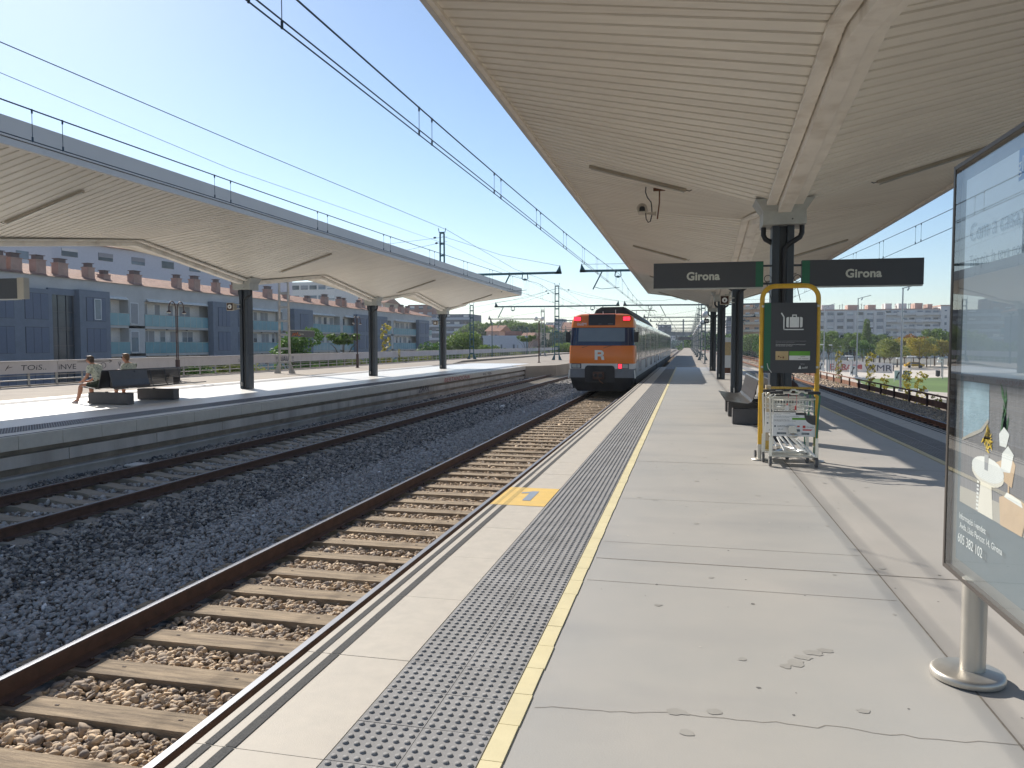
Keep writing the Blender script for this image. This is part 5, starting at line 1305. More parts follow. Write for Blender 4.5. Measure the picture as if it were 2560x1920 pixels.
for i, yy in enumerate((64.5, 86, 106, 126, 146, 166, 186, 206)):
    globe_lamp(1.55 if i else 1.42, yy, '%s pale globe lamp beyond the near columns' % ['nearest', 'second', 'third', 'fourth', 'fifth', 'sixth', 'seventh', 'eighth'][i], h=3.75, n=1, m='galv' if i else 'mast_far', rg=.30 if i == 0 else .26)
for i, (xx, yy) in enumerate(((-23.0, 70.0), (-23.2, 91.0), (-23.5, 113.5), (-23.5, 136))):
    r = thing('slim_lamp_post', '%s dark slim lamp post along the parapet past the far canopy' % ['leftmost', 'second', 'third', 'fourth'][i], 'street lamp', (xx, yy, 0), 'slim lamp posts by the parapet')
    b = MB(); b.cyl((xx, yy, 0), (xx, yy, 4.0), .06, 7, r2=.045); b.build('post', ['catenary_green'], r)
    b = MB(); b.bar((xx, yy, 4.0), (xx, yy - .5, 4.1), .09); b.bar((xx, yy, 4.0), (xx, yy + .5, 4.1), .09); b.build('lamp_head', ['catenary_green'], r)

# ================================================================== PARAPET on the left
r = thing('parapet', 'grey concrete parapet with graffiti and pipe railing along the far strip', 'parapet', (-24.6, 0, 0))
b = MB(); y = -6
while y < 300: b.box(-24.72, -24.58, y, min(y + 3.985, 300), .47, .93 + random.uniform(-.004, .004)); y += 4
b.build('panel', ['parapet'], r)
b = MB(); b.box(-24.76, -24.54, -6, 300, .932, .96); b.build('coping', ['parapet'], r)
b = MB(); b.box(-24.70, -24.58, -6, 300, -.05, .035); b.build('kerb', ['wall_recess'], r)
b = MB(); b.cyl((-24.6, -6, .22), (-24.6, 300, .22), .022, 6); b.build('pipe_rail', ['galv'], r)
b = MB(); b.cyl((-24.6, -6, .40), (-24.6, 300, .40), .014, 5); b.build('pipe_rail', ['galv'], r)
y = 6; n = 0
while n < 90: b = MB(); b.box(-24.64, -24.58, y - .025, y + .025, .03, .475); b.build('railing_post', ['galv'], r); y += 1.33; n += 1
gx = -24.57; gd, gu = (0, 1, 0), (0, 0, 1)
text('graffiti', 'TOiS..', 'graffiti', r, (gx, 24.2, .60), gd, gu, .20, .0, sx=1.7, shear=.1)
text('graffiti', 'iNVE', 'graffiti', r, (gx, 26.0, .58), gd, gu, .21, .0, sx=1.5)
text('graffiti', 'c.', 'graffiti', r, (gx, 28.36, .63), gd, gu, .10, .02)
text('graffiti', 'V', 'graffiti', r, (gx, 29.35, .62), gd, gu, .18, .0)
b = MB(); b.tube([(gx, 28.45 + .15 * math.cos(a), .68 + .12 * math.sin(a)) for a in [i * .42 for i in range(15)]], .010, 5, close=True)
b.tube([(gx, 27.0, .86), (gx, 28.95, .86)], .011, 5); b.tube([(gx, 28.8, .91), (gx, 28.98, .86), (gx, 28.82, .80)], .011, 5); b.tube([(gx, 23.55, .62), (gx, 23.7, .80), (gx, 23.6, .70), (gx, 23.85, .74)], .010, 5)
b.build('graffiti', ['graffiti'], r)
text('graffiti', '!! RiAUL !!', 'graffiti', r, (gx + .002, 42.65, .53), gd, gu, .31, .06, sx=1.15)
text('graffiti', '!! RiAUL !!', 'graffiti_white', r, (gx + .006, 42.70, .545), gd, gu, .285, .02, sx=1.17)
text('graffiti', 'SAULa', 'graffiti', r, (gx, 38.7, .6), gd, gu, .16, .0, sx=1.4)
# graffiti painted on the platform edge walls
r2_ = thing('wall_graffiti', 'faded red graffiti lettering on the edge of the platform across', 'graffiti', (-11.35, 36, -.2))
text('lettering', 'BERTANDONA', 'graffiti_red', r2_, (-11.353, 35.2, -.235), gd, gu, .20, .012, sx=2.3, shear=.1)
r2_ = thing('wall_graffiti', 'black tag graffiti on the wall under the platform edge across', 'graffiti', (-11.4, 33, -.5))
text('lettering', 'ZARK', 'graffiti', r2_, (-11.415, 31.7, -.52), gd, gu, .26, .02, sx=1.5, shear=.3)
r2_ = thing('wall_graffiti', 'small dark scribbles on the wall near the end of the platform across', 'graffiti', (-11.4, 44, -.2))
text('lettering', 'RG  YEBi', 'graffiti', r2_, (-11.353, 42.4, -.20), gd, gu, .14, .01, sx=2.6)

# ================================================================== SEATED MEN
def skin_mesh(name, joints, edges, m_, parent, sub=2, root=0, off=(0, 0, 0)):
    me = bpy.data.meshes.new(name + '_sk'); me.from_pydata([j[:3] for j in joints], edges, [])
    ob = bpy.data.objects.new(name + '_sk', me); COL.objects.link(ob)
    sk = ob.modifiers.new('skin', 'SKIN'); sk.use_smooth_shade = True
    ss = ob.modifiers.new('sub', 'SUBSURF'); ss.levels = sub; ss.render_levels = sub
    for i, j in enumerate(joints):
        rr_ = j[3] if isinstance(j[3], (tuple, list)) else (j[3], j[3])
        me.skin_vertices[0].data[i].radius = rr_
        me.skin_vertices[0].data[i].use_root = (i == root)
    dg = bpy.context.evaluated_depsgraph_get(); m2 = bpy.data.meshes.new_from_object(ob.evaluated_get(dg)); bpy.data.objects.remove(ob)
    m2.name = name; m2.materials.clear(); m2.materials.append(M[m_])
    for p in m2.polygons: p.use_smooth = True
    o = bpy.data.objects.new(name, m2); COL.objects.link(o)
    if parent: o.parent = parent
    OFF[o.name] = Vector((0, 0, 0))
    return o
def seated_man(loc, rot, label, hair, pose):
    """local frame: faces +x, seat height .45 at origin x=0; y to his left"""
    root = thing('person', label, 'person', loc, 'two men sitting on the far bench', rot=rot, world=False)
    P = pose
    J = []; E_ = []
    def j(x, y, z, r_): J.append((x, y, z, r_)); return len(J) - 1
    pel = j(0, 0, .54, (.15, .125)); sp1 = j(P['lean'] * .28, 0, .70, (.145, .115)); sp2 = j(P['lean'] * .75, 0, .88, (.165, .12)); ch = j(P['lean'] * 1.0, 0, 1.00, (.15, .105))
    nk = j(P['lean'] * 1.12 + .03, 0, 1.075, .058); hb = j(P['lean'] * 1.15 + .075, 0, 1.125, .06); 
    E_ += [(pel, sp1), (sp1, sp2), (sp2, ch), (ch, nk), (nk, hb)]
    hx, hz = P['head']
    h1 = j(hx, 0, hz, (.083, .10)); h2 = j(hx - .01, 0, hz + .075, (.075, .088)); jaw = j(hx + .035, 0, hz - .065, (.05, .055))
    E_ += [(hb, h1), (h1, h2), (h1, jaw)]
    nose = j(hx + .092, 0, hz - .015, .014); E_ += [(h1, nose)]
    hands = []
    for s in (-1, 1):
        sh = j(P['lean'] * 1.0 + .01, s * .17, 1.01, .062); el = j(*P['elbow'](s), .044); wr = j(*P['wrist'](s), .029); pm = j(*P['palm'](s), (.032, .022))
        E_ += [(ch, sh), (sh, el), (el, wr), (wr, pm)]
        px_, py_, pz_ = P['palm'](s)
        for k in range(4):
            f1 = j(px_ + .045, py_ + (k - 1.5) * .019, pz_ - .012, .0095); f2 = j(px_ + .072 - abs(k - 1.5) * .006, py_ + (k - 1.5) * .021, pz_ - .038, .008); E_ += [(pm, f1), (f1, f2)]
        th = j(px_ + .02, py_ - s * .038, pz_ - .01, .010); E_ += [(pm, th)]
        hp = j(.02, s * .095, .53, .095); kn = j(*P['knee'](s), .062); cf = j(*P['calf'](s), .060); an = j(*P['ankle'](s), .037); ft = j(*P['toe'](s), .03)
        E_ += [(pel, hp), (hp, kn), (kn, cf), (cf, an), (an, ft)]
    body = skin_mesh('body', J, E_, 'skin', root)
    # shirt
    S = []; SE = []
    def q(x, y, z, r_): S.append((x, y, z, r_)); return len(S) - 1
    a0 = q(-.01, 0, .50, (.185, .155)); a1 = q(P['lean'] * .28, 0, .70, (.175, .145)); a2 = q(P['lean'] * .75, 0, .88, (.19, .145)); a3 = q(P['lean'] * 1.0, 0, 1.01, (.165, .118)); a4 = q(P['lean'] * 1.07 + .01, 0, 1.055, (.075, .07))
    SE += [(a0, a1), (a1, a2), (a2, a3), (a3, a4)]
    for s in (-1, 1):
        b0 = q(P['lean'] + .01, s * .175, 1.005, .082); e = P['elbow'](s); t = .72
        b1 = q((P['lean'] + .01) * (1 - t) + e[0] * t, s * .175 * (1 - t) + e[1] * t, 1.005 * (1 - t) + e[2] * t, .066); SE += [(a3, b0), (b0, b1)]
    skin_mesh('shirt', S, SE, 'shirt', root)
    S = []; SE = []
    c0 = q(.0, 0, .53, (.172, .125))
    for s in (-1, 1):
        k = P['knee'](s); c1 = q(.05, s * .10, .525, .108); c2 = q(k[0] * .72, s * .10 * .28 + k[1] * .72, .525 * .28 + k[2] * .72, .092); SE += [(c0, c1), (c1, c2)]
    skin_mesh('shorts', S, SE, 'cloth_dark', root)
    b = MB(); b.ball((hx - .022, 0, hz + .062), .098, 16, sc=(1.0, .90, .80)); b.ball((hx - .062, 0, hz + .0), .075, 12, sc=(.75, 1.0, 1.1)); b.ball((hx + .045, 0, hz + .105), .05, 10, sc=(1, 1.1, .6))
    o = b.build('hair', [hair], None); o.parent = root
    b = MB(); b.bar((hx + .083, -.065, hz + .018), (hx + .083, .065, hz + .018), .035, .028)
    for s in (-1, 1): b.bar((hx + .083, s * .068, hz + .02), (hx - .01, s * .083, hz + .02), .006)
    o = b.build('sunglasses', ['black'], None); o.parent = root
    b = MB()
    b.bar((hx + .085, -.022, hz - .060), (hx + .085, .022, hz - .060), .006, .008); o = b.build('mouth', ['rust'], None); o.parent = root
    for s in (-1, 1):
        b = MB(); b.ball((hx - .005, s * .082, hz + .0), .026, 8, sc=(.7, .4, 1.1)); o = b.build('ear', ['skin'], None); o.parent = root
        an = P['ankle'](s); b = MB()
        S = []; SE = []; s0 = q(an[0] - .035, an[1], .045, (.044, .04)); s1 = q(an[0] + .05, an[1], .042, (.045, .038)); s2 = q(an[0] + .165, an[1], .034, (.04, .028)); s3 = q(an[0] - .01, an[1], .085, .045); SE += [(s0, s1), (s1, s2), (s0, s3)]
        skin_mesh('shoe', S, SE, 'shoe' if s > 0 or hair == 'hair_fair' else 'shoe_brown', root)
    return root
pose1 = dict(lean=.20, head=(.335, 1.165), elbow=lambda s: (.27, s * .215, .74), wrist=lambda s: (.47, s * .15, .605), palm=lambda s: (.515, s * .10, .605),
             knee=lambda s: (.47 + .05 * s, s * .13, .50), calf=lambda s: (.47 + .07 * s, s * .13, .34), ankle=lambda s: (.50 + .13 * s, s * .13, .10), toe=lambda s: (.62 + .13 * s, s * .13, .05))
seated_man((-15.42, 17.78, -.015), PI + R(6), 'leaning young man in a patterned shirt and dark shorts at the bench end', 'hair_brown', pose1)
pose2 = dict(lean=.13, head=(.245, 1.215), elbow=lambda s: (.20, s * .23, .80), wrist=lambda s: (.40, s * .10, .86), palm=lambda s: (.44, s * .06, .88),
             knee=lambda s: (.46, s * .14, .50), calf=lambda s: (.46, s * .14, .34), ankle=lambda s: (.46, s * .14, .10), toe=lambda s: (.58, s * .14, .05))
seated_man((-15.36, 18.92, -.015), PI - R(2), 'fair haired man in sunglasses behind the bench backrest, looking at his phone', 'hair_fair', pose2)
r = thing('phone', 'white phone held by the fair haired man', 'phone', (-15.82, 18.90, .86)); b = MB(); b.box(-15.86, -15.79, 18.88, 18.97, .865, .875); b.build('case', ['lampwhite'], r)

# ================================================================== BUILDINGS
def px2(px, py, Y): return at(px, py, Y)
# --- long three storey block on the left, facade along the track
FX = -57.8; FB = -5.4
L = thing('apartment_block', 'long low grey stone apartment block with teal glass balconies and tiled roof', 'building', (FX - 6, 110, FB))
b = MB(); b.box(FX - 12, FX - 1.1, 44, 170, FB, 7.9); b.box(FX - 1.1, FX, 44, 170, 6.25, 7.9)
for z in (.30, 3.28, -2.7): b.box(FX - 1.1, FX, 67.3, 170, z, z + .28)
b.box(FX - 1.1, FX, 44, 67.4, FB, 6.25)
for (a, c) in ((70.75, 73.25), (102.6, 104.7), (121.7, 122.9), (145.0, 146.2)): b.box(FX - 1.1, FX, a, c, FB, 6.25)
b.build('wall', ['stone_clad'], L)
b = MB(); b.add([(FX + .25, 43.6, 7.88), (FX + .25, 170.4, 7.88), (FX - 6, 170.4, 9.55), (FX - 6, 43.6, 9.55), (FX - 12.2, 170.4, 7.88), (FX - 12.2, 43.6, 7.88)], [(0, 1, 2, 3), (3, 2, 4, 5), (0, 3, 5), (1, 4, 2)]); roof = b.build('roof', ['roof_tiles'], L)
def blue_volume(y0, y1, top=6.85, out=.75):
    b = MB(); b.box(FX, FX + out, y0, y1, FB, top); v = b.build('clad_bay', ['stone_blue'], L)
    for (z0, z1) in ((3.85, 6.15), (.80, 3.1), (-2.2, .1)):
        n = max(1, int((y1 - y0) / 3.2)); w = (y1 - y0) / n
        for k in range(n):
            yc = y0 + w * (k + .5)
            for q in (-.75, .1, .95):
                b = MB(); b.box(FX + out, FX + out + .05, yc + q - .40, yc + q + .40, z0, z1); b.build('sliding_shutter', ['shutter_blue'], v)
            b = MB(); b.box(FX + out, FX + out + .02, yc - 1.2, yc + 1.4, z0 - .02, z1 + .03); b.build('track', ['pane_dark'], v)
    return v
def window(y0, y1, z0, z1, x, shut=0.5, frame='white', pane='pane_mid', parent=L):
    b = MB(); t = .06
    b.box(x, x + .05, y0, y1, z1 - t, z1); b.box(x, x + .05, y0, y1, z0, z0 + t); b.box(x, x + .05, y0, y0 + t, z0, z1); b.box(x, x + .05, y1 - t, y1, z0, z1)
    if y1 - y0 > 1.3: b.box(x, x + .05, (y0 + y1) / 2 - t / 2, (y0 + y1) / 2 + t / 2, z0, z1)
    w = b.build('window', [frame], parent)
    b = MB(); b.box(x - .02, x + .02, y0 + t, y1 - t, z0 + t, z1 - t); b.build('pane', [pane], w)
    if shut > .02:
        b = MB(); b.box(x + .022, x + .048, y0 + t, y1 - t, z1 - t - (z1 - z0 - 2 * t) * shut, z1 - t); b.build('roller_shutter', ['shutter_grey'], w)
def balcony_bay(y0, y1):
    b = MB(); b.box(FX - 1.12, FX - 1.06, y0, y1, FB, 6.25); b.build('recess_wall', ['render_pale'], L)
    for (zb, zt) in ((3.55, 4.8), (.57, 1.8), (-2.43, -1.2)):
        b = MB(); b.box(FX + .02, FX + .07, y0 - .1, y1 + .1, zb, zt); g = b.build('glass_balustrade', ['glass_teal'], L)
        b = MB(); n = int((y1 - y0) / 1.1)
        for k in range(1, n): b.box(FX + .071, FX + .08, y0 + k * (y1 - y0) / n - .015, y0 + k * (y1 - y0) / n + .015, zb, zt)
        b.box(FX + .0, FX + .09, y0 - .1, y1 + .1, zt, zt + .04)
        b.build('rail', ['zinc'], g)
        y = y0 + .7
        while y < y1 - 1.2:
            w = random.choice([1.2, 2.1, 2.1, 1.0]); w = min(w, y1 - .4 - y)
            window(y, y + w, zb + .2, zb + 2.55, FX - 1.06, shut=random.choice([1.0, .95, .55, .3, .75, 0]), pane=random.choice(['pane_dark', 'pane_mid', 'pane_mid']))
            y += w + random.uniform(.7, 1.3)
        for q in np.arange(y0 + 1.2, y1, 3.6):
            b = MB(); b.bar((FX - .9, q, zb - .35), (FX - .9, q, zb - .18), .18); b.build('ceiling_lamp', ['black'], L)
def awning_strip(y0, y1):
    b = MB(); b.prism([(FX, 6.55), (FX + .35, 6.30), (FX + .35, 6.22), (FX, 6.45)], 'y', y0, y1); b.build('awning', ['awning'], L)
blue_volume(44, 51.5); blue_volume(52.5, 59.9, 6.6); blue_volume(63.2, 67.2)
b = MB(); b.box(FX + .02, FX + .10, 60.0, 63.1, FB, 6.2); gl = b.build('stair_glazing', ['pane_dark'], L)
b = MB()
for y in (60.2, 61.2, 62.2, 63.0): b.box(FX + .10, FX + .16, y - .05, y + .05, FB, 6.2)
for z in (4.6, 3.1, 2.9, 1.4, .0, -.2): b.box(FX + .10, FX + .15, 60, 63.1, z, z + .08)
b.build('glazing_bars', ['column'], gl)
b = MB(); b.box(FX + .02, FX + .3, 60.0, 63.1, 6.2, 6.8); b.build('lintel', ['stone_blue'], L)
for (a, c) in ((67.5, 70.7), (73.3, 84.4), (93.6, 102.5), (110.8, 121.6), (123.0, 127.0), (141.6, 144.9), (146.3, 159.3), (166.5, 169.8)): balcony_bay(a, c)
for (a, c) in ((84.6, 93.4), (104.8, 110.6), (127.2, 134.0), (134.2, 141.3), (159.5, 166.2)): blue_volume(a, c)
for (a, c) in ((67.6, 70.4), (73.5, 84.2), (94, 102), (110.8, 119.5), (123.5, 126.8), (147, 158)): awning_strip(a, c)
window(70.95, 72.2, 3.7, 6.0, FX + .01, 1.0); window(70.95, 72.2, .7, 3.0, FX + .01, .3); window(65.0, 65.9, 4.0, 6.05, FX + .81, 0, frame='white')
for (y, h, w) in ((56.2, 9.8, 1.3), (57.8, 9.77, 1.5), (60.5, 9.87, 1.4), (63.1, 9.82, 1.5), (66.7, 9.75, 1.1), (67.6, 9.5, .8), (69.9, 9.34, 1.2), (73.4, 9.61, 1.6), (80.5, 9.8, 1.1), (83.9, 9.95, 1.5), (88.3, 9.88, 1.0), (92.5, 9.9, 1.2), (100.8, 9.91, 1.7), (107.7, 9.55, 1.0), (114.4, 9.4, 1.5), (118.7, 9.87, 1.7), (124.1, 9.8, 1.2), (126, 9.7, 1.1), (132.3, 9.66, 1.2), (136, 9.4, 1.6), (148.8, 9.6, 1.4), (154, 9.9, 2.4), (157.4, 9.8, 1.2)):
    x = FX - 1.3 - (0.9 if h < 9.6 else 0); w *= .8
    b = MB(); b.box(x - .40, x + .40, y - w / 2, y + w / 2, 8.0, h - .5); b.box(x - .47, x + .47, y - w / 2 - .06, y + w / 2 + .06, h - .5, h - .42); c = b.build('chimney', ['chimney'], roof)
    b = MB(); b.box(x - .28, x + .28, y - w / 2 + .15, y + w / 2 - .15, h - .42, h - .08); b.box(x - .4, x + .4, y - w / 2 + .05, y + w / 2 - .05, h - .06, h); b.build('chimney_cap', ['chimney_cap'], c)

# generic block: box with windows on chosen faces
def block(name, label, cat, cx, cy, w, d, z0, z1, rot, wallm, floors, bays, fh=3.0, roofm=None, roofh=0, face='both', wm='pane_mid', ww=.5, wh=.5, bal=False, balm=None, parapet_=0.0, zoff=.8, extra=None, band_=None):
    r = thing(name, label, cat, (cx, cy, z0), None, rot=rot, world=False)
    H = z1 - z0
    b = MB(); b.box(-w / 2, w / 2, -d / 2, d / 2, 0, H); b.build('wall', [wallm], r)
    if roofm:
        b = MB(); e = .5
        b.add([(-w / 2 - e, -d / 2 - e, H), (w / 2 + e, -d / 2 - e, H), (w / 2 + e, d / 2 + e, H), (-w / 2 - e, d / 2 + e, H), (-w / 2 - e, 0, H + roofh), (w / 2 + e, 0, H + roofh)],
              [(0, 1, 5, 4), (2, 3, 4, 5), (3, 0, 4), (1, 2, 5), (0, 3, 2, 1)]); b.build('roof', [roofm], r)
    elif parapet_:
        b = MB(); b.box(-w / 2 - .15, w / 2 + .15, -d / 2 - .15, d / 2 + .15, H, H + parapet_); b.build('cornice', [band_ or wallm], r)
    n = 0
    for f in range(floors):
        zb = H - (f + 1) * fh + zoff
        if zb < 0: break
        for k in range(bays):
            xc = -w / 2 + w * (k + .5) / bays; hw = w / bays * ww / 2
            if n < 95:
                sh = random.choice([0, 0, .35, .55, .8])
                b = MB(); b.box(xc - hw, xc + hw, -d / 2 - .06, -d / 2 + .05, zb, zb + fh * wh); wd = b.build('window', [random.choice([wm, 'pane_dark'])], r)
                if sh: b = MB(); b.box(xc - hw, xc + hw, -d / 2 - .09, -d / 2 - .06, zb + fh * wh * (1 - sh), zb + fh * wh); b.build('roller_shutter', ['shutter_grey' if random.random() < .5 else 'white_matt'], wd)
                n += 1
        if bal:
            b = MB(); b.box(-w / 2 - .1, w / 2 + .1, -d / 2 - 1.3, -d / 2, zb - .35, zb - .15); b.box(-w / 2 - .1, w / 2 + .1, -d / 2 - 1.3, -d / 2 - 1.2, zb - .15, zb + .65); b.build('balcony', [balm or wallm], r)
    if extra: extra(r, w, d, H)
    return r
def roof_boxes(r, w, d, H):
    for q, ww_ in ((-.38, .12), (-.12, .15), (.17, .13), (.38, .09)):
        b = MB(); b.box(w * q - w * ww_ / 2, w * q + w * ww_ / 2, -d * .2, d * .2, H, H + random.uniform(2.4, 3.6)); b.build('roof_room', ['render_pink' if q > 0 else 'render_pale'], r)
    for q in (-.45, -.3, -.22, -.2, -.05, .03, .06, .28, .31):
        b = MB(); hh = random.uniform(2, 4); b.cyl((w * q, 0, H), (w * q, 0, H + hh), .12, 5); b.bar((w * q - .5, 0, H + hh * .85), (w * q + .5, 0, H + hh * .85), .08); b.build('roof_aerial', ['mast_far'], r)
# right: wide block beyond the park (fins and long balconies)
Yb = 360
pA, pB, pC, pD = at(2040, 780, Yb), at(2213, 778, Yb), at(2352, 777, Yb), at(2480, 774, Yb)
zt = 1.6 + .0405 * Yb; zg = GZ
wA = pB.x - pA.x + 8; xA = (pA.x - 8 + pB.x) / 2
r = block('apartment_building', 'wide grey apartment building with vertical fins beyond the park, left half', 'building', xA, Yb + 8, wA, 16, zg, zt, 0, 'render_grey', 6, 9, fh=2.95, ww=.62, wh=.44, zoff=.9, parapet_=.5, band_='render_pink', extra=roof_boxes)
for k in range(10):
    b = MB(); x = -wA / 2 + wA * k / 9; b.box(x - .35, x + .35, -8.5, -8, 0, zt - zg - .8); b.build('fin', ['render_pale'], r)
wC = pC.x - pB.x; xC = (pC.x + pB.x) / 2
r = block('apartment_building', 'grey apartment building with long curved balconies beyond the park, right half', 'building', xC, Yb + 9, wC, 16, zg, zt + .2, 0, 'render_grey', 6, 7, fh=2.95, ww=.66, wh=.52, zoff=.9, parapet_=.4, band_='render_pink', bal=True, balm='render_grey', extra=roof_boxes)
for f in range(6):
    for q in (-.22, .12):
        b = MB(); zb = zt - zg - (f + 1) * 2.95 + .5; b.box(wC * q - 1.4, wC * q + 1.4, -9.6, -9.35, zb, zb + 1.5); b.build('balcony_pier', ['render_pale'], r)
wD = pD.x - pC.x
block('apartment_building', 'plain pinkish end block right of the curved balconies, half behind the glass panel', 'building', (pD.x + pC.x) / 2, Yb + 9, wD, 18, zg, zt + 1.5, 0, 'render_grey', 6, 5, fh=2.95, ww=.22, wh=.4, parapet_=.5, band_='render_pink')
# towers seen between the near columns
pa, pb_ = at(1925, 770, 330), at(1990, 770, 330)
block('apartment_tower', 'sunlit orange and cream apartment tower between the column and the sign', 'building', at(1905, 800, 330).x, 330, 17, 14, GZ, 1.6 + (860 - 762) / 1922 * 322, R(-38), 'render_orange', 9, 4, bal=True, balm='render_cream', ww=.45)
block('apartment_tower', 'cream apartment tower standing right behind the orange one', 'building', at(1940, 800, 345).x, 346, 12, 12, GZ, 1.6 + (860 - 770) / 1922 * 340, R(-38), 'render_cream', 8, 3, bal=True, balm='render_grey', ww=.45)
block('office_block', 'dark glass block left of the orange tower', 'building', at(1868, 800, 380).x, 380, 16, 12, GZ, 1.6 + (860 - 792) / 1922 * 372, R(-20), 'block_dark', 8, 4, ww=.7)
block('apartment_tower', 'narrow pale tower between two near columns', 'building', at(1838, 800, 420).x, 420, 10, 12, GZ, 1.6 + (860 - 800) / 1922 * 410, 0, 'render_pale', 7, 3, ww=.5)
# left side beyond the parapet
def facing(px): # rotation so that the facade looks at the camera
    p = at(px, 860, 100); return math.atan2(-p.x, p.y) if False else -math.atan2(p.x, p.y)
def bg(name, label, px0, px1, ytop, Y, wallm, floors, bays, depth=14, roofm=None, roofh=2.5, **k):
    a, c = at(px0, ytop, Y), at(px1, ytop, Y); w = (c - a).length; cx = (a.x + c.x) / 2
    return block(name, label, 'building', cx, Y + depth / 2, w, depth, -5.4, a.z, k.pop('rot', 0), wallm, floors, bays, roofm=roofm, roofh=roofh, **k)
bg('apartment_building', 'dark slate apartment building with pale awnings left of the pale low house', 1062, 1177, 786, 330, 'block_dark', 7, 5, ww=.55, wh=.6, bal=True, balm='render_blue', depth=18)
r = bg('apartment_building', 'brown brick top storey peeping over the end of the long stone block', 1020, 1085, 762, 350, 'brick', 5, 3, depth=14)
# white house up the slope behind the long block
r = block('hillside_house', 'large white house with tiled roof on the slope behind the stone block', 'building', -86, 112, 52, 16, -5.4, 15.3, R(83), 'render_white', 2, 9, fh=3.3, roofm='roof_tiles', roofh=4.2, ww=.42, wh=.32, zoff=1.3)
b = MB(); b.box(-26, 26, -9.6, -8.05, 10.2, 15.4); b.build('terrace', ['render_cream'], r)
block('hillside_house', 'plain white gabled house at the far left behind the chimneys', 'building', -88, 70, 26, 18, -5.4, 14.3, R(88), 'render_white', 1, 3, fh=3.2, ww=.2, wh=.3, roofm='roof_tiles', roofh=3.0)
bg('apartment_building', 'pale building with dark glazing under the middle of the far canopy', 728, 838, 706, 210, 'render_pale', 4, 5, depth=16, ww=.8, wh=.4)
bg('apartment_building', 'pink building partly hidden by the second far column', 830, 905, 730, 230, 'render_pink', 4, 4, depth=16, roofm='roof_tiles', roofh=2)
bg('apartment_building', 'small distant cream house right of the second far column', 905, 962, 757, 260, 'render_cream', 3, 3, depth=14, roofm='roof_tiles', roofh=2)
# houses between the far canopy and the train
bg('low_house', 'long pale flat roofed house with two blue windows behind the parapet', 1208, 1300, 845, 190, 'render_blue', 1, 3, fh=5.0, ww=.14, wh=.55, zoff=.6, parapet_=.6, depth=18)
bg('garden_house', 'small peach gabled house above the pale flat roofed one', 1216, 1248, 828, 215, 'render_pink', 1, 2, fh=3, ww=.35, wh=.4, roofm='roof_tiles', roofh=1.8, rot=R(90) if False else 0)
bg('brick_house', 'dark brick box on top of the pale flat roofed house', 1262, 1290, 828, 205, 'brick', 1, 1, fh=9, ww=.01, wh=.01, depth=8)
bg('low_house', 'blue grey annex right of the pale flat roofed house', 1288, 1300, 840, 186, 'render_blue', 1, 1, fh=6, ww=.2, depth=10)
bg('villa', 'peach villa with a tiled roof between the annex and the beige block', 1299, 1322, 850, 200, 'render_pink', 1, 2, fh=3.4, ww=.16, wh=.3, roofm='roof_tiles', roofh=2.0)
bg('villa', 'beige two storey block behind the twin globe lamp', 1318, 1352, 834, 215, 'render_cream', 2, 2, fh=4, ww=.2, wh=.3, parapet_=.3, depth=14)
bg('hillside_house', 'cream houses on the hill left of the green mast', 1352, 1375, 823, 330, 'render_cream', 2, 3, roofm='roof_tiles', roofh=2, ww=.3)
bg('hillside_house', 'cream tile roofed house on the hill right of the green mast', 1404, 1432, 822, 330, 'render_pink', 2, 3, roofm='roof_tiles', roofh=3, ww=.3)
bg('hillside_house', 'lower cream house with an arcade beside the train', 1392, 1430, 838, 300, 'render_cream', 2, 4, roofm='roof_tiles', roofh=2, ww=.4)
r = bg('hotel', 'distant blue grey hotel block on the hill behind the green mast', 1365, 1428, 806, 620, 'block_dark', 5, 8, depth=30)
bg('hotel', 'upper stepped part of the distant hill hotel', 1388, 1408, 797, 640, 'block_dark', 2, 3, depth=20)
bg('apartment_building', 'distant grey building above the rear of the train', 1645, 1677, 812, 520, 'block_dark', 6, 4, depth=20)
bg('apartment_building', 'faint far building just right of the grey one over the train', 1677, 1688, 829, 600, 'render_grey', 4, 2, depth=20)

# ================================================================== TREES
def leaf_cloud(lobes, n, size, flat=0.0, seed=0):
    g = np.random.default_rng(seed); P = []
    wts = np.array([(a * c * d_) ** .67 for (_, _, _, a, c, d_) in lobes]); wts = wts / wts.sum(); cnt = g.multinomial(n, wts)
    for (cx, cy, cz_, a, c, d_), k in zip(lobes, cnt):
        u = g.normal(size=(k, 3)); u /= np.linalg.norm(u, axis=1)[:, None]; rad = g.uniform(0.35, 1, k) ** 0.45
        P.append(np.array([cx, cy, cz_]) + u * rad[:, None] * np.array([a, c, d_]))
    P = np.concatenate(P); k = len(P)
    t = g.normal(size=(k, 3)); t /= np.linalg.norm(t, axis=1)[:, None]; q = g.normal(size=(k, 3)); q -= t * (q * t).sum(1)[:, None]; q /= np.linalg.norm(q, axis=1)[:, None]
    s = size * g.uniform(.6, 1.4, k)[:, None]
    v = np.stack([P - t * s, P + q * s * .45, P + t * s, P - q * s * .45], 1)
    f = np.arange(4 * k).reshape(k, 4); return v.reshape(-1, 3), f
TREES = {}
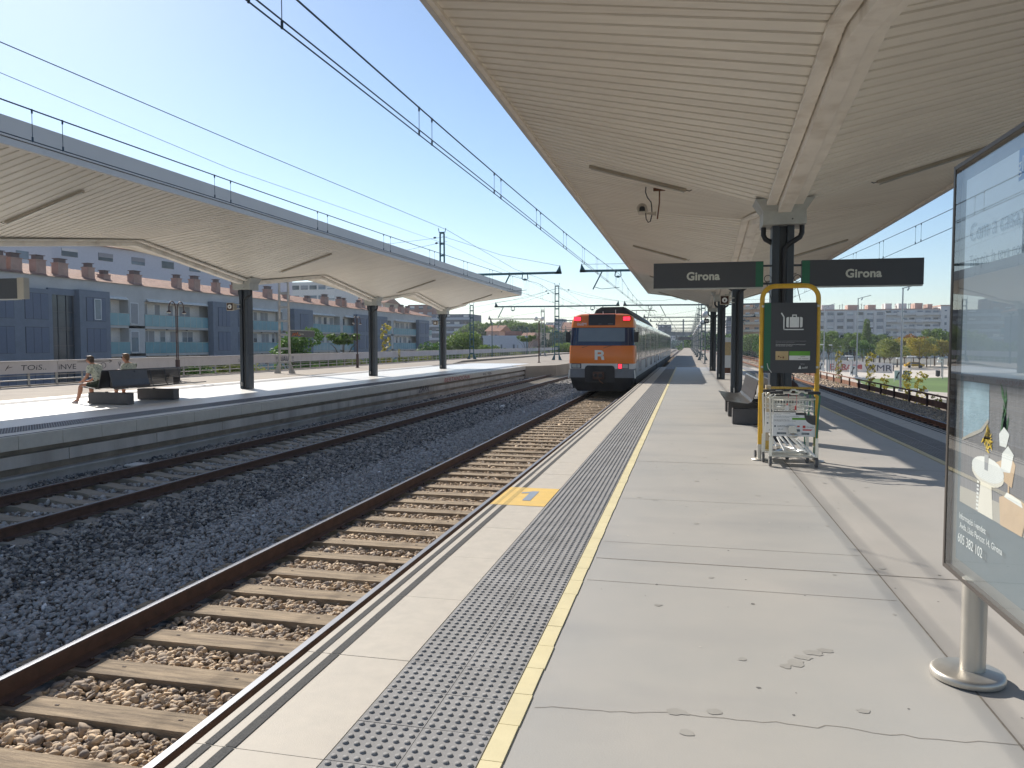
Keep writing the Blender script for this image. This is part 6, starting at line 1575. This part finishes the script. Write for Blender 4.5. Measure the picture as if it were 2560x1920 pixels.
def make_tree(kind, leafm, lobes, n, size, trunk_h, tr_r, limbs, seed):
    root = thing('tree', 'tree', 'tree', (0, 0, 0), world=False)
    b = MB(); b.tube([(0, 0, 0), (.05, .02, trunk_h * .5), (0, .05, trunk_h), (0, 0, trunk_h * 1.5)], [tr_r, tr_r * .8, tr_r * .62, tr_r * .3], 7)
    for (x, y, z) in limbs: b.tube([(0, 0, trunk_h * .85), (x * .5, y * .5, (trunk_h + z) / 2 + .1), (x, y, z)], [tr_r * .5, tr_r * .35, tr_r * .12], 5)
    b.build('trunk', ['bark'], root)
    v, f = leaf_cloud(lobes, n, size, seed=seed); bulk('crown', v, f, [leafm], root)
    TREES[kind] = root; root['fresh'] = 1; return root
def lobes_round(h0, h1, rad, k, seed):
    g = random.Random(seed); L_ = []
    for i in range(k):
        a = g.uniform(0, 2 * PI); q = g.uniform(.15, .75) * rad; z = g.uniform(h0 + .2 * (h1 - h0), h1 - .15 * (h1 - h0)); s = g.uniform(.3, .55) * rad * (1.1 - .5 * (z - h0) / (h1 - h0))
        L_.append((q * math.cos(a), q * math.sin(a), z, s, s, s * g.uniform(.6, .9)))
    L_.append((0, 0, (h0 + h1) / 2, rad * .6, rad * .6, (h1 - h0) * .40)); return L_
def limbs(h, r_, k, seed):
    g = random.Random(seed); return [(r_ * .6 * math.cos(a), r_ * .6 * math.sin(a), h * g.uniform(.8, 1.2)) for a in [2 * PI * i / k + g.uniform(-.3, .3) for i in range(k)]]
SPEC = {
 'round': ('leaf_mid', lobes_round(2.2, 8, 3.4, 11, 1), 3600, .21, 2.4, .18, limbs(5, 3, 5, 1), 1),
 'round2': ('leaf_green', lobes_round(2.0, 7.5, 3.2, 10, 2), 3400, .21, 2.2, .18, limbs(4.5, 3, 5, 2), 2),
 'yellow': ('leaf_yellow', lobes_round(1.8, 6.5, 3.0, 9, 3), 2600, .20, 2.0, .15, limbs(4, 3, 5, 3), 3),
 'orange': ('leaf_orange', lobes_round(1.8, 6.8, 3.2, 9, 4), 2600, .21, 2.0, .15, limbs(4, 3, 5, 4), 4),
 'olive': ('leaf_olive', lobes_round(1.6, 6.2, 3.3, 10, 5), 2600, .20, 1.8, .14, limbs(4, 3, 6, 5), 5),
 'poplar': ('leaf_mid', [(0, 0, 5 + 1.5 * i, 1.9 - .10 * abs(i - 3) - .08 * i, 1.9 - .1 * abs(i - 3) - .08 * i, 1.6) for i in range(9)], 7000, .22, 3.0, .25, limbs(8, 1.5, 5, 6), 6),
 'cypress': ('leaf_blue', [(0, 0, 1.2 + 1.1 * i, .85 - .085 * i, .85 - .085 * i, 1.0) for i in range(9)], 2600, .13, 1.0, .12, [], 7),
 'conifer': ('leaf_dark', [(.25 * math.cos(i * 2.1), .25 * math.sin(i * 2.1), 2.5 + .75 * i, 1.9 - .15 * i, 1.9 - .15 * i, .55) for i in range(12)], 5200, .2, 3.5, .2, limbs(6, 2, 6, 8), 8),
 'big': ('leaf_mid', lobes_round(2.5, 10.5, 5.2, 16, 9), 7000, .26, 3.2, .3, limbs(6.5, 5, 7, 9), 9),
 'big_dark': ('leaf_dark', lobes_round(2.0, 10, 5.4, 15, 10), 6000, .28, 3.0, .3, limbs(6, 5, 7, 10), 10),
 'near': ('leaf_green', lobes_round(1.5, 6.8, 2.3, 15, 12), 6500, .13, 3.0, .11, limbs(4.5, 2, 7, 12), 12),
 'sprout': ('leaf_mid', [(.9 * math.cos(a) * q, .9 * math.sin(a) * q, 4.6 + .5 * q, .28, .28, .22) for a in [i * 1.05 for i in range(6)] for q in (.5, 1.1)], 700, .16, 3.6, .05, [(1.3 * math.cos(a), 1.3 * math.sin(a), 4.9) for a in [i * 1.05 for i in range(6)]], 13),
 'sapling': ('leaf_yellow', [(0, 0, 1.0 + .5 * i, .32, .32, .35) for i in range(6)], 260, .12, 1.5, .03, [(.2, .1, 2.2), (-.2, 0, 2.6)], 14),
}
def plant(kind, loc, s=1.0, label='', cat='tree', name=None, group=None, rot=None, sz=None):
    if kind not in TREES:
        make_tree(kind, *SPEC[kind]); o = TREES[kind]; o.location = loc; o.rotation_euler = (0, 0, rot or 0); o['label'] = label
    else:
        o = dup(TREES[kind], loc, rot if rot is not None else random.uniform(0, 6.28), label)
    o.scale = (s, s, sz or s); o['category'] = cat
    if group: o['group'] = group
    return o
def on(px, Y, z): p = at(px, 860, Y); return (p.x, Y, z)
# behind the parapet on the left
plant('near', (-31.5, 57.5, -4.6), 1.15, 'leafy green tree behind the parapet next to the small name sign')
plant('sprout', (-30, 63.8, -4.2), 1.25, 'palm like sprout over the parapet between lamp and second column')
plant('sprout', (-30, 38.2, -4.9), 1.05, 'dark sprout over the parapet left of the first far column', rot=1)
plant('sapling', (-27.5, 67.6, -2.2), 1.5, 'yellow sapling over the parapet behind the second hook lamp')
plant('sapling', (-24.2, 62.5, -.05), .32, 'tiny yellow weed on the paved strip')
plant('round2', on(1070, 100, -5.0), 1.0, 'bright green tree beside the farthest column across')
plant('big', on(1150, 110, -5.2), .9, 'pale green spreading tree right of the farthest column across')
plant('round', on(1215, 118, -5.2), .88, 'pale green tree in front of the flat roofed house')
plant('sprout', on(1316, 125, -4.0), 1.3, 'spiky plant over the parapet before the beige block')
for i in range(22):     # hedge of shrubs seen through the railing
    yy = 40 + i * 5.2 + random.uniform(-1.5, 1.5); plant('olive' if i % 3 else 'round2', (-27.5 - random.random() * 2, yy, -3.0 - random.uniform(0, .6)), .60, 'shrub number %s along the foot of the parapet, seen through the railing' % ['one', 'two', 'three', 'four', 'five', 'six', 'seven', 'eight', 'nine', 'ten', 'eleven', 'twelve', 'thirteen', 'fourteen', 'fifteen', 'sixteen', 'seventeen', 'eighteen', 'nineteen', 'twenty', 'twenty-one', 'twenty-two'][i], 'shrub', group='shrubs behind the railing')
for i, (px, Y, h) in enumerate([(1357, 190, 1.0), (1362, 195, 1.15), (1404, 195, 1.05), (1414, 200, 1.1), (1399, 205, .9), (1390, 200, .8)]):
    plant('cypress', on(px, Y, -5), h * .95, '%s dark cypress in the group left of the train' % ['first', 'second', 'third', 'fourth', 'fifth', 'sixth'][i], group='cypresses by the villas')
plant('conifer', on(1228, 330, 1), 1.05, 'dark blue conifer rising above the green wood')
plant('conifer', on(1252, 340, 1), .95, 'thin pointed conifer right of the dark blue one')
plant('conifer', on(1196, 335, 1), .95, 'pointed conifer left of the dark blue one')
plant('big_dark', on(1296, 260, -5), 1.35, 'dark rounded tree behind the brick box')
plant('big_dark', on(1375, 210, -6), .95, 'dark blue green tree between the cypresses')
plant('round', on(1408, 150, -5), .9, 'light green bush beside the train cab')
plant('round', on(1430, 155, -5), .85, 'light green bush touching the train mirror')
def wood(name, label, pts, leafm, n, size, seed):
    g = np.random.default_rng(seed); Ls = []
    for (px, Y, ztop, rad) in pts:
        for k in range(5):
            p = at(px + g.uniform(-16, 16), 860, Y + g.uniform(-12, 12)); s = rad * g.uniform(.55, 1.0)
            zt_ = ztop - s * .8 - g.uniform(0, rad * .8) * (k > 0); Ls.append((p.x, p.y, zt_, s, s, s * .75))
        p = at(px, 860, Y); Ls.append((p.x, Y, (ztop - 6) / 2, rad * 1.25, rad, max(4, ztop / 2)))
    v, f = leaf_cloud(Ls, n, size, seed=seed); o = bulk(name, v, f, [leafm]); tag(o, label, 'wood', kind='stuff')
def zt_of(py, Y): return 1.6 + (860 - py) / 1922 * Y * .98
wood('hill_wood', 'sunlit green wood on the hill left of the train', [(px, 300, zt_of(py - 9, 300), 7) for px, py in ((1176, 812), (1190, 806), (1204, 812), (1216, 812), (1232, 815), (1246, 812), (1258, 808), (1268, 804), (1280, 806), (1290, 812), (1300, 810), (1312, 812), (1322, 814), (1334, 812), (1346, 812), (1356, 822))], 'leaf_mid', 60000, .70, 21)
wood('hill_wood', 'darker lower wood on the hill behind the villas', [(px, 290, zt_of(py, 290), 6) for px, py in ((1280, 830), (1296, 826), (1310, 830), (1366, 838), (1380, 836), (1396, 828), (1420, 824), (1436, 830))], 'leaf_dark', 26000, .65, 22)
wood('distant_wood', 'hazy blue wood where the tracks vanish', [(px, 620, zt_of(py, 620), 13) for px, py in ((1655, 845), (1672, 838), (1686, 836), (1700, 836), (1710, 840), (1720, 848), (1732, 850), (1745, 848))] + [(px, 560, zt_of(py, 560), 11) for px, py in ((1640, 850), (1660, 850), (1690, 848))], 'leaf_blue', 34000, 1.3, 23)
wood('distant_wood', 'green wood right of the far end of the platform', [(px, 330, zt_of(py, 330), 8) for px, py in ((1752, 832), (1764, 828), (1778, 830), (1792, 832), (1808, 834), (1826, 836), (1846, 838), (1866, 842))], 'leaf_green', 34000, .8, 24)
b = MB()       # hills closing the horizon
for (x0, x1, y, h) in ((-900, -150, 900, 34), (-200, 60, 1300, 22), (40, 700, 1500, 18), (-1500, -500, 600, 40)):
    n = 24; vs = []
    for i in range(n + 1):
        t = i / n; x = x0 + (x1 - x0) * t; hh = h * (math.sin(PI * t) ** .6) * (1 + .15 * math.sin(9 * t)); vs += [(x, y, -6), (x, y + 120, hh), (x, y + 500, -6)]
    b.add(vs, [(3 * i, 3 * i + 3, 3 * i + 4, 3 * i + 1) for i in range(n)] + [(3 * i + 1, 3 * i + 4, 3 * i + 5, 3 * i + 2) for i in range(n)], 0, True)
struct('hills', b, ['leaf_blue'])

# ================================================================== PARK on the right
for i, (px, Y, top) in enumerate([(2254, 102, 735), (2143, 145, 757), (2060, 176, 774)]):
    p = at(px, 860, Y); zt_ = 1.6 + (860 - top) / 1922 * Y * 1.03
    r = thing('park_light_mast', '%s tall park light mast with angled floodlights' % ['nearest', 'middle', 'farthest'][i], 'light mast', (p.x, Y, GZ), 'tall light masts in the park')
    b = MB(); b.cyl((p.x, Y, GZ), (p.x, Y, zt_), .15, 8, r2=.08); b.cyl((p.x, Y, GZ), (p.x, Y, GZ + .3), .3, 8); b.build('pole', ['lamp_grey'], r)
    b = MB(); b.bar((p.x - .1, Y, zt_ - .1), (p.x + 2.0, Y - .3, zt_ + .45), .40, .10); b.bar((p.x + .5, Y, zt_ - .35), (p.x + .7, Y, zt_), .16); b.build('floodlight', ['lamp_grey'], r)
def park_lamp(px, py_top, Y, label, two=False):
    p = at(px, 860, Y); zt_ = 1.6 + (860 - py_top) / 1922 * Y * 1.02
    r = thing('park_lamp', label, 'street lamp', (p.x, Y, GZ), 'small white park lamps')
    b = MB(); b.cyl((p.x, Y, GZ), (p.x, Y, zt_), .07, 6); b.build('pole', ['lamp_grey'], r)
    b = MB(); b.box(p.x - .75, p.x + .05, Y - .2, Y + .2, zt_ - .05, zt_ + .22)
    if two: b.box(p.x + .15, p.x + .9, Y - .2, Y + .2, zt_ - .05, zt_ + .2)
    b.build('lamp_head', ['lampwhite'], r)
for i, (px, py, Y, two) in enumerate([(2133, 895, 150, 0), (2122, 888, 190, 1), (2173, 890, 200, 0), (2252, 893, 160, 0), (2266, 889, 210, 0), (2279, 889, 170, 1), (2236, 890, 220, 0), (2328, 890, 210, 0), (2359, 893, 140, 0), (2356, 900, 150, 0), (2058, 862, 220, 0), (2080, 863, 220, 0), (2103, 866, 230, 0), (2180, 846, 240, 0), (2152, 940, 93, 1), (2296, 966, 78, 1)]):
    park_lamp(px, py, Y, '%s white park lamp counted from the yellow stand side' % ['first', 'second', 'third', 'fourth', 'fifth', 'sixth', 'seventh', 'eighth', 'ninth', 'tenth', 'eleventh', 'twelfth', 'thirteenth', 'fourteenth', 'double headed near', 'double headed nearest'][i], two)
names = ['first', 'second', 'third', 'fourth', 'fifth', 'sixth', 'seventh', 'eighth', 'ninth', 'tenth', 'eleventh', 'twelfth', 'thirteenth', 'fourteenth', 'fifteenth', 'sixteenth', 'seventeenth', 'eighteenth', 'nineteenth', 'twentieth', 'twenty-first', 'twenty-second', 'twenty-third', 'twenty-fourth']
plant('poplar', on(2166, 235, GZ), 1.0, 'tall narrow poplar standing in front of the finned building', sz=.70)
plist = [('round2', 2050, 240, 1.25), ('round', 2072, 230, 1.25), ('round2', 2095, 250, 1.1), ('big_dark', 2120, 255, 1.0), ('round', 2138, 240, 1.2), ('round2', 2158, 215, 1.0), ('round', 2185, 245, 1.15), ('big_dark', 2200, 260, .95),
         ('olive', 2212, 205, 1.15), ('olive', 2226, 195, 1.2), ('yellow', 2244, 210, 1.2), ('olive', 2262, 220, 1.25), ('orange', 2284, 215, 1.25), ('yellow', 2300, 200, 1.2), ('olive', 2318, 210, 1.25), ('round', 2338, 225, 1.3), ('yellow', 2356, 215, 1.15), ('round', 2372, 220, 1.2),
         ('round', 1960, 200, 1.1), ('round2', 1900, 215, 1.15), ('round', 1882, 260, 1.2), ('round2', 1925, 190, 1.0), ('olive', 2400, 210, 1.2), ('orange', 2420, 200, 1.2)]
for i, (k, px, Y, s) in enumerate(plist):
    plant(k, on(px, Y, GZ), s, '%s park tree in the row, a %s one, right of the columns' % (names[i], {'round': 'light green', 'round2': 'green', 'big_dark': 'dark green', 'olive': 'olive brown', 'yellow': 'yellow', 'orange': 'orange brown'}[k]), group='trees of the park')
for i, (px, Y, s) in enumerate([(2178, 74, 1.2), (2098, 95, 1.1), (2215, 60, .9), (2270, 58, 1.0), (2305, 50, 1.1), (2345, 42, .9), (2390, 36, .9)]):
    plant('sapling', on(px, Y, GZ + .2), s * (Y / 60) ** .3 * 1.0, '%s yellow sapling behind the rusty railing' % names[i], 'sapling', group='saplings behind the railing')
# graffiti wall and banners
a, c = on(2065, 175, GZ), on(2233, 166, GZ)
r = thing('park_wall', 'long grey park wall covered in graffiti beyond the railing', 'wall', (a[0], 170, GZ))
b = MB(); b.add([(a[0], a[1], GZ), (c[0], c[1], GZ), (c[0], c[1], GZ + 1.9), (a[0], a[1], GZ + 2.5), (a[0], a[1] + .3, GZ), (c[0], c[1] + .3, GZ), (c[0], c[1] + .3, GZ + 1.9), (a[0], a[1] + .3, GZ + 2.5)], [(0, 1, 2, 3), (3, 2, 6, 7), (1, 5, 6, 2), (0, 3, 7, 4)]); b.build('wall', ['render_grey'], r)
wd_ = (Vector(c) - Vector(a)).normalized()
def wpos(px, z): p = at(px, 860, 170.6); t = (p.x - a[0]) / (c[0] - a[0]); q = Vector(a).lerp(Vector(c), t); return (q.x, q.y - .1, GZ + z)
text('graffiti', 'WMRL', 'graffiti', r, wpos(2160, .35), wd_, (0, 0, 1), 1.25, .06, sx=1.3); text('graffiti', 'WMRL', 'graffiti_white', r, (wpos(2161, .4)[0], wpos(2161, .4)[1] - .05, GZ + .42), wd_, (0, 0, 1), 1.05, .0, sx=1.42)
text('graffiti', 'EAR', 'graffiti_red', r, wpos(2083, .35), wd_, (0, 0, 1), 1.3, .05, sx=1.2); text('graffiti', 'SAR', 'graffiti_red', r, wpos(2110, .35), wd_, (0, 0, 1), 1.2, .05, sx=1.2)
b = MB(); q = wpos(2152, 1.1); b.ball((q[0], q[1] - .05, q[2]), .8, 12, sc=(1.1, .05, .6)); b.build('graffiti', ['graffiti_red'], r)
def banner(px0, px1, Y, z0, z1, m, label, kind):
    p0, p1 = at(px0, 860, Y), at(px1, 860, Y); r = thing('banner', label, 'banner', (p0.x, Y, z0), 'advertising banners by the pitch')
    b = MB(); b.box(p0.x, p1.x, Y, Y + .08, z0, z1); b.box(p0.x, p0.x + .08, Y + .08, Y + .16, GZ, z1); b.box(p1.x - .08, p1.x, Y + .08, Y + .16, GZ, z1); b.build('sheet', [m], r)
    w = p1.x - p0.x; h = z1 - z0
    if kind == 'phone':
        b = MB(); b.tube([(p0.x + w * .34, Y - .03, z0 + h * .22), (p0.x + w * .40, Y - .03, z0 + h * .5), (p0.x + w * .62, Y - .03, z0 + h * .74)], [.10, .05, .10], 6); b.ball((p0.x + w * .34, Y - .02, z0 + h * .24), h * .10, 8); b.ball((p0.x + w * .64, Y - .02, z0 + h * .76), h * .09, 8); b.build('handset_mark', ['black'], r)
    else: text('lettering', 'V', 'lampwhite', r, (p0.x + w * .42, Y - .02, z0 + h * .2), (1, 0, 0), (0, 0, 1), h * .6, .02)
banner(2238, 2256, 128, GZ + .3, GZ + 1.75, 'white_matt', 'white banner with a black handset mark left of the V banner', 'phone')
banner(2260, 2278, 128, GZ + .3, GZ + 1.75, 'slate', 'dark banner with a white letter V by the lawn', 'v')
banner(2126, 2142, 150, GZ + .2, GZ + 1.9, 'white_matt', 'white banner with a handset mark in front of the graffiti wall', 'phone')
banner(2047, 2061, 160, GZ + .6, GZ + 2.3, 'white_matt', 'white banner with a handset mark next to the yellow stand', 'phone')
# tall ball-stop fence, small things in the park
r = thing('mesh_fence', 'tall blue green mesh fence behind the graffiti wall', 'fence', (at(2110, 860, 210).x, 210, GZ))
b = MB(); p0, p1 = at(2048, 860, 212), at(2192, 860, 212); x = p0.x
while x < p1.x: b.cyl((x, 212, GZ), (x, 212, GZ + 4.5), .06, 4); x += .9
for z in (1, 2.2, 3.4, 4.5): b.box(p0.x, p1.x, 211.97, 212.03, GZ + z - .04, GZ + z)
b.build('bars', ['bg_fence'], r)
for i, px in enumerate((2070, 2075, 2080, 2086, 2092, 2097, 2104)):
    p = at(px, 860, 168); r = thing('pole', '%s thin dark pole in front of the graffiti wall' % names[i], 'pole', (p.x, 168, GZ), 'thin poles by the graffiti wall'); b = MB(); b.cyl((p.x, 168, GZ), (p.x, 168, GZ + 3.2), .06, 5); b.build('shaft', ['bg_fence'], r)
p = at(2347, 860, 150); r = thing('litter_bin', 'dark litter bin on the plaza edge', 'litter bin', (p.x, 150, GZ)); b = MB(); b.cyl((p.x, 150, GZ + .1), (p.x, 150, GZ + 1.1), .38, 10); b.cyl((p.x, 150, GZ), (p.x, 150, GZ + .1), .2, 8); b.build('body', ['black'], r)
r = thing('parked_car', 'yellow car parked under the park trees', 'car', (at(2287, 860, 205).x, 205, GZ))
cx_ = at(2287, 860, 205).x
b = MB(); b.prism([(cx_ - 2.1, GZ + .35), (cx_ + 2.1, GZ + .35), (cx_ + 2.15, GZ + .85), (cx_ + 1.4, GZ + .95), (cx_ + .9, GZ + 1.4), (cx_ - .9, GZ + 1.42), (cx_ - 1.6, GZ + .95), (cx_ - 2.15, GZ + .85)], 'y', 204.2, 205.9); b.build('body', ['rack_yellow'], r, bevel=.08)
b = MB(); b.prism([(cx_ + 1.25, GZ + .95), (cx_ + .82, GZ + 1.33), (cx_ - .82, GZ + 1.34), (cx_ - 1.4, GZ + .95)], 'y', 204.18, 204.19); b.build('window', ['pane_dark'], r)
for s in (-1.3, 1.3): b = MB(); b.cyl((cx_ + s, 204.1, GZ + .33), (cx_ + s, 204.35, GZ + .33), .33, 14); b.build('wheel', ['rubber'], r)

# rusty railing on the right of the viaduct
r = thing('railing', 'rusty railing with a dark band along the right hand track', 'railing', (9.5, 0, -1.2))
b = MB(); b.bar((9.5, 2, -.41), (9.5, 200, -.41), .07, .06); b.build('top_rail', ['rust'], r)
b = MB(); b.box(9.53, 9.56, 2, 200, -.87, -.62); b.build('band', ['rust'], r)
b = MB(); b.box(9.42, 9.62, 2, 200, -1.25, -1.12); b.build('kerb', ['wall_concrete'], r)
y = 8.5; n = 0
while n < 70: b = MB(); b.box(9.46, 9.53, y - .05, y + .05, -1.12, -.40); b.build('post', ['rust_dark'], r); y += 2.55; n += 1
r = thing('mesh_fence', 'low wire fence beyond the rusty railing', 'fence', (11.5, 30, -2.4))
b = MB(); y = 8
while y < 60: b.bar((11.5, y, -2.6), (11.5, y, -1.75), .02); y += .28
b.bar((11.5, 8, -1.75), (11.5, 60, -1.75), .03); b.build('wires', ['rust_dark'], r)
b = MB(); b.quad((10.5, -10, -2.7), (13.5, -10, -3.1), (13.5, 200, -3.1), (10.5, 200, -2.7)); struct('embankment', b, ['soil'])

# ================================================================== HAZE
hm = bpy.data.materials.new('haze'); hm.use_nodes = True; hn = hm.node_tree.nodes; hn.clear()
ho = hn.new('ShaderNodeOutputMaterial'); hv = hn.new('ShaderNodeVolumePrincipled')
hv.inputs['Color'].default_value = (0.86, 0.92, 1.0, 1); hv.inputs['Density'].default_value = 0.00027; hv.inputs['Anisotropy'].default_value = 0.2
hm.node_tree.links.new(hv.outputs[0], ho.inputs['Volume'])
b = MB(); b.box(-1700, 1500, -300, 2300, -8, 55); hz_ = b.build('haze', [hm]); hz_['kind'] = 'stuff'
